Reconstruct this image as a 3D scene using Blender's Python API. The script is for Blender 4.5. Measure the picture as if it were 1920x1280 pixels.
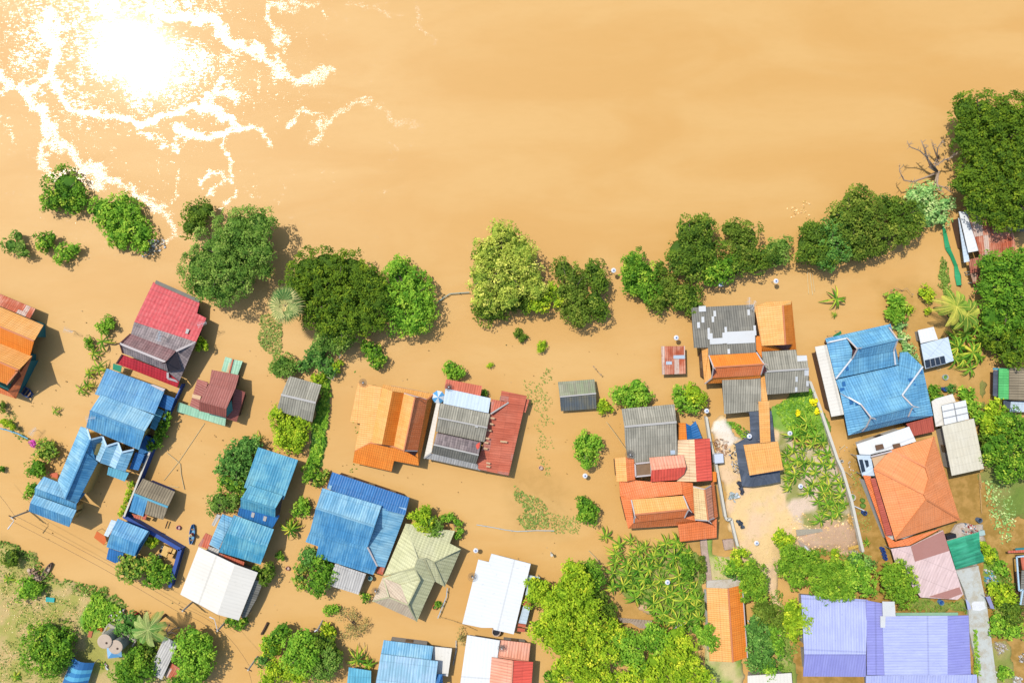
import bpy, bmesh, math, random
import numpy as np
from mathutils import Vector
R_ = math.radians
for o in list(bpy.data.objects): bpy.data.objects.remove(o)
SC = bpy.context.scene; COL = SC.collection
# ------------------------------------------------------------- camera, world, sun
H = 100.0                       # drone height above the water, metres
F = 12.8                        # photo pixels per metre on the water
NX, NY = 900.0, 640.0           # photo pixel straight below the drone
cam = bpy.data.objects.new('camera', bpy.data.cameras.new('camera'))
COL.objects.link(cam); SC.camera = cam
cam.location = (0, 0, H); cam.rotation_euler = (0, 0, 0)
cam.data.sensor_width = 36; cam.data.lens = 24
cam.data.shift_x = (960-NX)/1920; cam.data.shift_y = 0
cam.data.clip_end = 3000; cam.data.clip_start = 1
# the sun's glint lies at pixel (255,95): that fixes its direction
GX, GY = 262.0, 100.0
sd = Vector(((GX-NX)/1280, (NY-GY)/1280, 1.0)).normalized()
SUN_EL = math.asin(sd.z); SUN_AZ = math.atan2(sd.x, sd.y)
w = bpy.data.worlds.new('World'); SC.world = w; w.use_nodes = True
nt = w.node_tree; sky = nt.nodes.new('ShaderNodeTexSky'); sky.sky_type = 'NISHITA'
sky.sun_disc = False; sky.sun_elevation = SUN_EL; sky.sun_rotation = SUN_AZ
bg = nt.nodes['Background']; bg.inputs[1].default_value = 0.15
nt.links.new(sky.outputs[0], bg.inputs[0])
sl = bpy.data.lights.new('sun', 'SUN'); sl.energy = 3.4; sl.angle = R_(0.55); sl.color = (1, 0.97, 0.915)
so = bpy.data.objects.new('sun', sl); COL.objects.link(so)
so.rotation_euler = sd.to_track_quat('Z', 'Y').to_euler(); so.location = sd*150
SC.view_settings.view_transform = 'Standard'; SC.view_settings.look = 'None'
SC.view_settings.exposure = 0.95; SC.view_settings.gamma = 1
EX = 2**0.95
# ------------------------------------------------------------- helpers
def W(px, py, z=0.0):
    k = (H-z)/H/F
    return Vector(((px-NX)*k, (NY-py)*k, z))
ZM = dict(A=(0,500,4.571), B=(0,760,4.571), C=(0,1000,4.571), D=(320,780,4.571), E=(320,1000,4.571),
 F=(620,660,4.571), G=(620,900,4.571), H=(620,1060,4.571), I=(980,620,4.571), J=(1120,780,4.571),
 K=(1240,540,4.571), L=(1500,560,4.571), M=(1500,780,4.571), N=(1500,1000,4.571), O=(980,1000,4.571),
 P=(1240,960,4.571), Q=(0,280,4.571), R=(320,360,4.571), S=(460,560,4.571), T=(820,380,4.571),
 U=(1120,360,4.571), V=(1460,320,4.174), X=(1600,160,4.571), a=(330,650,8), b=(1780,380,7.114),
 c=(1780,660,6.4), d=(1800,980,4.267), e=(1300,770,7.53), f=(1300,940,7.111), g=(200,950,8),
 h=(100,1130,6.857), r=(0,0,2.1333), _=(0,0,1))
def P(s, zm='_', z=None):
    ox, oy, k = ZM[zm]; out = []
    for t in s.split():
        v = [float(q) for q in t.split(',')]
        if z is not None: v = v[:2]+[z]
        if len(v) == 2: v.append(0.0)
        out.append(W(ox+v[0]/k, oy+v[1]/k, v[2]))
    return out
rng = np.random.default_rng(7); random.seed(7)
def tag(o, label=None, cat=None, group=None, kind=None):
    if label: o['label'] = label
    if cat: o['category'] = cat
    if group: o['group'] = group
    if kind: o['kind'] = kind
    return o
def empty(name, loc, label, cat, group=None):
    o = bpy.data.objects.new(name, None); COL.objects.link(o); o.location = loc
    o.empty_display_size = 0.3
    return tag(o, label, cat, group)
def link(name, me, mats, parent=None):
    o = bpy.data.objects.new(name, me); COL.objects.link(o)
    for m in (mats if isinstance(mats, (list, tuple)) else [mats]): me.materials.append(m)
    if parent:
        o.parent = parent
        o.location = -Vector(parent.location) if not parent.parent else Vector()      # meshes are modelled in world metres
    return o
class MB:
    def __init__(s): s.v = []; s.f = []; s.m = []
    def poly(s, pts, mi=0):
        b = len(s.v); s.v += [tuple(p) for p in pts]; s.f.append(tuple(range(b, b+len(pts)))); s.m.append(mi)
    def prism(s, pts, zb, mi=0, top=True):
        b = len(s.v); n = len(pts)
        s.v += [tuple(p) for p in pts]; s.v += [(p[0], p[1], zb if not callable(zb) else zb(p)) for p in pts]
        if top: s.f.append(tuple(range(b, b+n))); s.m.append(mi)
        s.f.append(tuple(range(b+2*n-1, b+n-1, -1))); s.m.append(mi)
        for i in range(n):
            j = (i+1) % n; s.f.append((b+i, b+n+i, b+n+j, b+j)); s.m.append(mi)
    def box(s, c, sz, rz=0, mi=0):
        x, y, z = sz[0]/2, sz[1]/2, sz[2]/2; ca, sa = math.cos(rz), math.sin(rz)
        pts = [(c[0]+a*x*ca-b_*y*sa, c[1]+a*x*sa+b_*y*ca, c[2]+z) for a, b_ in ((-1,-1),(1,-1),(1,1),(-1,1))]
        s.prism(pts, c[2]-z, mi)
    def bar(s, p, q, wd, ht, mi=0):
        p, q = Vector(p), Vector(q); d = (q-p); n = Vector((-d.y, d.x, 0))
        if n.length < 1e-6: n = Vector((1,0,0))
        n = n.normalized()*wd/2; u = Vector((0,0,ht/2))
        b = len(s.v); s.v += [tuple(x) for x in (p-n-u, p+n-u, p+n+u, p-n+u, q-n-u, q+n-u, q+n+u, q-n+u)]
        for f in ((3,2,1,0),(4,5,6,7),(0,1,5,4),(1,2,6,5),(2,3,7,6),(3,0,4,7)):
            s.f.append(tuple(b+i for i in f)); s.m.append(mi)
    def tube(s, pts, rad, n=6, mi=0, cap=True):
        pts = [Vector(p) for p in pts]
        if not isinstance(rad, (list, tuple)): rad = [rad]*len(pts)
        b = len(s.v)
        for i, p in enumerate(pts):
            d = (pts[min(i+1, len(pts)-1)]-pts[max(i-1, 0)])
            if d.length < 1e-6: d = Vector((0,0,1))
            d.normalize(); a = d.cross(Vector((0,0,1)))
            if a.length < 1e-3: a = Vector((1,0,0))
            a.normalize(); c = d.cross(a)
            for k in range(n):
                t = 2*math.pi*k/n; s.v.append(tuple(p+(a*math.cos(t)+c*math.sin(t))*rad[i]))
        for i in range(len(pts)-1):
            for k in range(n):
                k2 = (k+1) % n; s.f.append((b+i*n+k, b+i*n+k2, b+(i+1)*n+k2, b+(i+1)*n+k)); s.m.append(mi)
        if cap:
            s.f.append(tuple(b+k for k in range(n))[::-1]); s.m.append(mi)
            s.f.append(tuple(b+(len(pts)-1)*n+k for k in range(n))); s.m.append(mi)
    def lathe(s, c, prof, n=20, mi=0, rz=None):
        b = len(s.v)
        for r, z in prof:
            for k in range(n):
                t = 2*math.pi*k/n; s.v.append((c[0]+r*math.cos(t), c[1]+r*math.sin(t), c[2]+z))
        for i in range(len(prof)-1):
            for k in range(n):
                k2 = (k+1) % n; s.f.append((b+i*n+k, b+i*n+k2, b+(i+1)*n+k2, b+(i+1)*n+k)); s.m.append(mi)
        s.f.append(tuple(b+k for k in range(n))[::-1]); s.m.append(mi)
        s.f.append(tuple(b+(len(prof)-1)*n+k for k in range(n))); s.m.append(mi)
    def build(s, name, mats, parent=None, smooth=False, bevel=0):
        me = bpy.data.meshes.new(name); me.from_pydata(s.v, [], s.f); me.polygons.foreach_set('material_index', s.m)
        if smooth: me.polygons.foreach_set('use_smooth', [True]*len(s.f))
        me.update(); o = link(name, me, mats, parent)
        if bevel:
            md = o.modifiers.new('bevel', 'BEVEL'); md.width = bevel; md.segments = 2; md.limit_method = 'ANGLE'
        return o
# ------------------------------------------------------------- materials
def lin(c): c /= 255.0; return c/12.92 if c <= 0.04045 else ((c+0.055)/1.055)**2.4
E0 = 1.24*EX                     # what a sunlit white horizontal card renders as
def A(r, g, b, e=None):
    return tuple(min(0.82, max(0.012, lin(v)/(e or E0))) for v in (r, g, b))+(1,)
class NT:
    def __init__(s, name):
        s.mat = bpy.data.materials.new(name); s.mat.use_nodes = True; s.t = s.mat.node_tree
        s.b = s.t.nodes['Principled BSDF']; s.out = s.t.nodes['Material Output']
    def n(s, ty, **kw):
        o = s.t.nodes.new(ty)
        for k, v in kw.items(): setattr(o, k, v)
        return o
    def L(s, a, b): s.t.links.new(a, b)
    def put(s, sock, v):
        if hasattr(v, 'links'): s.L(v, sock)
        else: sock.default_value = v
    def m(s, op, a, b=0.0, c=None, clamp=False):
        o = s.n('ShaderNodeMath', operation=op, use_clamp=clamp); s.put(o.inputs[0], a); s.put(o.inputs[1], b)
        if c is not None: s.put(o.inputs[2], c)
        return o.outputs[0]
    def mix(s, f, a, b, bt='MIX'):
        o = s.n('ShaderNodeMix', data_type='RGBA', blend_type=bt); s.put(o.inputs[0], f); s.put(o.inputs[6], a); s.put(o.inputs[7], b)
        return o.outputs[2]
    def noise(s, vec, sc, det=3, rough=0.55, dist=0.0):
        o = s.n('ShaderNodeTexNoise'); s.put(o.inputs['Scale'], sc); o.inputs['Detail'].default_value = det
        o.inputs['Roughness'].default_value = rough; o.inputs['Distortion'].default_value = dist
        if vec is not None: s.L(vec, o.inputs['Vector'])
        return o.outputs[0]
    def pos(s): return s.n('ShaderNodeNewGeometry').outputs['Position']
    def ramp(s, f, stops):
        o = s.n('ShaderNodeValToRGB'); e = o.color_ramp.elements
        while len(e) < len(stops): e.new(0.5)
        for i, (p, c) in enumerate(stops): e[i].position = p; e[i].color = c if len(c) == 4 else tuple(c)+(1,)
        s.put(o.inputs[0], f); return o.outputs[0]
    def ss(s, v, a, b):
        o = s.n('ShaderNodeMapRange', interpolation_type='SMOOTHSTEP'); s.put(o.inputs[0], v)
        o.inputs[1].default_value = a; o.inputs[2].default_value = b; return o.outputs[0]
    def bump(s, h, dist=0.05, st=1.0):
        o = s.n('ShaderNodeBump'); o.inputs['Distance'].default_value = dist; s.put(o.inputs['Strength'], st); s.L(h, o.inputs['Height'])
        s.L(o.outputs[0], s.b.inputs['Normal']); return o
    def base(s, c, rough=0.8, spec=0.3):
        s.put(s.b.inputs['Base Color'], c); s.put(s.b.inputs['Roughness'], rough); s.b.inputs['Specular IOR Level'].default_value = spec
_plain = {}
def plain(rgb, rough=0.75, var=0.15, sc=1.5, spec=0.3, metal=0.0):
    key = (rgb, rough, var, sc, metal)
    if key in _plain: return _plain[key]
    t = NT('painted_surface'); c = A(*rgb); n = t.noise(t.pos(), sc, 4)
    n2 = t.noise(t.pos(), sc*9, 2)
    k = t.m('MULTIPLY_ADD', t.m('ADD', t.m('MULTIPLY', n, 0.7), t.m('MULTIPLY', n2, 0.3)), 2*var, 1-var)
    t.base(t.mix(1.0, c, k, 'MULTIPLY'), rough, spec)
    t.b.inputs['Metallic'].default_value = metal
    t.bump(n2, 0.02, 0.5)
    _plain[key] = t.mat; return t.mat
def sat(c, k=1.06):
    if c[2] > c[0]+40: k = 0.93
    L = 0.3*c[0]+0.59*c[1]+0.11*c[2]; return [min(252, max(6, L+(v-L)*k)) for v in c]
def roofmat(name, rgb, rgb2=None, fade=0.35, p=0.38, amp=0.03, cell=0.07, patch=None, pf=0.0, rough=0.5, spec=0.22,
            dark=0.22, cu=0.95, cv=2.6, rows=0.0, streak=0.25, e=None):
    """sheet or tile roof: u runs along the eave, v down the slope, both in metres"""
    e = e or E0/1.14; t = NT(name); c = A(*sat(rgb), e); c2 = A(*sat(rgb2 or [min(255, v*0.6+100) for v in rgb]), e)
    uv = t.n('ShaderNodeUVMap').outputs[0]; sep = t.n('ShaderNodeSeparateXYZ'); t.L(uv, sep.inputs[0])
    u, v = sep.outputs[0], sep.outputs[1]; pos = t.pos()
    rib = t.m('SINE', t.m('MULTIPLY', u, 2*math.pi/p))
    h = t.m('MULTIPLY', rib, 0.5)
    fu, fv = t.m('FLOOR', t.m('DIVIDE', u, cu)), t.m('FLOOR', t.m('DIVIDE', v, cv))
    cb = t.n('ShaderNodeCombineXYZ'); t.L(fu, cb.inputs[0]); t.L(fv, cb.inputs[1])
    wn = t.n('ShaderNodeTexWhiteNoise', noise_dimensions='3D'); t.L(cb.outputs[0], wn.inputs[0])
    big = t.noise(pos, 0.35, 5, 0.6); sm = t.noise(pos, 2.2, 4, 0.6)
    sv = t.n('ShaderNodeCombineXYZ'); t.L(t.m('MULTIPLY', u, 2.2), sv.inputs[0]); t.L(t.m('MULTIPLY', v, 0.22), sv.inputs[1])
    st = t.noise(sv.outputs[0], 1.3, 4, 0.65)
    f = t.m('MULTIPLY', t.ss(t.m('ADD', t.m('MULTIPLY', big, 0.6), t.m('MULTIPLY', st, 0.4)), 0.40, 0.64), fade)
    col = t.mix(f, c, c2)
    if patch:
        wf = t.m('LESS_THAN', wn.outputs[0], pf)
        ok = t.m('MULTIPLY', wf, t.ss(sm, 0.25, 0.5)); col = t.mix(ok, col, A(*patch, e))
    k = t.m('MULTIPLY_ADD', wn.outputs[0], 2*cell, 1-cell)
    k = t.m('MULTIPLY', k, t.m('MULTIPLY_ADD', t.ss(st, 0.3, 0.75), streak, 1-streak*0.5))
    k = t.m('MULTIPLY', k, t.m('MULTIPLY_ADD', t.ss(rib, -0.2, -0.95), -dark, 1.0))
    seam = t.m('LESS_THAN', t.m('FRACT', t.m('DIVIDE', v, cv)), 0.035)
    k = t.m('MULTIPLY', k, t.m('MULTIPLY_ADD', seam, -0.18, 1.0))
    if rows:
        rr = t.m('FRACT', t.m('DIVIDE', v, rows)); h = t.m('ADD', h, t.m('MULTIPLY', rr, 0.8))
        k = t.m('MULTIPLY', k, t.m('MULTIPLY_ADD', t.m('LESS_THAN', rr, 0.22), -0.10, 1.0))
    # small stains
    k = t.m('MULTIPLY', k, t.m('MULTIPLY_ADD', t.ss(sm, 0.62, 0.72), -0.16, 1.0))
    t.base(t.mix(1.0, col, k, 'MULTIPLY'), rough, spec)
    t.L(t.m('MULTIPLY_ADD', sm, 0.35, rough-0.12), t.b.inputs['Roughness'])
    t.bump(t.m('ADD', h, t.m('MULTIPLY', sm, 0.25)), amp, 0.8)
    return t.mat
M = {}
M['blue'] = roofmat('blue_sheet', (70,148,198), (140,200,218), fade=0.55, p=0.36, dark=0.18)
M['blue2'] = roofmat('blue_sheet_pale_sunlit', (104,173,209), (176,218,226), fade=0.6, p=0.36, dark=0.18)  # paler copy of the blue; sun-facing slopes carry the sunlight in this colour
M['bluedeep'] = roofmat('blue_sheet_deep', (30,116,184), (70,146,196), fade=0.3, p=0.36, dark=0.18)
M['teal'] = roofmat('blue_green_sheet', (58,152,188), (150,214,211), fade=0.55, p=0.36, dark=0.18)
M['thaiblue'] = roofmat('blue_tile', (100,172,214), (144,206,224), fade=0.55, p=0.36, rows=0.62, dark=0.18)
M['paleblue'] = roofmat('pale_blue_sheet', (150,198,218), (190,215,240), fade=0.6, p=0.42, dark=0.2)
M['sky'] = roofmat('sky_blue_sheet', (92,177,204), (130,203,214), fade=0.4, p=0.4, dark=0.2)
M['red'] = roofmat('red_tile', (210,70,74), (222,100,98), fade=0.3, p=0.5, rows=0.8, dark=0.08, amp=0.02)
M['darkred'] = roofmat('dark_red_tile', (196,52,60), (205,70,75), fade=0.3, p=0.45, rows=0.5, dark=0.1)
M['weather'] = roofmat('weathered_tile', (140,124,122), (176,160,152), fade=0.6, p=0.36, rows=0.42, dark=0.2, cell=0.2, cu=0.5, cv=0.8)
M['brown'] = roofmat('brown_tile', (140,98,94), (160,135,130), fade=0.5, p=0.36, rows=0.42, dark=0.2, cell=0.15, cu=0.5, cv=0.8)
M['maroon'] = roofmat('maroon_sheet', (164,94,80), (176,106,92), fade=0.4, p=0.34, dark=0.14, cell=0.03)
M['orange'] = roofmat('orange_tile', (250,142,40), (252,166,76), fade=0.4, p=0.3, rows=0.4, streak=0.12, dark=0.06, cell=0.04)
M['orange2'] = roofmat('orange_salmon_tile', (244,134,74), (246,160,112), fade=0.45, p=0.3, rows=0.4, streak=0.12, dark=0.06, cell=0.05)
M['orangepalelit'] = roofmat('pale_sunlit_orange_tile', (252,178,98), (252,196,130), fade=0.5, p=0.3, rows=0.4, streak=0.12, dark=0.06, cell=0.03)  # pale orange; on sun-side slopes the sunlight is painted in as colour
M['salmon'] = roofmat('salmon_sheet', (246,168,134), (248,192,166), fade=0.5, p=0.42, dark=0.28)
M['redsheet'] = roofmat('red_sheet', (244,104,84), (246,124,104), fade=0.3, p=0.42, dark=0.2)
M['tan'] = roofmat('tan_sheet', (238,196,150), (244,212,172), fade=0.4, p=0.42, dark=0.22)
M['cream'] = roofmat('cream_tile', (244,208,150), (246,218,170), fade=0.4, p=0.3, rows=0.4, dark=0.08)
M['rust'] = roofmat('rusty_sheet', (176,96,76), (206,150,120), fade=0.6, p=0.3, dark=0.25, patch=(222,180,150), pf=0.22, rough=0.75, spec=0.2, cell=0.2, cv=2.0)
M['rust2'] = roofmat('streaked_rusty_sheet', (190,98,66), (232,180,150), fade=0.8, p=0.3, dark=0.2, patch=(238,206,184), pf=0.35, rough=0.75, spec=0.2, cell=0.18, cv=3.0, cu=0.7)
M['redtin'] = roofmat('red_tin', (208,108,78), (220,134,106), fade=0.5, p=0.34, dark=0.2, patch=(216,140,118), pf=0.12, cell=0.1, cv=1.6, cu=0.9, rough=0.6)
M['grey'] = roofmat('grey_fibre_cement', (168,162,144), (194,186,166), fade=0.6, p=0.34, dark=0.4, cell=0.10, cu=1.0, cv=1.2, rough=0.85, spec=0.15)
M['greydark'] = roofmat('dark_fibre_cement', (140,136,124), (166,158,140), fade=0.5, p=0.34, dark=0.38, cell=0.12, cu=1.0, cv=1.2, rough=0.85, spec=0.15)
M['greybrown'] = roofmat('brown_fibre_cement', (150,136,112), (176,160,132), fade=0.6, p=0.38, dark=0.45, cell=0.1, cv=1.4, rough=0.85, spec=0.15)
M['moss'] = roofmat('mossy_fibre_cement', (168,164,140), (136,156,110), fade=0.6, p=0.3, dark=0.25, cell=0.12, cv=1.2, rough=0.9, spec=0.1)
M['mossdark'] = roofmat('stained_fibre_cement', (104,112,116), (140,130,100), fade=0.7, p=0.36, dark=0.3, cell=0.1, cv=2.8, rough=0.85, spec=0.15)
M['lightgrey'] = roofmat('light_grey_sheet', (206,200,190), (222,216,206), fade=0.5, p=0.36, dark=0.3, cell=0.05, rough=0.6)
M['white'] = roofmat('white_sheet', (240,240,236), (232,230,222), fade=0.5, p=0.5, dark=0.04, amp=0.008, cell=0.015, rough=0.6, streak=0.05, cu=1.2, cv=6)
M['cream2'] = roofmat('cream_sheet', (240,233,218), (228,220,204), fade=0.5, p=0.5, dark=0.05, amp=0.008, cell=0.02, rough=0.6, streak=0.05, cu=1.2, cv=8)
M['bluewhite'] = roofmat('bluish_white_sheet', (208,222,232), (222,232,238), fade=0.5, p=0.5, dark=0.08, amp=0.01, cell=0.03, rough=0.55, streak=0.08)
M['beige'] = roofmat('beige_sheet', (226,216,190), (234,226,204), fade=0.5, p=0.5, dark=0.05, amp=0.01, cell=0.03, rough=0.6, streak=0.08, cv=1.2)
M['olive'] = roofmat('olive_tile', (214,210,160), (222,216,178), fade=0.4, p=0.5, dark=0.16, rows=0.34, amp=0.02, cell=0.02)
M['pinkish'] = roofmat('pinkish_tile', (212,188,160), (206,196,164), fade=0.5, p=0.34, dark=0.16, rows=0.34, amp=0.02, cell=0.05)
M['mint'] = roofmat('mint_tin', (164,212,176), (196,224,190), fade=0.6, p=0.4, dark=0.12, patch=(222,196,150), pf=0.12, cell=0.05)
M['hiporange'] = roofmat('orange_concrete_tile', (248,152,92), (250,170,118), fade=0.4, p=0.33, rows=0.33, streak=0.12, dark=0.06, amp=0.02, cell=0.03)
M['pink'] = roofmat('pink_sheet', (232,202,194), (236,212,206), fade=0.4, p=0.4, dark=0.08, amp=0.01, cell=0.01, rough=0.5)
M['maroonlight'] = roofmat('dusty_maroon_sheet', (198,142,128), (204,152,138), fade=0.4, p=0.3, dark=0.12, cell=0.01)
M['purple'] = roofmat('purple_sheet', (184,190,238), (202,208,246), fade=0.55, p=0.38, dark=0.14, amp=0.015, cell=0.02, cv=7, streak=0.1, rough=0.5)
M['purple2'] = roofmat('deep_purple_sheet', (154,154,222), (170,172,230), fade=0.4, p=0.38, dark=0.14, amp=0.015, cell=0.02, cv=7, streak=0.1, rough=0.5)
M['green'] = roofmat('green_sheet', (92,184,104), (120,200,130), fade=0.5, p=0.36, dark=0.2, cell=0.12, cu=0.7, cv=0.9)
M['redbrown'] = roofmat('red_brown_sheet', (186,92,72), (196,106,86), fade=0.4, p=0.3, dark=0.12, cell=0.04)
M['flash'] = plain((216,202,194), 0.7, 0.12)
M['flashblue'] = plain((196,226,240), 0.6, 0.06)
M['flashorange'] = plain((226,140,90), 0.7, 0.1)
M['gable'] = plain((96,34,32), 0.7, 0.15)
M['gablegrey'] = plain((70,60,64), 0.7, 0.15)
M['wallcream'] = plain((224,206,160), 0.85, 0.12); M['wallgrey'] = plain((176,170,158), 0.9, 0.15)
M['wallwood'] = plain((120,88,62), 0.85, 0.25); M['wallblue'] = plain((20,84,160), 0.6, 0.12)
M['wallteal'] = plain((60,140,140), 0.7, 0.1); M['wallyellow'] = plain((236,196,110), 0.8, 0.1)
M['wallwhite'] = plain((222,216,204), 0.85, 0.12)
M['concrete'] = plain((214,206,190), 0.9, 0.18); M['metalgrey'] = plain((170,172,172), 0.45, 0.1, spec=0.5)
M['wood'] = plain((150,118,86), 0.85, 0.3); M['darkwood'] = plain((84,62,46), 0.85, 0.25)
M['black'] = plain((40,46,56), 0.55, 0.2); M['bark'] = plain((120,104,86), 0.95, 0.3, 4)
M['glass'] = plain((44,56,66), 0.12, 0.05, spec=0.8); M['whitep'] = plain((246,246,244), 0.5, 0.03)
# ------------------------------------------------------------- ground and water sheets
def vnoise(x, y, sc, seed=0, octv=4):
    out = np.zeros_like(x); amp = 1.0; tot = 0
    r = np.random.default_rng(seed); T = r.random((256, 256))
    for o in range(octv):
        X, Y = x*sc+37.1*o+500, y*sc+11.7*o+500; i, j = np.floor(X).astype(int), np.floor(Y).astype(int)
        fx, fy = X-i, Y-j; fx = fx*fx*(3-2*fx); fy = fy*fy*(3-2*fy)
        a, b, c, d = T[i%256, j%256], T[(i+1)%256, j%256], T[i%256, (j+1)%256], T[(i+1)%256, (j+1)%256]
        out += amp*((a*(1-fx)+b*fx)*(1-fy)+(c*(1-fx)+d*fx)*fy); tot += amp; amp *= 0.5; sc *= 2
    return out/tot
def segd(x, y, a, b):
    dx, dy = b[0]-a[0], b[1]-a[1]; t = np.clip(((x-a[0])*dx+(y-a[1])*dy)/(dx*dx+dy*dy+1e-9), 0, 1)
    return np.hypot(x-a[0]-t*dx, y-a[1]-t*dy)
def pdist(x, y, pts):            # signed, positive inside
    d = np.full_like(x, 1e9); ins = np.zeros(x.shape, bool); n = len(pts)
    for i in range(n):
        a, b = pts[i], pts[(i+1) % n]; d = np.minimum(d, segd(x, y, a, b))
        c = (a[1] > y) != (b[1] > y)
        ins ^= c & (x < (b[0]-a[0])*(y-a[1])/(b[1]-a[1]+1e-12)+a[0])
    return np.where(ins, d, -d)
def axis(lo, hi, st):
    far = [1500, 700, 350, 200]
    return np.array([lo-f for f in far]+list(np.arange(lo, hi+st/2, st))+[hi+f for f in far[::-1]])
def sheet(name, xs, ys, zf):
    X, Y = np.meshgrid(xs, ys); nx, ny = len(xs), len(ys)
    x, y = X.ravel(), Y.ravel(); z = zf(x, y)
    me = bpy.data.meshes.new(name); me.vertices.add(nx*ny)
    me.vertices.foreach_set('co', np.stack([x, y, z], 1).ravel().astype('f'))
    i = np.arange(nx*ny).reshape(ny, nx)
    q = np.stack([i[:-1, :-1], i[:-1, 1:], i[1:, 1:], i[1:, :-1]], -1).reshape(-1, 4)
    me.loops.add(q.size); me.polygons.add(len(q))
    me.loops.foreach_set('vertex_index', q.ravel()); me.polygons.foreach_set('loop_start', np.arange(0, q.size, 4))
    me.polygons.foreach_set('use_smooth', np.ones(len(q), bool)); me.update(); return me, x, y, z
def attr(me, name, vals, ty='FLOAT'):
    a = me.attributes.new(name, ty if ty == 'FLOAT' else 'FLOAT_COLOR', 'POINT')
    if ty == 'FLOAT': a.data.foreach_set('value', vals.astype('f'))
    else:
        v = np.ones((len(vals), 4), 'f'); v[:, :3] = vals; a.data.foreach_set('color', v.ravel())
PX = lambda s, zm='_': [(p.x, p.y) for p in P(s, zm, 0.0)]
# land polygons: (points, height, edge softness, base rgb, rgb2)
DRY, DIRT, SAND, GRASS, MUD, CONC, PATH = (206,178,118), (244,206,146), (242,204,160), (120,168,62), (150,128,76), (210,214,206), (228,196,172)
LAND = [
 ("-60,1000 0,1018 33,1026 60,1042 72,1057 78,1076 98,1092 131,1092 166,1106 197,1106 219,1127 238,1142 232,1156 273,1160 335,1197 352,1235 350,1330 -60,1330", 0.34, 0.7, DRY, (176,170,88)),
 ("182,1102 215,1128 236,1142 228,1160 200,1170 160,1185 150,1165 168,1120", 0.40, 0.5, GRASS, (96,150,50)),
 ("610,690 626,700 621,740 616,790 607,850 600,876 576,872 582,800 600,740", 0.22, 0.4, (132,176,72), (108,160,50)),
 ("1338,792 1352,782 1362,782 1368,808 1398,826 1402,812 1440,800 1478,815 1500,830 1560,880 1600,1010 1588,1038 1500,1030 1464,1010 1458,1100 1470,1150 1462,1196 1440,1190 1446,1120 1420,1080 1392,1052 1376,1010 1368,960 1350,880", 0.34, 0.5, DIRT, SAND),
 ("1340,790 1358,788 1370,802 1382,815 1394,822 1378,830 1355,835 1338,806", 0.37, 0.3, (250,236,216), (244,226,200)),
 ("1348,1240 1392,1242 1392,1300 1345,1300", 0.42, 0.3, (226,220,206), (200,190,160)), ("1478,1190 1512,1200 1512,1266 1484,1266", -0.1, 0.3, (140,120,70), (120,110,70)),
 ("1448,760 1475,742 1520,726 1532,752 1552,800 1545,830 1500,830 1470,800 1448,800", 0.28, 0.5, (118,168,66), (146,180,76)),
 ("1362,790 1376,788 1402,806 1404,822 1386,822", 0.34, 0.4, (118,168,66), (150,184,80)),
 ("1465,820 1560,850 1590,930 1585,990 1500,1000 1462,940", 0.42, 0.6, (232,204,176), (160,158,90)),
 ("1495,1000 1530,985 1590,975 1604,1012 1598,1030 1520,1030 1495,1022", 0.5, 0.5, (214,178,148), (206,168,134)),
 ("1318,1010 1334,1010 1336,1040 1380,1050 1392,1100 1390,1300 1322,1300 1322,1090 1325,1060", 0.30, 0.5, (214,196,140), (150,176,80)),
 ("1150,1060 1200,1035 1260,1022 1300,1040 1322,1060 1322,1175 1280,1190 1245,1176 1235,1150 1205,1135 1190,1120 1160,1110 1140,1090", 0.26, 0.7, (176,158,98), (138,162,70)),
 ("1198,1138 1222,1120 1238,1128 1234,1150", 0.3, 0.4, (222,182,146), (200,160,120)),
 ("1790,1010 1812,990 1840,985 1850,1010 1830,1062 1800,1050", 0.3, 0.4, (214,200,186), (196,176,150)),
 ("1840,1030 1866,1030 1874,1080 1900,1120 1890,1190 1862,1180 1856,1120 1846,1080", 0.22, 0.6, (160,160,80), (130,160,60)),
 ("1822,1175 1834,1172 1836,1250 1840,1270 1826,1262", 0.3, 0.4, (140,168,76), (120,150,60)),
 ("1856,1215 1884,1200 1900,1240 1890,1300 1858,1300", 0.2, 0.6, (170,160,96), (140,150,70)),
 ("1480,1110 1470,1140 1478,1240 1500,1262 1500,1300 1440,1300 1470,1200", 0.24, 0.6, (196,182,120), (150,168,76)),
 ("1700,1120 1730,1118 1810,1126 1822,1150 1800,1148 1700,1146", 0.12, 0.6, (166,158,84), (140,150,70)),
 ("1764,470 1776,490 1780,540 1800,580 1790,620 1770,560 1756,520 1764,500", 0.12, 0.5, (150,150,76), (126,150,60)),
 ("1840,700 1850,760 1835,850 1850,930 1890,960 1960,960 1960,780 1870,790", 0.22, 0.9, (150,148,80), (120,140,60)),
]
gx, gy = axis(-88, 98, 0.32), axis(-62, 62, 0.32)
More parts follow.
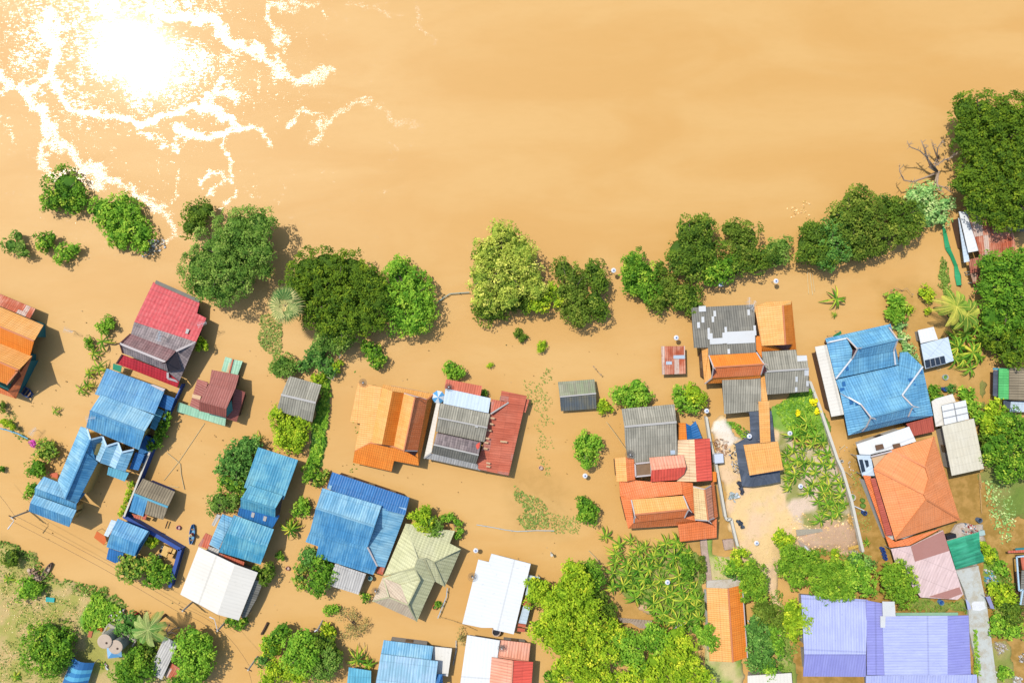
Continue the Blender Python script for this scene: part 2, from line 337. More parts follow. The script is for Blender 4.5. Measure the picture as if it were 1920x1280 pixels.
def gz(x, y):
    n = vnoise(x, y, 0.45, 3); n2 = vnoise(x, y, 1.6, 5, 2); z = np.full_like(x, -1.6)
    C = np.tile(np.array(A(*MUD)[:3]), (len(x), 1)); m = (x > -90) & (x < 100) & (y > -64) & (y < 64)
    for poly, h, soft, c1, c2 in LAND:
        d = pdist(x[m], y[m], PX(poly)); k = (d+soft*2.2*(n[m]-0.5)*2.0)/soft
        hh = -1.6+(h+1.6)*np.clip(k*0.5+0.93, 0, 1)**0.9; hh = np.where(k > 0, h*np.clip(0.35+k*0.35, 0, 1)+0.08*(n2[m]-0.5), hh*1.0)
        zz = z[m]; ins = (d > -3) & (hh > zz); zz[ins] = hh[ins]; z[m] = zz
        mm = np.clip(k+0.6, 0, 1)[:, None]*np.ones(3); t = np.clip((vnoise(x[m], y[m], 0.5, 11)-0.40)*4.5, 0, 1)[:, None]
        c = 1.18*(np.array(A(*c1)[:3])*(1-t)+np.array(A(*c2)[:3])*t); cc = C[m]; cc = cc*(1-mm)+c*mm; C[m] = cc
    gz.C = C; return z
me, x, y, z = sheet('ground', gx, gy, gz); attr(me, 'tone', gz.C, 'COLOR')
t = NT('muddy_ground'); pos = t.pos(); at = t.n('ShaderNodeAttribute', attribute_name='tone')
n1, n2, n3 = t.noise(pos, 1.3, 5, 0.65), t.noise(pos, 7, 4, 0.7), t.noise(pos, 0.25, 3)
k = t.m('MULTIPLY_ADD', n1, 0.4, 0.80); k = t.m('MULTIPLY', k, t.m('MULTIPLY_ADD', n2, 0.4, 0.80))
dark = t.ss(t.m('ADD', t.m('MULTIPLY', n2, 0.5), t.m('MULTIPLY', n1, 0.5)), 0.53, 0.62)
c = t.mix(1.0, at.outputs['Color'], k, 'MULTIPLY'); c = t.mix(t.m('MULTIPLY', dark, 0.4), c, A(140,146,70))
t.base(c, 0.95, 0.1); t.bump(t.m('ADD', n2, n1), 0.06, 0.8)
g = link('ground', me, t.mat); g['kind'] = 'structure'
# concrete / paved sheets are modelled as slabs later
RIP = [  # turbulent seams in the current, traced in zoom r: (points, width m, strength)
 ("0,310 80,370 180,470 200,560 300,640 420,700 540,770 640,820", 1.7, 1.0), ("640,820 690,900 700,940 650,990 600,1010", 1.6, .75),
 ("170,560 170,640 200,690 300,690 400,740", 1.6, .9), ("200,340 130,350 90,360", 1.4, .9), ("180,50 215,170 190,330 120,380 0,330", 1.4, 1.0),
 ("200,340 300,430 420,470 560,490 680,450 820,420 900,470 960,500 890,540 820,535 720,520", 1.3, 1.0), ("720,530 700,590 640,600", .8, .7),
 ("960,490 1020,500 1060,530 1080,590", 1.1, .8), ("890,540 920,620 930,700 930,790 870,820", .8, .8), ("850,780 920,700 830,690 800,770", .6, .8),
 ("640,60 760,60 850,80 920,170 1020,200 1080,260 1120,310 1200,330 1320,290", 1.8, .95), ("1120,220 1150,310 1180,320", 1.3, .8),
 ("1070,0 1070,80 1100,120 1140,180", 1.2, .8), ("1090,0 1150,30 1240,20", 1.3, .7), ("1280,40 1330,60", .9, .6),
 ("1160,490 1190,460 1270,440 1300,470 1270,500 1250,580", 1.2, .75), ("1300,470 1380,430 1480,400 ", 1.2, .8), ("1520,430 1560,450 1590,490 1670,500", 1.3, .7),
 ("1380,0 1440,20 1500,40 1620,60", 1.1, .6), ("1670,40 1690,90 1740,170", 1.1, .7), ("1780,0 1800,30", .9, .4), ("1840,30 1860,70", .8, .4),
 ("720,680 715,780 660,840", .7, .7), ("1560,560 1580,620", .7, .5), ("1660,560 1630,650", .6, .4), ("1810,480 1820,550 1880,610", .7, .45),
 ("560,520 600,560 680,600", 1.3, .6), ("820,400 880,340 940,400", 1.6, .7), ("640,560 560,520", 1.0, .5), ("1040,320 1040,370", .6, .6), ("980,380 1010,440", .7, .5),
 ("1130,800 1155,770 1140,720", .5, .5), ("1000,770 1040,780", .7, .6), ("1145,885 1170,865", .5, .5), ("1560,870 1600,865", .4, .4), ("1525,790 1535,770", .4, .5),
 ("60,580 20,480 0,460", .8, .6), ("30,750 70,760", .6, .4), ("130,100 60,180 90,80 200,30", 1.6, .5), ("1090,960 1110,930", .5, .4), ("470,40 560,90", 1, .3)]
def wz(x, y): return np.zeros_like(x)
wm, x, y, z = sheet('water', axis(-88, 98, 0.3), axis(-62, 62, 0.3), wz)
rp = np.zeros_like(x); murk = np.zeros_like(x); m = (x > -90) & (x < 100) & (y > -64) & (y < 64)
xm, ym = x[m], y[m]; r_ = np.zeros_like(xm); mk = np.zeros_like(xm)
wx, wy = xm+1.6*(vnoise(xm, ym, 0.5, 21)-0.5)*2, ym+1.6*(vnoise(xm, ym, 0.5, 22)-0.5)*2
for s, wd, stg in RIP:
    pts = PX(s, 'r')
    for a, b in zip(pts[:-1], pts[1:]): r_ = np.maximum(r_, min(1.0, stg*1.12)*np.exp(-(segd(wx, wy, a, b)/(wd*0.62))**2*0.9))
cx, cy = PX("470,190", 'r')[0]; dd = np.hypot((wx-cx)/20, (wy-cy)/12.5)
r_ = np.maximum(r_, 0.66*np.clip(1.2-dd, 0, 1)**0.7*(0.5+0.95*np.clip((vnoise(xm, ym, 0.22, 51)-0.33)*3, 0, 1)))
cx, cy = PX("230,60", 'r')[0]; r_ = np.maximum(r_, 0.5*np.exp(-(np.hypot((wx-cx)/12, (wy-cy)/12))**2))
rv = (ym > W(0, 420).y)
r_ = np.maximum(r_, 0.24*np.clip((vnoise(xm, ym, 0.13, 31)-0.42)*5, 0, 1)*np.clip((W(1000, 0).x-xm)/25, 0, 1)*np.clip((ym-W(0, 560).y)/6, 0, 1))
rp[m] = r_
MURK = [("1590,860 1630,800 1850,880 1960,940 1960,1300 1470,1300 1500,1180 1620,1160 1600,1050", 1.0), ("1330,820 1400,1010 1320,1060 1290,1010 1330,990", .6), ("1480,1000 1600,1010 1600,1080 1480,1080", .9),
        ("1650,540 1800,540 1860,700 1700,700", .45), ("1740,700 1860,700 1860,880 1740,780", .5), ("1560,790 1720,790 1640,860", .7),
        ("0,1010 60,1050 90,1100 200,1110 240,1150 340,1200 360,1300 300,1300 -50,1300", .5), ("960,860 1060,920 1060,1000 960,1000", .3), ("1140,1050 1240,1120 1240,1180 1150,1170", .5)]
for s, v in MURK:
    d = pdist(xm, ym, PX(s)); mk = np.maximum(mk, v*np.clip((d+2.5*(vnoise(xm, ym, 0.3, 41)-0.3))/2.5+0.5, 0, 1))
murk[m] = mk; attr(wm, 'ripple', rp); attr(wm, 'murk', murk)
t = NT('muddy_flood_water'); pos = t.pos()
rip = t.n('ShaderNodeAttribute', attribute_name='ripple').outputs['Fac']; mu = t.n('ShaderNodeAttribute', attribute_name='murk').outputs['Fac']
mp = t.n('ShaderNodeMapping'); mp.inputs['Rotation'].default_value = (0, 0, R_(-28)); mp.inputs['Scale'].default_value = (0.35, 1.1, 1); t.L(pos, mp.inputs[0])
flow = t.noise(mp.outputs[0], 0.10, 5, 0.55, 0.6); fine = t.noise(mp.outputs[0], 1.2, 4, 0.6, 0.5)
c = t.mix(t.ss(flow, 0.35, 0.65), A(237,182,104), A(243,192,117))
c = t.mix(t.m('MULTIPLY', t.ss(fine, 0.35, 0.8), 0.14), c, A(222,172,94))
mn = t.noise(pos, 0.7, 5, 0.65)
c = t.mix(t.m('MULTIPLY', mu, t.m('MULTIPLY_ADD', t.ss(mn, 0.35, 0.62), 0.45, 0.5)), c, A(172,134,60))
brk = t.noise(pos, 0.9, 5, 0.75); brk2 = t.noise(mp.outputs[0], 3.4, 4, 0.75, 0.4); brk3 = t.noise(pos, 5.0, 3, 0.7)
brs = t.m('ADD', t.m('MULTIPLY', t.m('SUBTRACT', brk, 0.5), 1.9), t.m('ADD', t.m('MULTIPLY', t.m('SUBTRACT', brk2, 0.5), 2.1), t.m('MULTIPLY', t.m('SUBTRACT', brk3, 0.5), 1.5)))
act = t.ss(t.m('ADD', rip, brs), 0.50, 0.96)
h1, h2 = t.noise(mp.outputs[0], 5.0, 3, 0.65, 0.5), t.noise(pos, 9.0, 3, 0.65)
hh = t.m('MULTIPLY', t.m('ADD', t.m('MULTIPLY', t.m('SUBTRACT', h1, 0.5), 0.8), t.m('MULTIPLY', t.m('SUBTRACT', h2, 0.5), 0.6)), t.m('MULTIPLY_ADD', act, 1.0, 0.06))
t.base(c, 0.2, 0.5); t.b.inputs['IOR'].default_value = 1.5; t.b.inputs['Coat Weight'].default_value = 0.3; t.b.inputs['Coat Roughness'].default_value = 0.5; t.L(t.m('MULTIPLY_ADD', act, 0.42, 0.02), t.b.inputs['Specular IOR Level'])
t.L(t.m('MULTIPLY_ADD', act, 0.10, 0.105), t.b.inputs['Roughness'])
t.bump(hh, 0.026, 1.0)
wo = link('flood_water', wm, t.mat); wo['kind'] = 'structure'
# ------------------------------------------------------------- buildings
def uvface(bm, uvl, f, rot=0):
    n = f.normal; d = Vector((n.x, n.y, 0))
    if n.z < 0.2: d = Vector((0, 0, 1))
    elif d.length < 0.02:
        e = max(f.edges, key=lambda e: e.calc_length()); v = e.verts[1].co-e.verts[0].co; d = Vector((-v.y, v.x, 0))
    d.normalize(); dv = (d-n*d.dot(n)).normalized(); du = n.cross(dv).normalized()
    if rot: du, dv = dv, du
    for l in f.loops: l[uvl].uv = (l.vert.co.dot(du), l.vert.co.dot(dv))
def flat(p):
    if len(p) < 4: return p
    M_ = np.array([[q.x, q.y, 1] for q in p]); z = np.array([q.z for q in p]); c = np.linalg.lstsq(M_, z, rcond=None)[0]; zz = M_@c
    if abs(zz-z).max() < 0.03: return p
    return [Vector((q.x*(H-b)/(H-q.z), q.y*(H-b)/(H-q.z), b)) for q, b in zip(p, zz)]
class Bld:
    def __init__(s, name, label, zm, cat='house', wall='wallgrey', group=None, zb=-1.2, inset=1.0):
        s.zm = zm; s.nm = name; s.label = label; s.cat = cat; s.group = group; s.wall = wall; s.body = []; s.q = []; s.zb = zb; s.inset = inset
        s.root = None
    def _root(s, c):
        s.root = empty(s.nm, (c.x, c.y, 0), s.label, s.cat, s.group); return s.root
    def roof(s, mat, *facs, body=True, name='roof', zm=None, rot=0, th=0.09, label=None):
        polys = [flat(P(f, zm or s.zm)) for f in facs]
        if s.root is None:
            pts = [p for q in polys for p in q]; s._root(sum(pts, Vector())/len(pts))
        bm = bmesh.new(); uvl = bm.loops.layers.uv.new('UVMap')
        for pts in polys:
            vs = [bm.verts.new(p) for p in pts]; f = bm.faces.new(vs); f.normal_update()
            if f.normal.z < 0: f.normal_flip(); f.normal_update()
            uvface(bm, uvl, f, rot)
            vb = [bm.verts.new(p-Vector((0, 0, th))) for p in pts]
            if f.verts[0] != vs[0] or True:
                order = [vs.index(l.vert) for l in f.loops]
                fb = bm.faces.new([vb[i] for i in reversed(order)])
                for a, b in zip(order, order[1:]+order[:1]): bm.faces.new((vs[b], vs[a], vb[a], vb[b]))
        me = bpy.data.meshes.new(name); bm.normal_update(); bm.to_mesh(me); bm.free()
        o = link(name, me, M[mat], s.root)
        if label: o['label'] = label
        if body: s.body.append(polys)
        s.last = polys; return s
    def cap(s, spec, mat='flash', wd=0.22, zm=None, name='ridge_cap'):
        for line in spec.split('|'):
            p = P(line, zm or s.zm); b = MB()
            for q in p: q.z += 0.07
            for a, c in zip(p[:-1], p[1:]): b.bar(a, c, wd, 0.1)
            b.build(name, M[mat], s.root)
        return s
    def patch(s, mat, *facs, name='skylight', zm=None, up=0.05):
        for f in facs:
            b = MB(); pts = P(f, zm or s.zm); pts = [p+Vector((0, 0, up)) for p in pts]; b.prism(pts, lambda p: p[2]-0.03)
            b.build(name, M[mat] if isinstance(mat, str) else mat, s.root)
        return s
    def chofa(s, spec, mat='flash', zm=None):
        for t in spec.split(): # horn-like gable finials
            b = MB(); p = P(t, zm or s.zm)[0]; c = s.root.location; d = Vector((p.x-c.x, p.y-c.y, 0)).normalized()
            b.tube([p+Vector((0,0,-.1)), p+d*0.15+Vector((0,0,.35)), p+d*0.1+Vector((0,0,.75)), p+d*0.3+Vector((0,0,1.05))], [.11,.09,.06,.02], 5)
            b.build('gable_finial', M[mat], s.root)
        return s
    def posts(s, zm=None, drop=0.1):
        for pts in s.last:
            c = sum(pts, Vector())/len(pts)
            for p in pts[:6]:
                q = p+(c-p).normalized()*0.25; b = MB(); b.tube([(q.x, q.y, -1.2), (q.x, q.y, q.z-drop)], 0.06, 6); b.build('post', M['metalgrey'], s.root)
        return s
    def done(s, win=True):
        b = MB(); edges = {}; wins = []
        for grp in s.body:
            allp = [p for q in grp for p in q]; c = sum(allp, Vector())/len(allp); ec = {}
            def mv(p):
                d = Vector((c.x-p.x, c.y-p.y, 0)); L = d.length; return Vector((p.x, p.y, p.z-0.4))+d*(min(s.inset, L*0.3)/max(L, .01))
            for q in grp:
                qq = [mv(p) for p in q]
                n = (qq[1]-qq[0]).cross(qq[2]-qq[1]); area = sum(a.x*b_.y-b_.x*a.y for a, b_ in zip(qq, qq[1:]+qq[:1]))
                if area < 0: qq = qq[::-1]
                b.prism(qq, s.zb)
                for a, e in zip(qq, qq[1:]+qq[:1]):
                    k = tuple(sorted(((round(a.x, 1), round(a.y, 1)), (round(e.x, 1), round(e.y, 1))))); ec.setdefault(k, []).append((a, e))
            wins += [v[0] for v in ec.values() if len(v) == 1]
        if b.v: b.build('wall', M[s.wall], s.root)
        if win:
            cnt = 0
            for a, e in wins:
                L = Vector((e.x-a.x, e.y-a.y, 0)).length; zt = min(a.z, e.z)
                if L < 2.6 or zt < 1.45 or cnt > 9: continue
                d = Vector((e.x-a.x, e.y-a.y, 0)).normalized(); nrm = Vector((d.y, -d.x, 0)); rz = math.atan2(d.y, d.x)
                n = max(1, min(3, int(L/3.2)))
                for i in range(n):
                    m = a.lerp(e, (i+0.5)/n); h = min(1.0, zt-0.75); z0 = zt-0.35-h/2
                    wb = MB(); wb.box((m.x+nrm.x*.03, m.y+nrm.y*.03, z0), (1.05, 0.1, h), rz, 0); wo = wb.build('window', M['wood'], s.root); wb = MB(); wb.box((m.x+nrm.x*.07, m.y+nrm.y*.07, z0), (0.85, 0.08, h-0.18), rz); wb.build('pane', M['glass'], wo); cnt += 1
        return s.root
def B(*a, **k): return Bld(*a, **k)
# --- left edge: long orange house
b = B('timber_house', 'orange tiled house with layered ridges and a rusty lean-to, cut by the left edge', 'A', wall='wallteal')
b.roof('orangepalelit', "-270,228,2.0 372,500,2.0 292,635,3.9 -270,400,3.9"); b.roof('orange', "-270,400,3.9 292,635,3.9 255,770,2.4 -270,560,2.4", body=False)
b.roof('orangepalelit', "-270,540,2.45 275,765,2.45 160,885,4.8 -270,700,4.8"); b.roof('orange', "-270,700,4.8 160,885,4.8 65,1010,2.9 -270,880,2.9", body=False)
b.roof('orange2', "275,762,2.4 135,1130,1.9 66,1070,2.8 172,892,3.0", "-270,990,1.9 135,1130,1.9 66,1070,2.8 -270,900,2.8")
b.roof('rust2', "-270,120,1.7 303,360,1.7 258,443,2.1 -270,225,2.1", name='lean_to_roof', body=False)
b.patch('gable', "160,886,4.7 182,935,3.0 68,1072,2.9", name='gable', up=0)
b.cap("-270,400,3.9 292,635,3.9|160,885,4.8 -270,700,4.8|160,885,4.8 60,1010,3.0|160,885,4.8 195,930,3.0", 'flashorange', .2)
b.chofa("160,885,4.7", 'flashorange'); b.done()
# --- red house
b = B('timber_house', 'red tiled house with a weathered steep central gable, under the big olive tree', 'A', wall='wallwood')
b.roof('red', "1315,130,1.7 1712,305,1.7 1688,400,2.1 1768,440,2.0 1680,645,2.9 1150,472,2.9")
b.roof('weather', "1150,472,2.9 1680,645,2.9 1510,722,3.6 1122,575,3.4"); b.roof('brown', "1122,575,3.4 1510,722,3.6 1420,815,4.5 1030,658,4.5")
b.roof('weather', "1030,658,4.5 1420,815,4.5 1440,897,3.3 1055,742,3.3", body=False)
b.roof('weather', "1680,645,2.8 1535,985,1.9 1440,900,2.8 1555,880,2.9 1510,722,3.5", body=False)
b.roof('darkred', "1050,752,2.7 1000,830,1.8 1520,1035,1.8 1535,985,1.9 1432,900,2.7")
b.patch('gablegrey', "1510,725,3.5 1555,880,2.9 1440,900,3.2 1420,815,4.45", name='gable', up=0)
b.cap("1510,722,3.6 1680,645,2.8|1440,905,2.8 1440,955,2.5 1535,985,1.9|1030,658,4.5 1420,815,4.5", wd=.3).cap("1335,130,1.75 1712,295,1.75", 'greydark', .5, name='eave_trim')
b.cap("1030,658,4.5 1055,742,3.3|1000,830,1.8 1050,752,2.7|1122,575,3.4 1030,658,4.5", 'gable', .2, name='bargeboard')
b.patch('lightgrey', "1370,435,2.45 1400,440,2.45 1390,485,2.6 1362,480,2.6", "1600,530,2.75 1625,537,2.75 1610,575,2.85 1588,570,2.85", "1345,880,2.1 1365,886,2.1 1355,920,2.0 1335,915,2.0")
b.chofa("1030,655,4.45 1420,815,4.45", 'gable')
b.done()
# --- large blue compound on the left
b = B('tin_roof_house', 'long stepped bright blue metal roofed house beside the red tiled house', 'B', wall='wallyellow')
b.roof('blue', "915,-318,2.6 1415,-138,2.6 1325,75,3.4 812,-98,3.4"); b.roof('blue2', "862,-95,3.5 1325,85,3.5 1240,225,4.6 772,45,4.6")
b.roof('blue', "772,45,4.6 1240,225,4.6 1190,380,3.4 737,190,3.4")
b.roof('blue2', "690,180,3.0 735,192,3.2 778,290,4.2 560,800,4.2 495,642,3.0"); b.roof('blue', "778,295,4.2 735,400,4.2 838,487,3.0 660,835,3.0 560,800,4.2")
b.roof('paleblue', "883,265,3.0 915,347,3.5 855,485,3.5 812,460,3.0", "1015,316,3.0 1045,400,3.5 988,542,3.5 935,515,3.0", "752,205,3.3 778,292,4.15 742,395,4.15", name='dormer_roof', body=False)  # paler sheet on facets turned to the sun: light put into the colour
b.roof('blue2', "778,295,4.1 883,265,3.0 812,460,3.0 740,420,3.9", "915,347,3.5 1015,316,3.0 935,515,3.0 858,490,3.5", "1045,400,3.5 1150,376,3.0 1075,565,3.0 990,543,3.5", name='dormer_roof')
b.roof('blue', "778,300,4.05 815,462,3.0 842,490,2.9 700,480,4.05", name='dormer_roof', body=False)
b.cap("750,200,3.5 778,292,4.2 883,265,3.1 915,347,3.55 1015,316,3.1 1045,400,3.55 1150,376,3.1", 'flashblue', .25, name='flashing'); b.cap("778,292,4.2 560,800,4.2|772,45,4.6 1240,225,4.6", 'blue', .2)
b.roof('blue2', "375,608,2.4 515,662,2.6 560,800,3.2 300,705,3.2"); b.roof('blue', "515,662,2.5 600,790,3.2 655,840,3.2 730,752,2.4", body=False); b.roof('blue', "300,705,3.2 655,840,3.2 650,895,2.9 295,770,2.9", body=False)
b.roof('blue2', "292,765,3.4 655,895,3.4 622,965,4.0 258,835,4.0"); b.roof('blue', "258,835,4.0 622,965,4.0 592,1040,2.9 245,905,2.9")
b.roof('sky', "930,525,1.6 1105,578,1.6 1068,650,1.5 918,592,1.5", name='awning', body=False).posts()
b.roof('bluedeep', "1160,400,2.3 1240,420,2.2 1185,555,2.1 1110,540,2.2", name='awning', body=False).posts()
b.roof('bluedeep', "1398,-100,2.2 1500,-62,2.1 1462,45,2.0 1352,5,2.2", name='awning', body=False)
b.roof('sky', "1345,18,1.8 1405,48,1.7 1332,212,1.6 1285,190,1.7", "1418,20,1.4 1440,30,1.4 1415,130,1.4 1395,118,1.4", name='awning', body=False)
b.patch('flash', "1290,-175,2.8 1310,-182,2.8 1418,-142,2.8 1400,-120,2.8", name='tin_patch'); b.done()
b = B('lean_to_shelter', 'deep blue low lean-to with fence rails between the long blue house and the blue wall', 'B', cat='shelter', wall='wallblue', inset=.1)
b.roof('bluedeep', "1240,250,1.3 1330,295,1.3 1290,400,1.2 1195,370,1.3", "1290,400,1.2 1195,372,1.2 1165,470,1.1 1240,500,1.1"); b.done(False)
# --- maroon shed
b = B('tin_shed', 'maroon metal roofed shed with a turquoise gable end, between the red house and open water', 'a', cat='shed', wall='wallwood')
b.roof('maroon', "535,345,2.2 945,425,2.2 885,640,2.95 500,555,2.95"); b.roof('maroon', "500,540,3.0 885,632,3.0 755,930,4.0 350,820,4.0"); b.roof('maroon', "350,820,4.0 755,930,4.0 750,1060,2.8 345,960,2.8")
b.roof('maroon', "320,485,1.8 482,530,2.0 345,945,2.2 205,885,1.8", name='lean_to_roof'); b.roof('maroon', "880,620,2.1 1040,680,1.6 910,1125,1.6 750,1075,2.2 850,950,2.3 845,800,2.3", name='lean_to_roof')
b.patch('wallteal', "832,800,3.4 850,950,2.4 755,1055,2.5 757,930,3.9", name='gable', up=0)
b.patch('tan', "250,705,1.95 380,740,2.15 360,795,2.15 238,760,1.95"); b.done()
b = B('tin_walkway', 'long mint green rusting tin strip roof below the maroon shed', 'a', cat='walkway', inset=.1)
b.roof('mint', "40,830,1.2 750,1065,1.2 735,1188,.9 10,970,.9", body=False).posts()
b = B('tin_canopy', 'pair of pale green tin sheets on a low frame above the maroon shed', 'a', cat='canopy', inset=.1)
b.roof('mint', "740,150,.8 845,178,.8 795,395,.9 680,360,.9", "868,190,.8 1000,215,.8 925,420,.9 810,395,.9", body=False).posts(); b.cap("858,185,.8 803,395,.9", 'redtin', .2)
# --- grey shed by green strip
b = B('grey_shed', 'striped grey fibre-cement gabled shed on the green grass strip', 'S', cat='shed', wall='wallwood')
b.roof('grey', "375,660,2.2 652,738,2.2 605,890,3.1 308,820,3.1", "308,820,3.1 605,890,3.1 572,1055,2.1 268,955,2.1"); b.cap("308,820,3.1 605,890,3.1", 'lightgrey', .3).done()
# --- two blue roofs in the middle left
b = B('tin_roof_house', 'blue-green metal roofed house with a raised ridge vent, beside the dark green trees', 'D', wall='wallwood')
b.roof('teal', "750,265,2.5 1092,375,2.5 968,715,3.2 628,610,3.2"); b.roof('teal', "675,590,3.5 960,680,3.5 897,790,4.4 603,703,4.4"); b.roof('teal', "603,703,4.4 897,790,4.4 895,865,3.3 597,785,3.3", body=False)
b.roof('bluedeep', "590,782,2.7 935,850,2.7 868,965,2.0 572,850,2.0"); b.patch('gablegrey', "960,690,3.4 935,830,2.9 895,865,3.2 897,792,4.3", name='gable', up=0)
b.patch('lightgrey', "697,820,2.5 722,828,2.5 712,868,2.35 688,860,2.35", "800,852,2.5 826,860,2.5 815,900,2.35 790,892,2.35"); b.cap("603,703,4.4 897,790,4.4", 'teal', .2); b.done()
b = B('tin_roof_house', 'square blue-green metal roof marked with dark cross lines, above the big cream roof', 'D', wall='wallwood')
b.roof('teal', "540,845,2.6 885,968,2.6 828,1117,3.3 476,1000,3.3", "476,1000,3.3 828,1117,3.3 770,1270,2.5 410,1162,2.5")
b.roof('blue2', "442,838,2.1 532,868,2.2 412,1142,2.2 330,1098,2.1", name='lean_to_roof'); b.roof('redtin', "300,1000,1.6 352,1025,1.6 327,1137,1.5 233,1110,1.5", name='lean_to_roof', body=False)
b.roof('lightgrey', "325,1115,1.7 420,1142,1.8 405,1188,1.7 318,1152,1.6", name='lean_to_roof', body=False); b.roof('redtin', "420,1172,1.9 632,1248,1.9 622,1290,1.8 400,1200,1.8", name='lean_to_roof', body=False)
b.roof('lightgrey', "398,838,1.8 432,850,1.8 372,945,1.7 350,930,1.7", name='lean_to_roof', body=False); b.done()
# --- big cream roof
b = B('white_roof_house', 'large smooth cream metal roof folded along its middle, beside the flooded road', 'E', wall='wallgrey')
b.roof('cream2', "240,113,2.6 550,262,3.3 400,692,3.3 82,520,2.6", "550,262,3.3 747,333,2.7 583,742,2.7 400,692,3.3")
b.roof('greydark', "722,395,2.2 792,415,1.8 735,560,1.7 650,712,1.7 600,722,2.2", name='lean_to_roof', body=False).posts(); b.done()
# --- big blue centre left
b = B('tin_roof_house', 'largest bright blue metal roof, left of the olive hipped roof', 'D', wall='wallwood')
b.roof('bluedeep', "1385,478,2.3 2046,697,2.3 2010,845,2.8 1800,795,2.9 1338,617,2.8"); b.roof('blue2', "1300,615,3.2 1808,768,3.2 1748,945,4.4 1245,785,4.4"); b.roof('blue', "1245,785,4.4 1748,945,4.4 1688,1122,3.3 1195,987,3.3")
b.roof('blue2', "1808,785,2.9 2011,833,2.2 1836,1297,2.2 1772,1282,2.4 1688,1122,3.2"); b.roof('blue', "1195,985,3.2 1688,1120,3.2 1772,1282,2.3 1735,1358,2.2 1245,1205,2.2 1265,1115,2.5 1155,1075,2.4")
b.cap("1688,1120,3.3 1772,1283,2.4", wd=.22); b.cap("1245,785,4.4 1748,945,4.4", 'blue2', .25)
b.roof('lightgrey', "1410,1262,2.0 1675,1350,2.0 1610,1527,1.5 1345,1445,1.5", name='lean_to_roof'); b.roof('redtin', "1775,1287,1.7 1837,1297,1.7 1815,1358,1.6 1758,1340,1.6", name='lean_to_roof', body=False)
b.patch('paleblue', "1958,775,2.6 2020,788,2.6 2010,830,2.65 1938,812,2.65", "1358,588,2.75 1385,595,2.75 1372,630,2.8 1350,622,2.8"); b.patch('bluedeep', "1655,785,3.3 1672,790,3.3 1662,835,3.5 1645,830,3.5", name='tin_patch'); b.done()
# --- orange layered house
b = B('tile_roof_house', 'bright orange tiled house with several parallel ridges, left of the grey and red roofed house', 'F', wall='wallwhite')
b.roof('orangepalelit', "235,262,1.8 440,300,2.6 345,775,2.6 205,850,1.7 252,612,1.8 168,592,1.6"); b.roof('orangepalelit', "440,300,2.6 530,337,4.4 440,790,4.4 345,775,2.6"); b.roof('orange', "530,337,4.4 628,352,3.0 540,805,3.0 440,790,4.4")
b.roof('orangepalelit', "628,352,3.0 722,388,5.0 628,840,5.0 540,805,3.0"); b.roof('orange2', "722,388,5.0 828,405,3.0 748,840,3.0 628,840,5.0")
b.roof('orangepalelit', "450,275,1.9 885,358,1.9 828,405,2.8 640,352,2.9 530,335,2.9 440,300,2.55"); b.roof('orange', "885,358,1.9 828,405,2.9 745,845,2.9 755,972,1.9")
b.roof('orange', "345,775,2.6 440,792,2.9 540,808,3.0 628,840,3.0 745,845,2.9 755,972,1.9 543,930,2.1 522,1022,1.7 190,945,1.7 205,850,1.75")
b.patch('gable', "722,388,4.9 828,405,2.9 765,385,2.95", "628,842,4.9 748,842,2.9 720,890,2.7", name='gable', up=.05)
b.cap("722,388,5.0 628,840,5.0|205,850,1.8 345,775,2.6|640,352,2.95 828,405,2.9 885,358,2.0|345,775,2.7 440,792,3.0 540,808,3.1 628,842,3.2", 'flashorange', .18).cap("630,352,3.1 820,405,3.1|628,842,5.0 745,845,3.1", 'flash', .14, name='bargeboard'); b.chofa("722,388,4.9 628,842,4.9", 'flashorange'); b.done()
# --- grey + red sheet house
b = B('tin_roof_house', 'grey corrugated house with a bluish white sheet and red metal side roof', 'F', wall='wallgrey')
b.roof('grey', "935,435,2.9 1368,530,2.9 1342,645,3.8 920,560,3.8", "920,560,3.8 1342,645,3.8 1315,770,2.9 900,680,2.9"); b.roof('weather', "910,690,3.2 1290,772,3.2 1268,880,4.6 882,790,4.6"); b.roof('greydark', "882,790,4.6 1268,880,4.6 1245,957,3.0 862,862,3.0", body=False)
b.roof('bluewhite', "985,310,2.4 1372,395,2.4 1352,522,2.85 965,440,2.85"); b.roof('redtin', "990,230,2.0 1297,290,2.0 1284,378,2.35 975,308,2.35", name='lean_to_roof')
b.roof('lightgrey', "862,865,2.9 1245,957,2.9 1280,1012,2.0 800,907,1.9"); b.roof('cream2', "905,435,2.0 935,438,2.8 862,865,2.8 800,907,1.85", body=False)
b.roof('redtin', "1465,330,1.9 1682,375,1.9 1525,1057,1.9 1270,1005,2.0 1250,957,2.8 1315,770,2.95 1342,645,3.0 1370,528,3.0 1525,430,2.1 1452,412,1.9", rot=0); b.roof('redtin', "1378,402,2.2 1525,430,2.1 1370,528,2.95", body=False)
b.roof('redtin', "1680,400,1.4 1702,412,1.4 1670,518,1.4 1648,510,1.4", name='awning', body=False)
b.cap("1370,528,3.0 1525,430,2.1|920,560,3.8 1342,645,3.8|882,790,4.6 1268,880,4.6|862,862,2.9 800,907,1.9|1280,1012,2.0 1248,957,2.9", 'lightgrey', .2)
b.patch('tan', *["%d,%d,%.2f %d,%d,%.2f %d,%d,%.2f %d,%d,%.2f" % (x, y, z, x+34, y+6, z-.08, x+31, y+20, z-.08, x-3, y+14, z) for x, y, z in ((1372,555,2.95),(1362,605,2.95),(1345,660,2.95),(1328,728,2.92),(1320,765,2.92),(1312,815,2.9),(1335,940,2.75),(1335,968,2.7),(1455,755,2.5),(1480,757,2.45))], name='tin_patch')
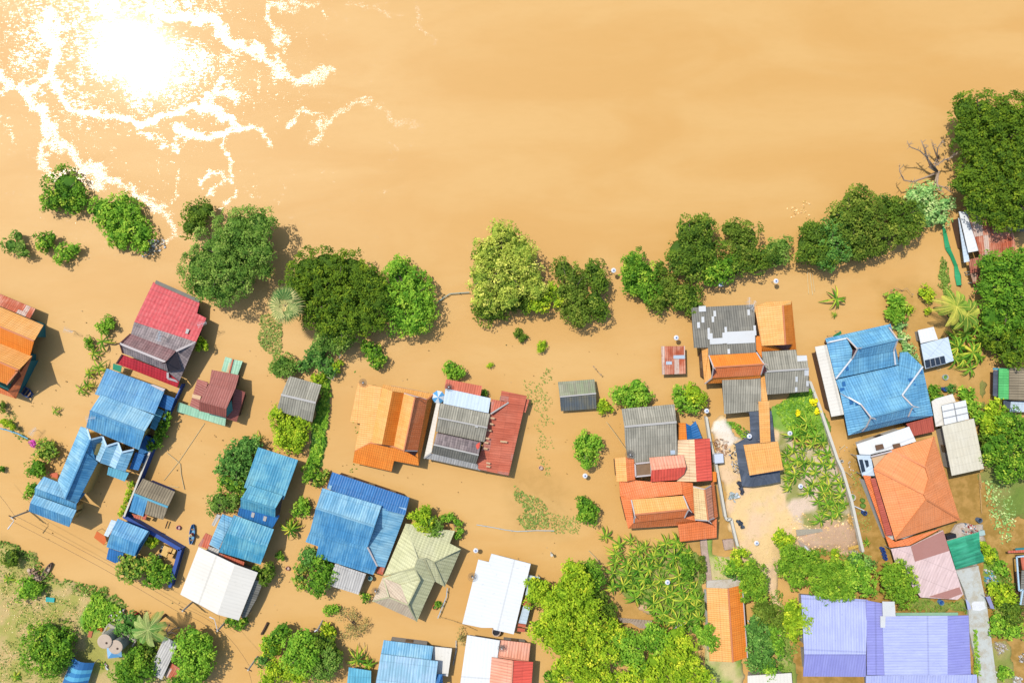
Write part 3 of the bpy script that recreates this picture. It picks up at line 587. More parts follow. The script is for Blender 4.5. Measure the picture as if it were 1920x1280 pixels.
b.patch('redsheet', "1250,785,3.4 1280,770,3.3 1275,815,3.75 1250,850,4.2 1218,840,4.1 1225,815,3.8", name='tile_patch'); b.patch('white', "1240,620,3.65 1265,625,3.65 1260,645,3.8 1238,640,3.8", "1320,640,3.75 1340,645,3.75 1336,660,3.6 1317,655,3.6"); b.done()
# --- olive hip roof
b = B('hip_roof_house', 'pale olive hip roofed house with pinkish lower corner beside the largest blue roof', 'G', wall='wallwhite')
b.roof('olive', "645,370,2.0 745,670,4.3 718,750,4.3 455,815,2.0", "645,370,2.0 940,420,2.0 1065,432,2.0 1020,540,2.4 1118,590,2.0 885,700,4.0 805,665,4.35 745,670,4.3", "1118,590,2.0 978,912,2.0 885,700,4.0", "885,700,4.0 978,912,2.0 892,865,2.5 805,665,4.35",
 "718,750,4.3 745,670,4.3 805,665,4.35 892,865,2.5 800,1070,2.2 740,1208,2.0 662,1065,3.9 768,850,4.0", "452,835,2.2 718,750,4.3 768,850,4.0 600,895,3.3", "600,895,3.3 768,850,4.0 662,1065,3.9")
b.roof('pinkish', "452,835,2.2 600,895,3.3 662,1065,3.9 500,1000,3.2", "450,822,2.0 358,1035,1.9 500,1000,3.2", "358,1035,1.9 500,1000,3.2 662,1065,3.9 740,1208,1.95")
b.cap("645,370,2.05 745,670,4.3 718,750,4.3 768,850,4.0 662,1065,3.95 740,1208,2.05|1118,590,2.05 885,700,4.0 978,912,2.05|805,665,4.35 892,865,2.5|452,835,2.2 500,1000,3.2 358,1035,1.95|500,1000,3.2 662,1065,3.9|718,750,4.3 455,818,2.1|745,670,4.3 805,665,4.35 885,700,4.0", 'olive', .16)
b.done()
# --- white roof in the middle
b = B('white_roof_house', 'plain white metal roof with stepped corner and striped tin strip, left of the grove', 'G', wall='wallgrey')
b.roof('white', "1265,678,2.5 1355,700,2.5 1378,628,2.5 1715,715,2.5 1568,1318,2.3 1400,1280,2.3 1392,1262,2.3 1295,1262,2.3 1128,1228,2.3")
b.roof('redtin', "1668,1000,1.7 1720,1015,1.6 1712,1085,1.6 1650,1075,1.7", "1610,1225,1.7 1675,1235,1.6 1668,1262,1.6 1602,1250,1.7", "1602,1262,1.7 1668,1272,1.6 1660,1300,1.6 1598,1292,1.7", name='lean_to_roof', body=False)
b.roof('bluewhite', "1650,1078,1.7 1712,1088,1.6 1676,1232,1.6 1610,1222,1.7", "1690,810,1.8 1795,830,1.6 1760,1000,1.6 1668,985,1.8", name='lean_to_roof', body=False).posts(); b.done()
# --- bottom row
b = B('tin_roof_house', 'pale blue metal roof with a white side sheet at the bottom edge', 'H', wall='wallgrey')
b.roof('blue2', "455,637,2.0 880,690,2.0 862,808,2.6 430,755,2.6"); b.roof('paleblue', "430,755,2.8 920,818,2.8 880,1150,3.3 370,1100,3.3")
b.roof('cream2', "882,692,1.6 1040,708,1.6 1005,947,1.5 860,930,1.5", name='lean_to_roof'); b.roof('bluedeep', "838,928,2.4 958,930,2.4 925,1010,3.1 870,1010,3.1", "958,930,2.4 965,1100,2.4 925,1050,3.1 925,1010,3.1", "838,928,2.4 870,1010,3.1 870,1050,3.1 830,1100,2.4", name='porch_roof', body=False); b.done()
b = B('tin_roof_house', 'white roof joined to a salmon and red ribbed gable at the bottom edge', 'H', wall='wallgrey')
b.roof('white', "1170,595,2.4 1450,640,2.4 1380,1150,2.6 1090,1150,2.6"); b.roof('salmon', "1450,635,2.0 1713,665,2.0 1697,822,2.3 1435,775,2.3"); b.roof('salmon', "1380,783,2.6 1560,812,3.4 1540,1150,3.4 1350,1150,2.6"); b.roof('redsheet', "1560,812,3.4 1735,825,2.5 1712,1150,2.5 1540,1150,3.4")
b.cap("1560,812,3.4 1540,1150,3.4|1435,775,2.35 1697,822,2.35", 'salmon', .2); b.done()
b = B('tin_shed', 'small sky blue tin roof under the papaya plants at the bottom edge', 'H', cat='shed', wall='wallgrey')
b.roof('sky', "155,870,1.8 347,900,1.8 342,1150,2.0 125,1150,2.0").done()
# --- lone sheds right of centre
b = B('grey_shed', 'lone small gabled shed with mossy light and stained dark slopes, standing in open water', 'I', cat='shed', wall='wallgrey')
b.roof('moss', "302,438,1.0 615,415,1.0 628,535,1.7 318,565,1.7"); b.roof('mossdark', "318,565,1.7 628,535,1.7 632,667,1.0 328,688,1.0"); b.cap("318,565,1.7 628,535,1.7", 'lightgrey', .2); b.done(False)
b = B('tin_shed', 'small rusty patchwork tin hut left of the grey roofed complex', 'I', cat='shed', wall='wallwood')
b.roof('rust2', "1188,132,1.5 1390,130,1.5 1398,368,1.3 1195,375,1.3"); b.patch('bluewhite', "1292,210,1.45 1390,208,1.45 1390,240,1.42 1292,238,1.42", "1228,262,1.4 1278,262,1.4 1278,288,1.38 1228,290,1.38", name='tin_patch'); b.done(False)
# --- salmon/orange Thai house with courtyard
b = B('timber_house', 'orange Thai house with grey ribbed wing and small open courtyard beside the pale yard wall', 'J', wall='wallwood')
b.roof('grey', "208,-63,2.6 660,-103,2.6 678,49,3.5 232,89,3.5", "232,89,3.5 678,49,3.5 690,330,2.4 470,355,2.4 447,392,2.3 320,398,2.3 312,365,2.35 262,365,2.4 240,240,2.9"); b.cap("232,89,3.5 678,49,3.5", 'lightgrey', .3); b.patch('bluewhite', "625,292,2.55 665,290,2.55 667,325,2.45 627,328,2.45")
b.roof('orange', "692,58,1.8 758,58,1.8 768,200,1.8 692,203,1.8", name='lean_to_roof')
b.roof('orangepalelit', "148,357,2.1 242,350,2.8 255,558,2.8 165,557,2.1"); b.roof('orange2', "242,350,2.8 315,368,2.4 325,545,2.4 255,558,2.8", body=False)
b.roof('salmon', "445,355,2.8 740,330,2.8 762,435,3.9 465,462,3.9"); b.roof('redsheet', "465,462,3.9 762,435,3.9 745,495,3.0 685,545,2.9 458,562,2.9", body=False)
b.roof('tan', "690,205,2.4 832,198,3.3 850,560,3.3 683,558,2.4"); b.roof('redsheet', "832,198,3.3 965,190,2.4 985,550,2.4 850,560,3.3")
b.roof('orange', "980,475,1.7 1020,475,1.7 1022,560,1.7 985,565,1.7", name='awning', body=False)
b.roof('orange2', "188,562,2.0 325,548,2.4 458,562,2.4 720,562,2.4 732,668,3.2 290,715,3.2 195,675,2.0")
b.roof('orangepalelit', "290,715,3.2 735,680,3.2 782,795,4.55 318,842,4.55"); b.roof('orange2', "318,842,4.55 782,795,4.55 742,865,3.4 312,912,3.4", body=False)
b.roof('orange2', "195,672,2.0 290,715,3.1 312,912,3.0 265,962,1.9"); b.roof('orange2', "312,912,3.1 745,870,3.1 842,905,2.0 690,935,2.0 265,962,1.9")
b.roof('orange2', "722,562,2.4 818,570,2.7 842,900,2.3 745,872,3.1 782,795,3.3 735,668,3.1"); b.roof('cream', "820,600,3.0 918,625,4.6 948,890,4.6 835,885,3.0"); b.roof('salmon', "918,625,4.6 975,590,3.2 1000,880,3.2 948,890,4.6", body=False)
b.roof('orange2', "975,570,2.6 1000,562,2.0 1033,858,1.9 1002,882,2.6", body=False); b.roof('orange2', "690,928,2.5 1025,878,2.5 1022,1040,1.8 708,1075,1.8")
b.patch('gable', "782,795,4.5 830,840,3.2 748,868,3.3", "318,842,4.5 368,890,3.5 312,914,3.3", "848,888,3.1 948,892,4.5 985,930,2.6", name='gable', up=.04)
b.cap("318,842,4.55 782,795,4.55|918,625,4.6 948,890,4.6", 'flashorange', .2).cap("735,680,3.3 782,795,4.55 745,870,3.3|290,715,3.3 318,842,4.55 312,912,3.3|835,885,3.0 948,892,4.6 1002,870,3.2|820,600,3.0 918,625,4.6 975,592,3.2", 'flash', .16, name='bargeboard')
b.cap("322,406,2.5 458,392,2.5 464,502,2.5 328,516,2.5 322,406,2.5", 'flash', .22, name='courtyard_parapet'); b.patch('wood', "326,410,1.9 456,396,1.9 460,500,1.9 331,512,1.9", name='courtyard_floor', up=.62)
b.chofa("782,795,4.5 318,842,4.5 948,890,4.5"); b.done()
b = B('tarpaulin', 'bright blue sagging tarpaulin canopy above the red ribbed roof', 'J', cat='tarpaulin'); b.root = None
b.roof('bluedeep', "758,60,1.6 800,82,1.2 818,195,1.2 765,200,1.5", "800,82,1.2 842,40,1.7 898,188,1.5 818,195,1.2", body=False, name='sheet', th=.03).posts()
# --- grey + orange complex
b = B('timber_house', 'large grey and orange Thai house with white patched sheets, joined to orange walkway', 'K', wall='wallwood')
b.roof('greydark', "258,167,2.4 795,140,2.4 812,552,3.2 405,575,3.2 402,510,3.05 280,512,3.0")
z = lambda y: 2.4+(y-150)/400*0.8
b.patch('white', *["%d,%d,%.2f %d,%d,%.2f %d,%d,%.2f %d,%d,%.2f" % (x, y, z(y), x+w_, y-w_*.05, z(y), x+w_+2, y+h_, z(y+h_), x+2, y+h_+w_*.05, z(y+h_)) for x, y, w_, h_ in
 ((320,155,60,45),(445,195,22,48),(342,247,24,48),(430,243,20,48),(305,293,24,48),(394,342,20,90),(398,388,40,50),(414,432,110,45),(540,333,20,50),(522,382,46,90),(560,375,240,92),(788,320,20,48),(736,183,22,48),(566,522,20,40),(800,365,12,40))], name='white_sheet')
b.roof('orange', "405,575,3.1 812,548,3.1 878,650,4.45 445,678,4.45"); b.roof('orange2', "445,678,4.45 878,650,4.45 850,745,3.3 430,770,3.3", body=False)
b.roof('orangepalelit', "345,512,2.0 403,515,2.6 405,575,3.1 430,770,3.0 370,820,2.0"); b.roof('orange', "370,820,2.0 430,770,3.0 850,745,3.0 852,770,2.9 520,812,2.1")
b.roof('orangepalelit', "795,165,2.3 900,120,2.2 1115,110,2.2 1040,148,2.6 800,165,2.5", body=False); b.roof('orangepalelit', "800,160,2.6 1040,148,4.2 1062,485,4.2 860,495,2.6"); b.roof('orange', "1040,148,4.2 1118,140,2.6 1125,480,2.6 1062,485,4.2", body=False)
b.roof('orange', "1118,112,2.0 1157,525,2.0 1122,480,2.6 1112,140,2.6", "860,497,2.6 1122,480,2.6 1157,525,2.0 860,542,2.0", "808,410,2.3 858,412,2.5 862,600,2.5 815,530,2.4", body=False)
b.roof('grey', "860,545,2.6 1152,528,2.6 1165,576,2.8 1245,575,2.8 1262,690,3.4 885,715,3.4", "885,715,3.4 1262,690,3.4 1262,885,2.4 905,912,2.4"); b.roof('grey', "520,772,2.6 850,752,2.6 858,970,2.4 832,1050,2.2 540,1078,2.2")
b.patch('white', "1160,580,2.85 1245,576,2.85 1250,622,3.05 1165,628,3.05", "1240,685,3.4 1262,685,3.4 1262,750,3.1 1225,750,3.1 1225,705,3.35", "1240,795,2.9 1262,795,2.9 1262,840,2.7 1240,840,2.7", "1148,758,3.1 1168,757,3.1 1168,802,2.85 1148,803,2.85", "1145,848,2.65 1165,847,2.65 1165,888,2.5 1145,890,2.5", name='white_sheet')
b.roof('orangepalelit', "850,735,2.45 885,730,2.45 912,970,2.45 858,975,2.45", body=False, name='gutter_roof')
b.patch('gable', "945,492,2.9 1120,482,2.9 1062,486,4.1 1075,535,2.5", "445,680,4.4 470,715,4.2 430,772,3.2", "878,652,4.4 905,712,3.6 850,745,3.3", name='gable', up=.04)
b.cap("445,678,4.45 878,650,4.45|1040,148,4.2 1062,485,4.2", 'flashorange', .2).cap("405,575,3.2 445,678,4.45 430,770,3.2 370,820,2.0|812,548,3.2 878,650,4.45 850,745,3.2", 'flash', .16, name='bargeboard').cap("885,715,3.4 1262,690,3.4", 'lightgrey', .25); b.chofa("445,678,4.4 878,650,4.4"); b.done()
b = B('carport', 'orange flat roof and narrow orange walkway roof over a black tarpaulin apron', 'e', cat='carport')
b.roof('orangepalelit', "920,-134,2.9 1072,-134,2.9 1090,440,2.95 945,450,2.95", "710,480,2.7 1195,430,2.7 1270,830,3.1 795,910,3.1", body=False, name='roof').posts()
b = B('tarpaulin', 'large black tarpaulin stretched under the orange carport roof', 'e', cat='tarpaulin')
M['tarp'] = roofmat('black_tarpaulin', (84,92,104), (120,126,136), fade=0.5, p=2.2, dark=0.15, amp=0.06, cell=0.02, cv=20, rough=0.5)
b.roof('tarp', "790,10,2.1 1105,0,2.1 1150,425,2.1 1130,700,2.1 940,440,2.1 805,300,2.1", "1150,425,2.1 1195,440,2.1 1230,1000,1.7 1060,1035,1.5 1000,960,1.9 1130,700,2.1", "1060,1035,1.5 830,1070,1.4 690,1060,1.4 640,800,1.8 800,900,2.0 1000,960,1.9", "590,465,1.7 760,370,1.9 805,300,2.1 940,440,2.1 800,900,2.0 640,800,1.8", "940,440,2.1 1130,700,2.1 1000,960,1.9 800,900,2.0", body=False, name='sheet', th=.03).posts()
# --- big blue Thai house
b = B('timber_house', 'big sky blue tiled Thai house with two steep ridges and white hips', 'L', wall='wallwood')
b.roof('cream2', "128,412,1.8 230,393,2.0 380,990,2.0 270,1010,1.8", name='lean_to_roof')
b.roof('thaiblue', "218,340,2.2 778,215,2.2 758,245,2.8 400,337,3.0 228,375,2.4", "228,375,2.4 400,337,3.0 448,440,3.3 442,512,3.4 305,685,2.4", "442,514,3.5 800,445,3.5 848,563,2.7 305,685,2.6", "778,215,2.2 850,560,2.6 800,445,3.4 812,380,3.4 758,245,2.9")
b.roof('thaiblue', "400,336,3.2 760,245,3.2 835,350,4.7 490,430,4.7"); b.roof('thaiblue', "490,430,4.7 835,350,4.7 802,445,3.6 444,515,3.6", body=False)
b.roof('thaiblue', "305,690,2.3 848,568,2.3 872,826,3.6 520,905,3.6 345,805,2.5", "848,568,2.3 858,460,2.0 922,455,2.0 1050,580,2.2 872,826,3.6")
b.roof('thaiblue', "520,905,3.6 875,828,3.6 965,920,4.5 605,1015,4.5"); b.roof('thaiblue', "605,1015,4.5 965,920,4.5 925,1010,3.4 567,1095,3.4", body=False)
b.roof('thaiblue', "345,805,2.4 520,905,3.5 600,1010,3.6 567,1095,3.3 415,1170,2.1", "415,1170,2.1 567,1095,3.2 925,1010,3.2 1140,1000,2.1", "1050,580,2.2 1140,1000,2.1 925,1010,3.2 962,920,3.5 875,828,3.6")
b.cap("305,685,2.6 442,512,3.5|872,826,3.7 1050,580,2.3|228,375,2.5 400,337,3.1|345,805,2.5 520,905,3.6|802,447,3.5 815,565,2.8", 'whitep', .2).cap("400,336,3.3 490,430,4.7 444,515,3.6|760,245,3.3 835,350,4.7 802,445,3.6|520,905,3.7 605,1015,4.5 567,1095,3.4 530,1135,2.5|875,828,3.7 965,920,4.5 925,1010,3.4", 'flash', .18, name='bargeboard').cap("490,430,4.7 835,350,4.7|605,1015,4.5 965,920,4.5", 'thaiblue', .2)
b.patch('gable', "448,440,3.4 490,432,4.55 450,480,3.6", name='gable', up=.02)
b.patch('bluedeep', *["%d,%d,%.2f %d,%d,%.2f %d,%d,%.2f %d,%d,%.2f" % (x, y, zz, x+w_, y-6, zz, x+w_+8, y+h_-6, zz+.1, x+6, y+h_, zz+.1) for x, y, w_, h_, zz in ((358,712,26,38,2.5),(340,765,38,36,2.6),(438,836,28,50,2.95),(420,860,30,44,2.9),(925,682,50,28,2.85),(950,722,34,26,2.75),(388,578,22,34,3.1),(470,878,34,34,3.2),(1010,615,34,28,2.4))], name='tile_patch')
b.chofa("490,430,4.55 835,350,4.55 605,1015,4.45 965,920,4.45"); b.done()
# --- white sheds right
b = B('white_shed', 'small white and pale blue shed with dark glass panels beside the big blue house', 'L', cat='shed', wall='wallgrey')
b.roof('white', "1010,270,1.4 1145,240,1.4 1182,347,1.5 1035,382,1.5"); b.roof('bluewhite', "1035,390,1.5 1270,328,1.5 1318,530,1.7 1245,556,1.7 1075,600,1.5"); b.patch('glass', "1068,527,1.6 1235,488,1.65 1248,550,1.7 1078,595,1.55", name='glass_panel'); b.cap("1110,518,1.62 1120,585,1.62|1150,508,1.64 1162,573,1.64|1190,498,1.66 1205,562,1.66", 'metalgrey', .08, name='glazing_bar'); b.done(False)
b = B('white_roof_house', 'stepped white and beige flat roofs at the right edge of the big blue Thai house', 'L', wall='wallgrey')
b.roof('cream2', "1128,880,1.8 1165,855,1.8 1308,815,1.8 1335,882,1.9 1215,912,1.9 1240,1080,2.0 1165,1095,1.9"); b.roof('white', "1215,915,2.3 1420,868,2.3 1448,1030,2.3 1240,1080,2.3"); b.roof('beige', "1218,1090,2.5 1490,1025,2.5 1578,1455,2.3 1302,1515,2.3")
b.cap("1315,892,2.3 1345,1055,2.3|1220,965,2.3 1430,920,2.3|1230,1022,2.3 1440,975,2.3", 'metalgrey', .08, name='seam'); b.done()
b = B('tin_shed', 'small red-brown metal roof tucked between the blue Thai house and the orange hip roof', 'M', cat='shed', wall='wallwood')
b.roof('redbrown', "910,65,1.9 1135,5,1.9 1152,130,1.7 972,170,1.7").done(False)
# --- orange hip house
b = B('hip_roof_house', 'large orange concrete tiled hip roof with a white terrace roof and a pink carport below', 'M', wall='wallwhite')
b.roof('white', "485,240,2.2 935,88,2.2 995,215,2.4 780,285,2.4 600,330,2.3 512,325,2.3", body=True); b.patch('wallwood', "640,247,2.5 705,235,2.5 718,275,2.5 650,292,2.5", "788,240,2.5 850,228,2.5 862,262,2.5 800,275,2.5", name='roof_vent', up=.12)
b.roof('bluewhite', "485,332,1.9 605,332,2.1 640,510,2.0 535,512,1.7", name='awning', body=False).posts(); b.patch('glass', "505,372,1.95 535,370,1.98 560,470,1.9 530,480,1.88", "550,375,2.0 582,375,2.05 590,425,2.0 570,440,1.98", name='glass_panel')
b.patch('tan', "610,350,2.2 785,300,2.3 800,392,2.3 635,442,2.2", name='terrace_floor', up=0.1); b.cap("605,345,2.7 785,298,2.7", 'flash', .2, name='parapet')
b.roof('hiporange', "780,290,2.5 1150,175,2.5 1075,435,4.4", "780,290,2.5 1075,435,4.4 1105,532,4.7 1060,668,4.7 630,450,2.5", "630,450,2.5 1060,668,4.7 1082,712,4.7 815,1060,2.5", "1082,712,4.7 1370,885,2.5 815,1060,2.5", "1150,175,2.5 1370,885,2.5 1082,712,4.7 1060,668,4.7 1105,532,4.7 1075,435,4.4")
b.roof('orange2', "540,505,1.8 605,512,2.2 740,1020,2.2 815,1075,2.2 1220,958,2.2 940,1105,1.8 768,1125,1.75"); b.roof('redbrown', "605,535,2.3 645,530,2.4 795,1020,2.35 738,1020,2.3", name='gutter_roof', body=False)
b.cap("780,290,2.5 1075,435,4.4|1150,175,2.5 1075,435,4.4|630,450,2.5 1060,668,4.7|1075,435,4.4 1105,532,4.7 1060,668,4.7 1082,712,4.7|1082,712,4.7 1370,885,2.5|1082,712,4.7 815,1060,2.5", 'hiporange', .22)
b.roof('pink', "780,130,1.9 950,105,2.0 1225,-30,2.1 1400,520,1.85 1350,565,1.8 1035,545,1.8 820,265,1.85", zm='N', body=False, name='carport_roof').posts(); b.patch('maroonlight', "950,107,2.0 1228,-25,2.1 1278,145,2.0 985,238,1.95", "1100,540,1.82 1365,457,1.88 1388,512,1.85 1270,558,1.82", zm='N', name='darker_sheet'); b.done()
b = B('shade_net', 'curved bright green shade net canopy beside the pink carport', 'N', cat='canopy')
M['net'] = roofmat('green_shade_net', (28,160,112), (80,196,150), fade=0.7, p=0.9, dark=0.15, amp=0.04, cell=0.03, cv=30, rough=0.6)
b.roof('net', "1255,65,2.0 1535,-15,2.0 1540,70,2.1 1288,145,2.1", "1288,145,2.1 1540,70,2.1 1548,150,1.9 1310,222,1.9", "1310,222,1.9 1548,150,1.9 1597,235,1.2 1335,307,1.2", body=False, name='net', th=.03, rot=1).posts()
# --- purple roofs
b = B('tin_roof_house', 'very large lavender purple metal roof with a white hatch at the lower right', 'N', wall='wallgrey')
b.roof('purple', "10,522,2.4 580,566,2.4 565,1032,3.2 38,1032,3.2"); b.roof('purple2', "38,1032,3.2 565,1032,3.2 565,1225,2.3 28,1222,2.3"); b.roof('purple2', "567,570,2.7 705,596,2.7 725,1213,2.7 575,1210,2.7")
b.roof('purple', "705,705,2.8 1265,703,3.0 1265,1210,3.0 725,1213,2.8"); b.roof('purple2', "1265,703,3.0 1445,700,2.6 1465,1205,2.6 1265,1210,3.0"); b.roof('purple', "565,1216,2.5 1515,1207,2.5 1520,1400,2.0 565,1400,2.0")
b.patch('white', "700,577,2.9 805,578,2.9 815,705,2.9 705,703,2.9", "683,702,2.85 728,703,2.85 725,800,2.85 685,800,2.85", name='roof_hatch', up=.15); b.cap("820,690,1.6 1350,688,1.6", 'mint', .5, name='gutter'); b.done()
# --- long orange roof
b = B('tile_roof_house', 'long narrow orange gabled roof running up and down, right of the banana grove', 'O', wall='wallwhite')
b.roof('orangepalelit', "1575,465,2.2 1760,470,3.2 1800,1100,3.2 1602,1090,2.2")
b.roof('orange', "1760,470,3.2 1880,440,2.3 1925,1060,2.3 1800,1100,3.2"); b.cap("1760,470,3.2 1800,1100,3.2", 'flashorange', .2); b.cap("1880,440,2.35 1925,1060,2.35", 'flash', .12, name='gutter'); b.done()
# --- far right buildings
b = B('tin_shed', 'streaky rusty orange tin roof with a white strip wing between the right-edge trees', 'b', cat='shed', wall='wallwood')
b.roof('rust2', "245,130,2.7 800,100,2.7 885,582,2.1 395,642,2.2"); b.roof('rust2', "395,642,2.2 885,584,2.1 880,700,1.8 420,765,1.8", body=False); b.roof('white', "130,118,2.3 238,122,2.3 388,640,2.3 255,665,2.2"); b.roof('bluewhite', "120,205,1.7 150,203,1.8 272,782,1.7 200,797,1.6", body=False, name='awning')
b.roof('rust', "258,760,1.7 420,720,1.8 400,930,1.5 285,937,1.5", "280,940,1.4 470,935,1.4 480,1060,1.3 320,1078,1.3", name='lean_to_roof', body=False).posts(); b.done(False)
b = B('tin_shed', 'grey fibre-cement roof with a green sheet edge at the right side of the picture', 'c', cat='shed', wall='wallwood')
b.roof('greybrown', "722,180,2.3 1100,180,2.6 1100,582,2.6 718,570,2.3", rot=0); b.roof('green', "597,195,2.0 724,194,2.2 720,566,2.2 590,562,2.0"); b.roof('tarp', "530,222,1.5 592,220,1.6 588,540,1.6 525,522,1.5", "650,575,1.5 738,575,1.5 725,680,1.4 655,675,1.4", body=False); b.roof('bluewhite', "740,590,1.5 1100,592,1.5 1100,722,1.4 728,714,1.4", name='lean_to_roof'); b.cap("520,200,1.6 660,205,1.6", 'sky', .3, name='gutter'); b.done(False)
b = B('tin_shed', 'grey roofed shed with a pale frame and brick-red edge at the lower right edge', 'd', cat='shed', wall='wallwood')
b.roof('greydark', "495,380,1.8 620,370,1.8 620,660,1.7 480,655,1.7"); b.roof('redtin', "485,262,1.5 620,262,1.5 620,372,1.6 500,375,1.6"); b.roof('redtin', "385,222,1.3 620,208,1.3 620,232,1.3 385,240,1.3", body=False, name='beam_cover'); b.cap("450,270,1.7 470,540,1.7 500,530,1.7 480,650,1.7|450,270,1.7 520,262,1.7", 'flashblue', .2, name='frame'); b.cap("440,208,1.2 560,200,1.2", 'wallteal', .3, name='beam'); b.done(False)
b = B('grey_shed', 'dark roofed shed corner under the huge tree at the right edge', 'b', cat='shed', wall='wallwood')
b.roof('greydark', "900,200,1.6 1100,180,1.6 1100,395,1.5 890,380,1.5").done(False)
# --- blue lot sheds
b = B('grey_shed', 'brown-grey corrugated shed with a blue half slope, inside the corner of the blue wall', 'B', cat='shed', wall='wallblue')
b.roof('greybrown', "1225,625,1.8 1500,738,1.8 1440,868,2.5 1150,755,2.5"); b.roof('blue', "1150,757,2.5 1268,802,2.5 1225,950,1.9 1108,905,1.9"); b.roof('greybrown', "1268,805,2.5 1440,868,2.5 1397,977,1.9 1240,928,1.9", body=False); b.roof('redtin', "1238,922,1.7 1262,932,1.7 1245,982,1.6 1212,970,1.6", "1130,925,1.5 1210,950,1.5 1200,978,1.4 1150,960,1.4", name='awning', body=False); b.cap("1150,756,2.5 1440,868,2.5", 'sky', .3); b.done(False)
b = B('tin_shed', 'ribbed blue shed roof with a flat pale panel, just below the blue perimeter wall', 'g', cat='shed', wall='wallblue')
b.roof('blue', "165,175,2.4 628,362,2.4 490,560,3.2 60,400,3.2", "60,400,3.2 490,560,3.2 420,737,2.5 -5,600,2.5"); b.roof('blue', "635,365,2.3 650,390,1.7 440,745,1.7 425,735,2.4 492,560,3.1", body=False); b.roof('bluedeep', "30,618,1.8 252,690,1.8 232,800,1.6 130,845,1.5 -5,780,1.6", name='awning', body=False).posts(); b.roof('bluewhite', "70,190,1.8 152,215,1.9 20,450,1.8 -40,420,1.7", name='awning', body=False); b.done(False)
b = B('plank_shed', 'weathered grey plank-like roof between the trees at the lower left', 'h', cat='shed', wall='wallwood')
b.roof('lightgrey', "1430,430,1.9 1600,520,1.9 1395,985,1.7 1225,890,1.7"); b.done(False)
b = B('tin_canopy', 'red and white striped tin canopy below the weathered plank shed', 'h', cat='canopy')
b.roof('rust2', "1520,770,1.3 1690,880,1.3 1560,1000,1.2 1430,940,1.2", body=False).posts()
b = B('white_roof_house', 'pale roof strip just showing at the bottom edge left of the purple roof', '_', wall='wallgrey')
b.roof('cream2', "1402,1266,2.2 1484,1261,2.2 1488,1310,2.4 1402,1315,2.4").done(False)
# ------------------------------------------------------------- vegetation
LG = 0.37
def leafmat(name, cols, trans=0.42, lg=None):
    t = NT(name); at = t.n('ShaderNodeAttribute', attribute_name='tint').outputs['Fac']
    st = [A(*(min(255,c[0]*1.08), c[1]*0.97, c[2]), E0*(lg or LG)) for c in cols]; n = t.noise(t.pos(), 0.6, 3)
    f = t.m('ADD', t.m('MULTIPLY', at, 0.85), t.m('MULTIPLY', t.m('SUBTRACT', n, 0.5), 0.5))
    c = t.ramp(f, [(0.05, st[0]), (0.5, st[1]), (0.95, st[2])]); t.base(c, 0.65, 0.08)
    tr = t.n('ShaderNodeBsdfTranslucent'); t.L(c, tr.inputs[0]); mx = t.n('ShaderNodeMixShader'); mx.inputs[0].default_value = trans
    t.L(t.b.outputs[0], mx.inputs[1]); t.L(tr.outputs[0], mx.inputs[2]); t.L(mx.outputs[0], t.out.inputs[0]); return t.mat
LM = {  # three natural leaf tones: old, common, young
 'dark': leafmat('dark_leaves', [(54,86,22), (86,120,32), (134,156,58)]), 'rain': leafmat('fine_dark_leaves', [(58,92,10), (86,120,18), (124,150,36)]),
 'mid': leafmat('green_leaves', [(56,102,26), (94,144,36), (160,188,62)]), 'fresh': leafmat('fresh_green_leaves', [(72,126,32), (114,164,46), (172,202,72)], .45, .36), 'dome': leafmat('clipped_leaves', [(76,124,30), (108,154,40), (156,188,56)], .45, .38),
 'lime': leafmat('lime_leaves', [(92,136,26), (138,176,38), (196,210,60)], .45, .37), 'pale': leafmat('pale_yellow_leaves', [(100,136,44), (156,180,70), (214,216,108)], .45, .37),
 'olive': leafmat('olive_leaves', [(66,108,36), (100,140,52), (146,172,84)]), 'autumn': leafmat('brownish_leaves', [(62,92,26), (94,124,38), (144,158,66)]),
 'teal': leafmat('bluish_leaves', [(54,100,38), (86,138,54), (140,178,88)]), 'flower': leafmat('orange_tipped_leaves', [(60,110,34), (120,156,54), (216,172,84)]),
 'ban': leafmat('banana_leaves', [(44,100,24), (100,152,42), (200,204,76)], 0.4), 'reed': leafmat('pale_reeds', [(92,150,76), (140,186,104), (200,214,150)]),
 'dry': leafmat('dry_brush', [(160,152,84), (206,190,128), (240,220,170)]), 'purple': leafmat('purple_blossom', [(150,60,120), (190,90,170), (214,130,190)]),
 'scrub': leafmat('grey_scrub', [(96,108,54), (136,140,78), (172,166,104)]), 'weed': leafmat('submerged_weed', [(92,130,56), (124,152,72), (168,178,104)]), 'yellow': leafmat('yellow_blossom', [(190,190,20), (226,222,34), (246,240,70)])}
def leaves(centres, normals, size, tint, aspect=1.6):
    n = len(centres); up = rng.normal(size=(n, 3)); a = np.cross(normals, up); a /= np.linalg.norm(a, axis=1)[:, None]+1e-9
    b = np.cross(normals, a); s = size[:, None]*0.5; fold = normals*s*0.25
    v = np.stack([centres-a*s*aspect, centres-b*s+fold, centres+a*s*aspect, centres+b*s+fold], 1).reshape(-1, 3)
    return v, np.repeat(tint, 4)
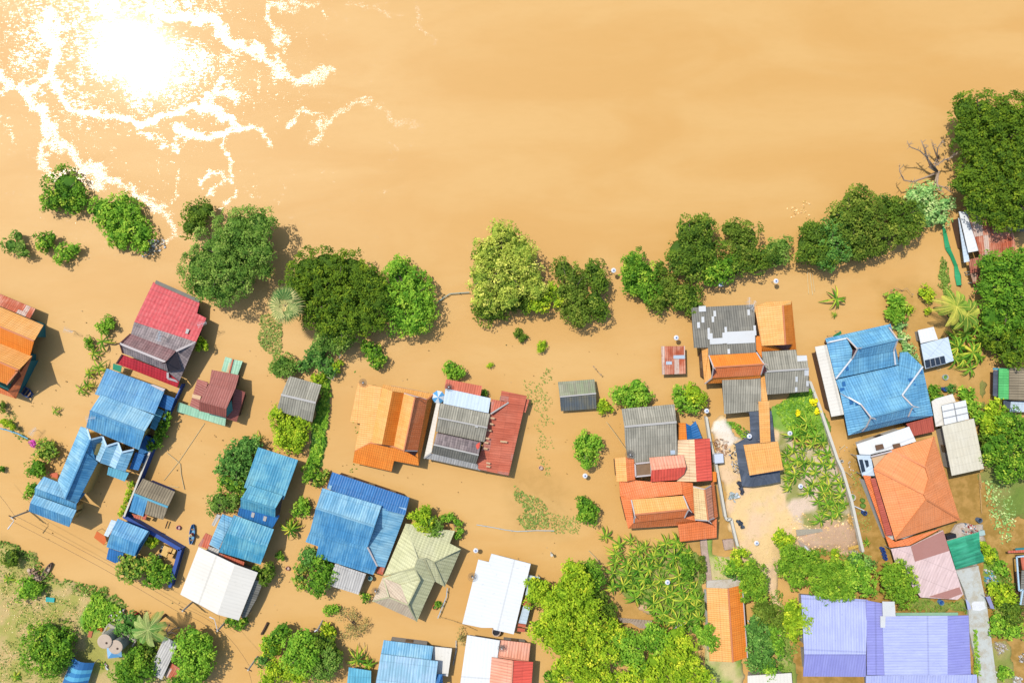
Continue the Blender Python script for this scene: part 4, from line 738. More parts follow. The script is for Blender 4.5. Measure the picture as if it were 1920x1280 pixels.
def quadmesh(name, v, tint, mats, parent=None, extra=None):
    nv = len(v); q = np.arange(nv, dtype=np.int32); me = bpy.data.meshes.new(name)
    ev, ef = (extra if extra else (np.zeros((0, 3)), np.zeros((0, 3), int)))
    V = np.concatenate([v, ev]); me.vertices.add(len(V)); me.vertices.foreach_set('co', V.astype('f').ravel())
    li = np.concatenate([q, (ef+nv).ravel()]).astype(np.int32); me.loops.add(len(li)); me.loops.foreach_set('vertex_index', li)
    me.polygons.add(nv//4+len(ef)); me.polygons.foreach_set('loop_start', np.concatenate([np.arange(0, nv, 4), nv+np.arange(0, len(ef)*3, 3)]).astype(np.int32))
    me.update(calc_edges=True); a = me.attributes.new('tint', 'FLOAT', 'POINT'); a.data.foreach_set('value', np.concatenate([tint, np.full(len(ev), 0.15)]).astype('f'))
    return link(name, me, mats, parent)
_ico = None
def ico():
    global _ico
    if _ico is None:
        bm = bmesh.new(); bmesh.ops.create_icosphere(bm, subdivisions=2, radius=1)
        _ico = (np.array([v.co[:] for v in bm.verts]), np.array([[v.index for v in f.verts] for f in bm.faces])); bm.free()
    return _ico
def blobcloud(lobes, leaf, blob, dens, gap, up=0.45):
    """lobes: (x,y,z,rh,rv). returns leaf quads gathered into clumps on the lobes' outer shells"""
    Vs, Ts, cores, blobs = [], [], [], []
    for (x, y, z, rh, rv) in lobes:
        c = np.array([x, y, z]); nb = max(7, int(4.2*(rh/blob)**1.9)); ph = rng.uniform(0, 6.28, 3)
        d = rng.normal(size=(nb, 3)); d[:, 2] = np.abs(d[:, 2])*1.0-0.25; d /= np.linalg.norm(d, axis=1)[:, None]
        az = np.arctan2(d[:, 1], d[:, 0]); wob = 1+0.10*np.sin(3*az+ph[0])+0.08*np.sin(5*az+ph[1])
        rr = (rng.uniform(0.78, 1.06, nb)*wob)[:, None]; rb = blob*rng.uniform(0.6, 1.25, nb)
        pb = c+d*np.array([max(rh-blob*.7, rh*.4), max(rh-blob*.7, rh*.4), max(rv-blob*.5, rv*.4)])*rr
        keep = rng.random(nb) > gap*0.6; pb, rb, d = pb[keep], rb[keep], d[keep]; bt = np.clip(rng.normal(0.45, 0.20, len(pb)), 0, 1)
        blobs += list(pb)
        for p, r_, dd, tb in zip(pb, rb, d, bt):
            n = max(5, int(dens*(r_/leaf)**2)); e = rng.normal(size=(n, 3))+dd*0.9+np.array([0, 0, 0.5]); e /= np.linalg.norm(e, axis=1)[:, None]
            pos = p+e*r_*rng.uniform(0.55, 1.12, n)[:, None]*np.array([1, 1, 0.8])
            nn = e*0.55+np.array([0, 0, up])+rng.normal(size=(n, 3))*0.30; nn /= np.linalg.norm(nn, axis=1)[:, None]
            v, tt = leaves(pos, nn, leaf*rng.uniform(0.65, 1.35, n), np.clip(tb+rng.normal(0, 0.10, n), 0, 1)); Vs.append(v); Ts.append(tt)
        cores.append((c, rh, rv))
    iv, jf = ico(); CV, CF = [], []; o = 0
    for c, rh, rv in cores:
        if gap > 0.45: continue
        w_ = iv*np.array([rh*0.66, rh*0.66, rv*0.30])-np.array([0, 0, rv*0.18])-np.array([0, 0, rv*0.12])+0*iv*(1+0.22*np.sin(iv[:, [1]]*5+c[0])*np.cos(iv[:, [0]]*4+c[1]))+c  # hidden disc inside the crown, added to make its cast shadow denser
        w_[:, 2] = np.maximum(w_[:, 2], -0.5); CV.append(w_); CF.append(jf+o); o += len(w_)
    return np.concatenate(Vs), np.concatenate(Ts), ((np.concatenate(CV), np.concatenate(CF)) if CV else None), blobs
STY = {  # leaf size, clump size, density, gaps
 'dome': (.17,.42,1.8,.02),
 'rain': (.19,.62,1.7,.03), 'dark': (.20,.8,1.7,.06), 'mid': (.21,.7,1.7,.06), 'fresh': (.21,.66,1.7,.08), 'lime': (.20,.75,1.6,.12), 'pale': (.19,.72,1.4,.3), 'olive': (.18,.85,1.7,.08),
 'autumn': (.19,.8,1.7,.1), 'teal': (.20,.62,1.7,.1), 'flower': (.24,.55,1.5,.12), 'reed': (.2,.5,1.4,.25), 'dry': (.13,.5,.5,.6), 'scrub': (.13,.5,.7,.5), 'purple': (.16,.3,1.3,.1), 'yellow': (.16,.3,1.5,.05)}
def T(label, style, spec, h, name='tree', cat=None, group=None, gap=None, flat=0.0, mats=None):
    """one tree or shrub: crown of leaf clumps over a tapered trunk with limbs"""
    lf, bl, de, gp = STY[style]; h = h*0.84 if h > 2.5 else h; gp = gp if gap is None else gap; lob = []; cat = cat or ('tree' if h >= 2.2 else 'shrub')
    if name == 'tree' and h < 2.2: name = 'shrub'
    for s in spec.split():
        v = [float(q) for q in s.split(',')]; zt = (v[3] if len(v) > 3 else 1)*h; r = v[2]*(1.02 if style == 'dome' else 1.08)/F*(H-zt)/H
        rv = min(r*(0.8-0.4*flat), zt*0.55); p = W(v[0], v[1], zt*0.7); lob.append((p.x, p.y, zt-rv, r, rv))
    if h < 1.5: bl *= 0.75
    mn = min(l[3] for l in lob); bl = min(bl, mn*0.55); lf = min(lf, mn*0.3)
    v, tt, core, blobs = blobcloud(lob, lf, bl, de, gp)
    A_ = sum(l[3]**2 for l in lob); cx = sum(l[0]*l[3]**2 for l in lob)/A_; cy = sum(l[1]*l[3]**2 for l in lob)/A_
    root = empty(name, (cx, cy, 0), label, cat, group); quadmesh('crown', v, tt, LM[style] if mats is None else mats, root, core)
    b = MB(); R = max(l[3] for l in lob); rt = max(0.05, 0.045*h+0.02*R); fork = (cx, cy, h*0.35)
    b.tube([(cx+.1, cy, -1.4), (cx, cy+.05, 0), fork], [rt*1.4, rt, rt*.8], 7)
    tg = [blobs[i] for i in rng.choice(len(blobs), min(len(blobs), 4+int(R*3)), replace=False)] if h > 1.2 else []
    for l in lob: tg.append(np.array(l[:3]))
    for p in tg:
        m = (np.array(fork)+p)/2+rng.normal(0, .15, 3)*min(1, R); b.tube([fork, m, p], [rt*.55, rt*.35, rt*.12], 5)
    b.build('trunk', M['bark'], root, smooth=True); return root
G1 = 'trees standing in the flood along the river bank'
T('dense bright green tree farthest up-left in the flooded river', 'mid', "117,348,36 92,378,20 142,372,20 120,375,26", 3.2, group=G1)
T('ragged bright green clump between the far left tree and the big olive tree', 'fresh', "183,392,24 212,392,26 240,400,28 252,432,32 215,432,28 200,415,22 222,455,16 265,460,16 232,372,12", 2.7, group=G1, gap=.2)
T('thin grey-green sapling at the left edge above the waterline', 'olive', "14,458,15 34,462,14 44,474,10 30,442,12", 1.9, gap=.45)
T('small dark green bush, middle of the three at the left edge', 'mid', "80,452,19 96,444,10", 1.9)
T('small bright green bush, right-most of the three at the left edge', 'fresh', "118,474,18 138,466,11 108,488,9", 1.9)
T('small gappy tree at the upper left shoulder of the big olive tree', 'dark', "362,398,24 385,392,18 352,425,18 370,422,18", 4.0, group=G1, gap=.35)
T('very large olive green tree overhanging the red tiled house', 'olive', "440,430,44 480,420,34 400,470,44 372,500,38 450,470,50 490,470,28 410,535,40 380,540,26 440,515,40 495,505,18,.7", 7.5, group=G1)
T('broad flat dark green rain tree in the middle left', 'rain', "575,508,36 610,500,38 655,510,40 690,530,36 625,545,60 670,560,48 585,560,48 555,538,28 640,600,44 610,590,40 700,565,26 680,600,30 710,605,18,.8", 6.2, group=G1, flat=.5)
T('rounded bright green tree touching the right side of the rain tree', 'fresh', "748,515,32 775,545,40 760,590,42 735,560,34 795,575,28 745,498,18 780,605,26", 4.8, group=G1)
T('light olive tree in front of the rain tree', 'olive', "622,620,30 608,640,24 638,640,24", 4.6)
T('dark green shrub in the shade below the rain tree', 'mid', "702,662,18 690,652,14 706,680,12 716,672,9", 2.0)
T('round olive shrub above the grey striped shed', 'olive', "528,684,22 545,690,16 518,695,14", 3.0)
T('leafy tangle of shrubs along the fence below the light olive tree', 'teal', "585,668,18 605,680,18 570,685,14 600,655,16 620,695,12", 2.2, gap=.25)
T('yellow-leaved shrub on the white fence line', 'lime', "630,690,9 636,680,7", 1.5)
T('small lime shrub behind the grey striped shed', 'lime', "592,712,12 605,706,8", 1.4)
T('tall pale yellow-green feathery tree on the bank', 'pale', "935,432,20 950,448,32 978,470,30 912,470,26 925,478,34 965,490,34 905,520,28 948,525,40 990,505,26,.9 1000,535,26,.9 905,552,24,.9 920,570,20,.8 955,560,24,.9 1010,540,18,.8", 6.6, group=G1, gap=.25)
T('dark understorey tree beneath the pale feathery tree', 'dark', "900,485,16 915,578,30 940,560,34 975,560,26 990,575,14 895,520,12", 3.0, group=G1)
T('bright yellow-green tree between the pale feathery tree and the brownish tree', 'lime', "1018,560,22 1038,545,16 1005,575,14 1045,568,10", 4.0, group=G1)
T('dark green and brown two-part tree right of the pale feathery tree', 'autumn', "1058,505,24 1080,530,28 1075,570,32 1090,590,24 1062,550,22", 4.6, group=G1)
T('dark rounded tree at the right end of the centre bank clump', 'dark', "1115,510,24 1128,530,20 1118,565,26 1128,585,18,.8", 4.4, group=G1)
T('bushy green tree nearest the white lamp in the river', 'mid', "1192,490,24 1210,510,26 1190,525,28 1215,545,26 1178,512,16", 4.0, group=G1)
T('brownish green low tree between two dark trees on the bank', 'autumn', "1248,535,26 1245,560,26 1265,545,22 1232,570,18", 3.4, group=G1)
T('green tree touching the grey roof corner', 'dark', "1295,550,24 1300,570,18 1278,570,18 1275,545,18", 3.6, group=G1)
T('largest dark round tree of the right centre bank', 'dark', "1300,435,34 1320,425,24 1288,470,38 1325,465,36 1280,490,26 1300,495,30", 5.4, group=G1)
T('small dark sprig left of the largest round bank tree', 'dark', "1236,498,10 1240,508,9", 2.0)
T('green tree at the foot of the largest round bank tree', 'mid', "1345,500,26 1358,515,20 1335,515,22 1368,495,18", 4.0, group=G1)
T('brown-green tree with a water gap behind it, on the right centre bank', 'autumn', "1380,430,22 1405,440,24 1395,462,26 1365,432,14", 4.6, group=G1)
T('deep green spreading tree low on the right centre bank', 'dark', "1395,485,26 1420,492,24 1380,500,20 1440,478,20", 4.0, group=G1)
T('thinning yellowish tree at the right tip of the centre bank', 'olive', "1455,468,22 1470,458,16 1462,485,16", 3.4, group=G1, gap=.3)
T('dark bluish green rounded tree, left end of the long bank thicket', 'dark', "1525,455,30 1545,480,26 1510,475,20 1530,430,24", 4.6, group=G1)
T('teal green tree, second in the long bank thicket', 'teal', "1552,440,30 1570,465,28 1555,490,20 1575,420,22", 4.8, group=G1)
T('tallest olive tree topping the long bank thicket', 'autumn', "1605,375,28 1625,385,26 1585,405,32 1615,420,38 1600,440,30 1630,410,26", 6.0, group=G1)
T('brown-green tree at the lower middle of the long bank thicket', 'autumn', "1625,455,30 1655,450,28 1605,470,20 1680,430,26 1690,445,16", 4.4, group=G1)
T('dark tree at the right end of the long bank thicket', 'dark', "1665,385,22 1700,400,30 1710,420,26 1690,415,26 1680,390,20", 4.8, group=G1)
T('pale green bamboo-like bush below the dead tree', 'reed', "1720,365,20 1745,360,22 1735,385,26 1760,390,22 1748,405,20 1770,410,14 1775,380,14", 3.0, gap=.3)
T('huge dark green tree filling the upper right corner', 'rain', "1815,205,34 1850,215,44 1895,220,44 1930,225,40 1830,250,44 1880,270,58 1930,280,50 1860,320,56 1915,330,56 1835,335,36,.95 1800,345,20,.8 1880,375,46 1930,380,46 1840,380,34,.9 1875,408,28,.85 1920,400,28,.8", 8.0, group='great trees at the right edge', flat=.3)
T('large green tree below the rusty orange roof at the right edge', 'mid', "1860,495,26 1895,500,34 1935,500,40 1870,540,34 1910,550,44 1945,560,40 1880,590,38 1925,610,44", 6.4, group='great trees at the right edge')
T('dark tree spilling down the right edge below the other right-edge tree', 'rain', "1865,625,24 1890,640,34 1930,650,40 1905,665,24", 5.0, group='great trees at the right edge')
T('lone bright green shrub poking from the water above the grey and red house', 'fresh', "843,690,14 858,697,13 845,703,11 866,700,7", 1.8)
T('tiny green sprig by the red tin lean-to', 'mid', "908,737,7 904,742,5", 1.2)
T('tiny low shrub in open water above the grey and red house', 'lime', "919,684,6", .7)
T('small dark green leafy clump in open water below the pale feathery tree', 'dark', "972,625,9 984,632,7 978,637,6", .9)
T('small yellow-green round shrub in open water', 'lime', "1016,648,10 1014,655,7", 1.1)
T('bright lime shrub on the wall of the red tiled house', 'lime', "376,640,11 383,648,9 372,651,7", 2.0)
T('pale shrub above the drooping banana plants near the red house', 'fresh', "200,602,12 205,610,10 194,618,10 186,612,7", 1.5)
T('small green shrub left of the drooping banana plants', 'mid', "163,640,9 168,650,7", 1.2)
T('yellow-green bushy tree below the grey striped shed', 'lime', "515,775,15 530,790,24 555,795,24 540,815,28 560,815,20 548,835,20 528,828,16", 3.2)
T('bluish green tree row along the left side of the blue-green roof', 'teal', "455,838,22 470,835,18 440,852,20 425,870,22 450,870,26 440,890,24 412,880,10", 3.4)
T('green-yellow shrub below the bluish tree row', 'mid', "430,910,20 450,915,16 420,900,12", 2.4)
T('olive willow-like shrub with thin twigs beside the blue-green roof', 'olive', "408,940,20 430,945,16 400,952,14 440,935,12", 1.9, gap=.35)
T('dark round shrub beside the two blue roofs on the grass strip', 'mid', "582,880,14 590,892,13 576,895,10", 1.8)
T('flowering orange-tipped shrub left of the largest blue roof', 'flower', "602,898,12 612,888,8 592,908,8", 1.3, gap=.3)
T('leafy shrub in the gap between the blue roofs', 'fresh', "565,945,14 572,958,12 556,960,10", 1.9)
T('small bush by the shaded lane between the blue roofs', 'mid', "522,1040,7 528,1046,6", 1.0)
T('dark green shrub below the two blue roofs, at the corner of the cream roof', 'dark', "492,1075,12 505,1068,14 498,1085,12 480,1068,10", 2.4)
T('low bushes at the bottom corner of the cream roof', 'mid', "432,1166,12 448,1172,10 458,1162,8", 1.6)
T('dark green shrub left of the largest blue roof lower corner', 'teal', "574,1040,14 584,1035,10 580,1052,10", 2.4)
T('yellow speckled shrub left of the round bushy tree', 'flower', "562,1070,13 560,1088,13 572,1058,10 566,1100,8", 1.9)
T('round bushy tree at the corner of the light grey lean-to', 'mid', "600,1062,22 610,1082,22 590,1095,20 598,1108,12", 3.6)
T('small round bush below the light grey lean-to', 'mid', "685,1121,10", 1.3)
T('yellow flowering tree beside the olive hip roof', 'lime', "782,968,14 798,962,16 790,985,16 805,980,14", 3.6)
T('dull green fine-leaved tree leaning on the olive hip roof', 'olive', "812,985,16 820,995,14 806,998,12", 3.4)
T('clipped hedge bending round the corner of the olive hip roof', 'fresh', "832,972,9 845,970,9 857,980,9 862,995,8 858,1005,7", 1.3, name='hedge', cat='hedge')
T('small round bush left of the olive hip roof in the lane', 'fresh', "615,1145,10 625,1143,10 632,1140,6", 1.2)
T('grey thinning scrub left of the bottom pale blue roof', 'scrub', "650,1160,20 668,1168,18 655,1185,18 680,1175,12", 1.6, gap=.6)
T('yellow-green shrub by the leaning lamp post', 'lime', "612,1180,12 622,1188,12 606,1190,8", 1.7)
T('small grey scrub between the two bottom roofs', 'scrub', "862,1188,12 868,1200,10", 1.2, gap=.5)
T('small green shrub touching the bottom edge between the bottom roof and the yellow-green grove', 'mid', "1030,1270,14 1045,1275,12", 2.0)
# lower left
T('dark round shrub at the left edge on the dry bank', 'dark', "14,1045,17 25,1052,10", 2.2)
T('yellow-green round tree on the dry bank', 'fresh', "48,1102,20 62,1108,17 40,1115,14", 2.8)
T('large round dense green tree on the dry bank', 'mid', "75,1200,34 95,1215,40 65,1230,30 105,1235,26 90,1245,28 122,1208,16", 4.8)
T('orange-tipped tree covering the corner of the blue ribbed shed', 'flower', "240,1055,20 230,1070,16 255,1065,20 245,1080,14", 3.2)
T('dark green tree inside the blue walled yard', 'mid', "285,1060,18 300,1075,20 280,1085,16 310,1082,14 292,1095,10", 2.8)
T('small leafy shrub inside the blue walled yard', 'lime', "280,1016,8 290,1014,8 287,1022,7", 1.6)
T('flowering shrub between the blue walled yard trees', 'flower', "284,1050,12 276,1058,8", 2.0)
T('feathery dark tree beside the coconut palm', 'teal', "240,1168,20 258,1180,18 232,1178,12", 3.6)
T('dense green tree below the water tanks', 'mid', "245,1245,26 225,1262,24 262,1235,20 270,1262,20 240,1275,22", 4.0)
T('dark leafy tree between the water tanks and the plank shed', 'dark', "272,1215,18 282,1235,16 265,1225,12", 3.0)
T('large green tree right of the plank shed', 'fresh', "358,1195,22 372,1215,28 350,1225,26 378,1235,24 360,1250,28 345,1210,18", 5.0)
T('second green tree at the bottom edge right of the plank shed', 'mid', "352,1270,22 375,1268,18 330,1285,18", 3.6)
T('row of yellow-green shrubs outside the blue wall near the long blue house', 'lime', "246,908,7 243,925,8 238,938,7 232,952,7 228,962,6", 1.3)
T('dark green vine mass hanging over the blue wall', 'mid', "308,795,10 300,812,12 292,828,12 285,838,9 315,780,8", 1.9)
T('round speckled tree at the lower left of the long blue house', 'flower', "82,840,18 92,850,15 76,852,12", 2.6)
T('second round green shrub below the round speckled tree', 'mid', "65,875,16 75,882,12 60,884,10", 2.2)
T('third dark shrub at the corner of the long blue house', 'mid', "60,915,12 66,922,10 54,926,9", 1.8)
T('purple blossoming shrub by the sunken wall at the left', 'purple', "62,831,7", 1.2, name='flowering_shrub')
T('yellow-green shrubs on the left edge below the orange house', 'lime', "16,795,8 5,790,8 25,800,6", 1.4)
T('dark shrub at the very left edge below the orange house', 'dark', "2,760,8 6,770,5", 1.2)
T('small green round shrub at the left edge of the flood', 'mid', "2,880,7", 1.0)
# bottom middle
T('dark green tree at the upper left of the bottom middle thicket', 'mid', "528,1185,18 515,1200,18 505,1212,16", 3.6, group='bottom middle thicket')
T('yellow-green tree at the left of the bottom middle thicket', 'lime', "500,1205,14 512,1220,16 495,1215,10", 3.2, group='bottom middle thicket')
T('bright yellow-green tree in the middle of the bottom thicket', 'fresh', "550,1210,20 570,1200,22 560,1225,24 580,1225,22 550,1240,22 575,1245,22", 4.6, group='bottom middle thicket')
T('dull green tree lowest in the bottom middle thicket', 'lime', "510,1262,20 535,1265,22 555,1270,20 500,1280,16", 3.6, group='bottom middle thicket')
T('olive tree at the right of the bottom middle thicket', 'olive', "610,1250,22 625,1240,16 600,1265,18 620,1225,14", 4.2, group='bottom middle thicket')
T('dark tree behind the leaning lamp post', 'dark', "600,1205,18 615,1212,18 628,1225,14", 3.4, group='bottom middle thicket')
T('small dark shrub at the left foot of the bottom middle thicket', 'teal', "490,1240,12 505,1248,10", 2.0)
# sheds right of centre
T('double crowned green tree behind the grey ribbed wing', 'fresh', "1195,722,16 1205,735,20 1188,745,20 1172,735,14 1160,742,16 1208,748,14 1180,752,14", 3.2)
T('yellow spiky shrub beside the lone mossy shed', 'lime', "1132,758,11 1140,765,10 1128,768,9", 1.6)
T('yellow topped round tree left of the orange Thai complex', 'lime', "1305,735,18 1312,750,16 1298,745,16", 3.4)
T('green half of the tree pair left of the orange Thai complex', 'fresh', "1275,738,16 1285,758,18 1300,762,14 1270,752,10", 3.0)
T('round green tree alone in the open water', 'fresh', "1100,828,20 1118,832,15 1092,845,18 1105,855,18 1085,830,10 1100,868,10", 3.0)
T('smaller round tree below the lone round tree', 'mid', "1098,945,16 1108,960,16 1095,965,15 1110,975,12", 2.8)
# big yellow-green grove
G2 = 'yellow-green grove at the bottom centre'
T('yellow-green tree touching the white roof, left end of the grove', 'lime', "1005,1100,22 1020,1112,22 1000,1120,18 1030,1125,18", 5.0, group=G2)
T('topmost yellow tree of the grove', 'lime', "1070,1065,20 1085,1075,20 1062,1085,16 1095,1090,18 1080,1100,20", 6.2, group=G2)
T('dark green tree at the top of the grove', 'mid', "1105,1065,16 1115,1080,18 1118,1095,14", 4.0, group=G2)
T('largest lime tree in the heart of the grove', 'lime', "1060,1120,32 1095,1130,30 1040,1150,30 1075,1165,36 1105,1160,26 1050,1180,26", 6.8, group=G2)
T('lime tree at the lower left of the grove', 'lime', "1015,1180,24 1035,1200,24 1055,1215,28 1030,1170,22 1070,1200,24", 5.6, group=G2)
T('dark green tree on the right flank of the grove', 'dark', "1130,1130,18 1140,1150,16 1120,1115,14 1145,1140,10", 3.4, group=G2)
T('bright lime tree in the lower middle of the grove', 'lime', "1095,1215,30 1120,1200,26 1080,1240,28 1115,1235,28 1140,1220,20", 6.2, group=G2)
T('lime tree at the bottom edge of the grove', 'lime', "1090,1272,26 1120,1270,26 1060,1255,24 1145,1275,20", 5.2, group=G2)
T('yellow-green tree above the plank walkway in the grove', 'lime', "1150,1175,18 1160,1190,16 1140,1185,16", 4.4, group=G2)
T('green tree right of the grove centre', 'fresh', "1170,1200,24 1185,1215,24 1165,1225,22 1190,1240,22", 5.4, group=G2)
T('green tree below the banana grove, in the bottom grove', 'fresh', "1225,1185,20 1240,1200,20 1210,1200,18 1230,1215,20", 4.4, group=G2)
T('lime-green tree at the bottom edge, right of the grove centre', 'lime', "1200,1262,26 1230,1250,26 1180,1275,20 1235,1275,24", 5.4, group=G2)
T('olive-lime tree at the bottom right of the grove', 'lime', "1270,1200,26 1285,1220,28 1265,1240,26 1300,1250,26 1280,1270,26 1320,1268,20", 5.4, group=G2)
T('lime round tree overhanging the long orange roof', 'fresh', "1328,1190,16 1335,1205,14 1315,1190,14 1305,1180,12 1325,1175,10", 4.2)
T('green round tree inside the left banana grove', 'mid', "1285,1050,14 1295,1060,16 1290,1072,12", 2.4)
T('brown-green clipped round hedge beside the paved path', 'autumn', "1316,1056,8 1317,1066,8 1315,1045,6", 1.5, name='hedge', cat='hedge')
T('small green clipped bush below the clipped hedge', 'olive', "1317,1080,7 1316,1088,6", 1.1, name='hedge', cat='hedge')
T('yellow top bush of the garden beside the dirt road', 'lime', "1385,1040,14 1393,1035,10 1380,1052,10", 2.4)
T('vivid green round bush of the garden beside the dirt road', 'fresh', "1376,1062,13 1385,1068,10 1368,1068,9", 2.2)
T('bluish low bush under the garden bushes', 'teal', "1372,1078,10 1386,1076,9 1365,1074,8", 1.2)
T('oval dark green tree left of the dirt road', 'dome', "1405,1062,16 1415,1075,22 1420,1095,24 1405,1090,20 1425,1112,18 1400,1112,16", 4.2)
T('brownish round tree right of the long orange roof', 'autumn', "1432,1140,20 1448,1148,18 1430,1155,18 1455,1165,14", 4.0)
T('bluish green tree along the right side of the long orange roof', 'teal', "1418,1165,16 1420,1185,22 1425,1210,26 1440,1225,24 1420,1240,22", 4.4)
T('lime tree right of the bluish green tree', 'fresh', "1455,1180,16 1450,1200,18 1458,1215,14 1445,1255,20", 3.8)
T('lime round tree beside the purple roof corner', 'lime', "1488,1145,20 1505,1155,20 1490,1172,22 1510,1172,16 1478,1160,16 1488,1188,12", 4.0)
T('large round green tree right of the dirt road', 'dome', "1485,1040,24 1505,1050,22 1478,1065,24 1500,1078,22 1490,1092,14 1515,1062,14", 4.6)
T('lime bush above the large round green tree', 'lime', "1465,1008,16 1480,1012,12 1472,1020,12", 2.2)
T('green shrub right of the large round green tree', 'mid', "1525,1040,10 1530,1052,10 1524,1062,10", 1.8)
T('round yellow-green tree over the purple roof', 'dome', "1545,1075,26 1570,1070,26 1540,1095,26 1570,1100,28 1550,1112,20 1585,1110,16", 5.0)
T('bright lime round tree right half over the purple roof', 'fresh', "1605,1070,26 1622,1085,22 1605,1098,24 1628,1105,12 1590,1078,18", 4.8)
T('bluish green tree behind the lime round tree', 'teal', "1612,1052,18 1628,1058,14 1600,1050,14", 3.4)
T('round tree between the purple roof and pink carport', 'dome', "1672,1075,22 1690,1072,22 1680,1098,26 1700,1095,24 1695,1120,22 1708,1110,14 1662,1085,14", 4.6)
T('small round bush in the murky water left of the wall end', 'lime', "1566,1036,9", 1.0)
T('yellow flowering shrub, top one beside the slanting white fence', 'yellow', "1527,753,7", 1.2, name='flowering_shrub')
T('yellow flowering shrub, lower one beside the slanting white fence', 'yellow', "1533,770,6", 1.1, name='flowering_shrub')
T('yellow flowering shrub alone on the grass by the grey roof', 'yellow', "1497,774,5.5", 1.0, name='flowering_shrub')
T('green tuft on the grass by the flowering shrubs', 'fresh', "1517,764,7", .9)
T('green tuft at the top end of the slanting white fence', 'fresh', "1522,735,6", .9)
T('leafy bush mass in the lagoon above the big blue Thai house', 'fresh', "1680,560,16 1688,572,18 1675,585,14 1692,590,14 1680,598,10", 2.0)
T('weedy scrub strip along the right corner of the big blue Thai house', 'reed', "1690,612,13 1697,635,12 1705,655,12 1712,672,12 1722,690,10", 1.2, gap=.35)
T('lime shrub left of the coconut palm', 'lime', "1738,548,13 1745,556,11", 1.6)
T('small lime shrub right of the bush mass', 'lime', "1708,582,9", 1.1)
T('small lime shrub below the round lime shrub', 'lime', "1741,583,7", 1.0)
T('green bush beside the white and pale blue shed', 'mid', "1752,730,11 1758,742,10 1745,750,9 1765,748,9", 1.4)
T('small bluish bush by the sunken pond ring', 'teal', "1785,728,9", 1.1)
T('shrubs in a row right of the stepped white roofs', 'fresh', "1812,735,12 1822,748,13 1830,765,14 1835,780,12 1820,765,10", 2.0)
T('yellow flowering tree above the stepped white roofs', 'lime', "1868,762,16 1860,780,18 1880,785,18 1850,800,14 1870,800,16", 3.4)
T('large green tree filling the right edge beside the beige roof', 'mid', "1900,790,26 1920,810,30 1880,830,28 1905,845,34 1870,855,24 1895,880,26 1925,870,30 1855,840,16", 4.8)
T('dark shrub gap tree below the yellow flowering tree', 'dark', "1848,820,12 1852,835,10 1845,800,10", 2.6)
T('lime bush right of the green shade net', 'lime', "1848,1022,10 1855,1035,12 1860,1048,10 1850,1045,9", 1.6)
T('leafy weeds on the rubbish bank beside the paved lane', 'fresh', "1878,1060,12 1885,1072,9 1870,1068,8", 1.2, gap=.3)
T('yellow-green bush right of the paved lane', 'lime', "1870,1105,14 1888,1112,16 1900,1122,12 1878,1125,12 1860,1098,9", 1.9)
T('dark round bush below the yellow-green lane bush', 'dark', "1895,1140,16 1912,1150,18 1900,1160,14", 2.2)
T('fresh green bush spreading under the dark round bush', 'fresh', "1872,1165,14 1880,1180,16 1895,1185,14 1912,1185,14 1868,1185,10", 1.6)
T('small green bush near the bottom right corner', 'fresh', "1884,1258,10 1893,1264,8 1878,1268,8", 1.2)
# ------------------------------------------------------------- banana plants and palms
def banana_mesh(n, L, wd, seed):
    r = random.Random(seed); v, f, t = [], [], []
    for k in range(n):
        a = 2*math.pi*k/n+r.uniform(-.35, .35); l = L*r.uniform(.7, 1.15); w_ = wd*r.uniform(.8, 1.2); lift = r.uniform(.15, .75); ti = r.uniform(.0, .85); seg = 6; b = len(v)
        ca, sa = math.cos(a), math.sin(a); tw = r.uniform(-.5, .5)
        for i in range(seg+1):
            s = i/seg; x = l*s*(1-.12*s); z = 1.0+lift*l*0.8*s-(0.6+lift)*l*0.75*s*s; hw = w_*0.5*math.sin(math.pi*min(1, .08+s*.92))**.6*(1-0.25*s)
            for q in (-1, 0, 1):
                yy = q*hw; zz = z-(abs(q)*-0.08)+q*tw*hw*.6; v.append((x*ca-yy*sa, x*sa+yy*ca, zz)); t.append(min(1, max(0, ti+(0.12 if q == 0 else 0))))
        for i in range(seg):
            for q in (0, 1): f.append((b+i*3+q, b+i*3+q+1, b+(i+1)*3+q+1, b+(i+1)*3+q))
    me = bpy.data.meshes.new('leaf_rosette'); me.from_pydata(v, [], f); at = me.attributes.new('tint', 'FLOAT', 'POINT'); at.data.foreach_set('value', t); me.materials.append(LM['ban']); return me
def stem_mesh(h, r0):
    b = MB(); b.tube([(0, 0, -1.3), (0, 0, 0), (0.04, 0.02, h)], [r0*1.2, r0, r0*.7], 7)
    me = bpy.data.meshes.new('stem'); me.from_pydata(b.v, [], b.f); me.materials.append(M['stem']); return me
M['stem'] = plain((170,170,90), 0.7, 0.2)
BM = [banana_mesh(n, L, w_, s) for n, L, w_, s in ((15, 2.0, .25, 1), (13, 2.2, .25, 2), (16, 1.8, .24, 3), (12, 2.35, .27, 4), (18, 1.9, .21, 5))]; SM = stem_mesh(1.05, .13)
def banana(px, py, sc, label, group=None, z=0.2, k=None, name='banana_plant'):
    k = rng.integers(len(BM)) if k is None else k; p = W(px, py, z+sc)
    root = empty(name, (p.x, p.y, z), label, 'banana plant', group)
    for nm, me in (('leaves', BM[k]), ('stem', SM)):
        o = bpy.data.objects.new(nm, me); COL.objects.link(o); o.parent = root
    root.scale = (sc, sc, sc); root.rotation_euler.z = random.uniform(0, 6.28); return root
GA = 'banana plants crowded in the grove left of the long orange roof'; GB = 'banana plants crowded beside the slanting white fence'
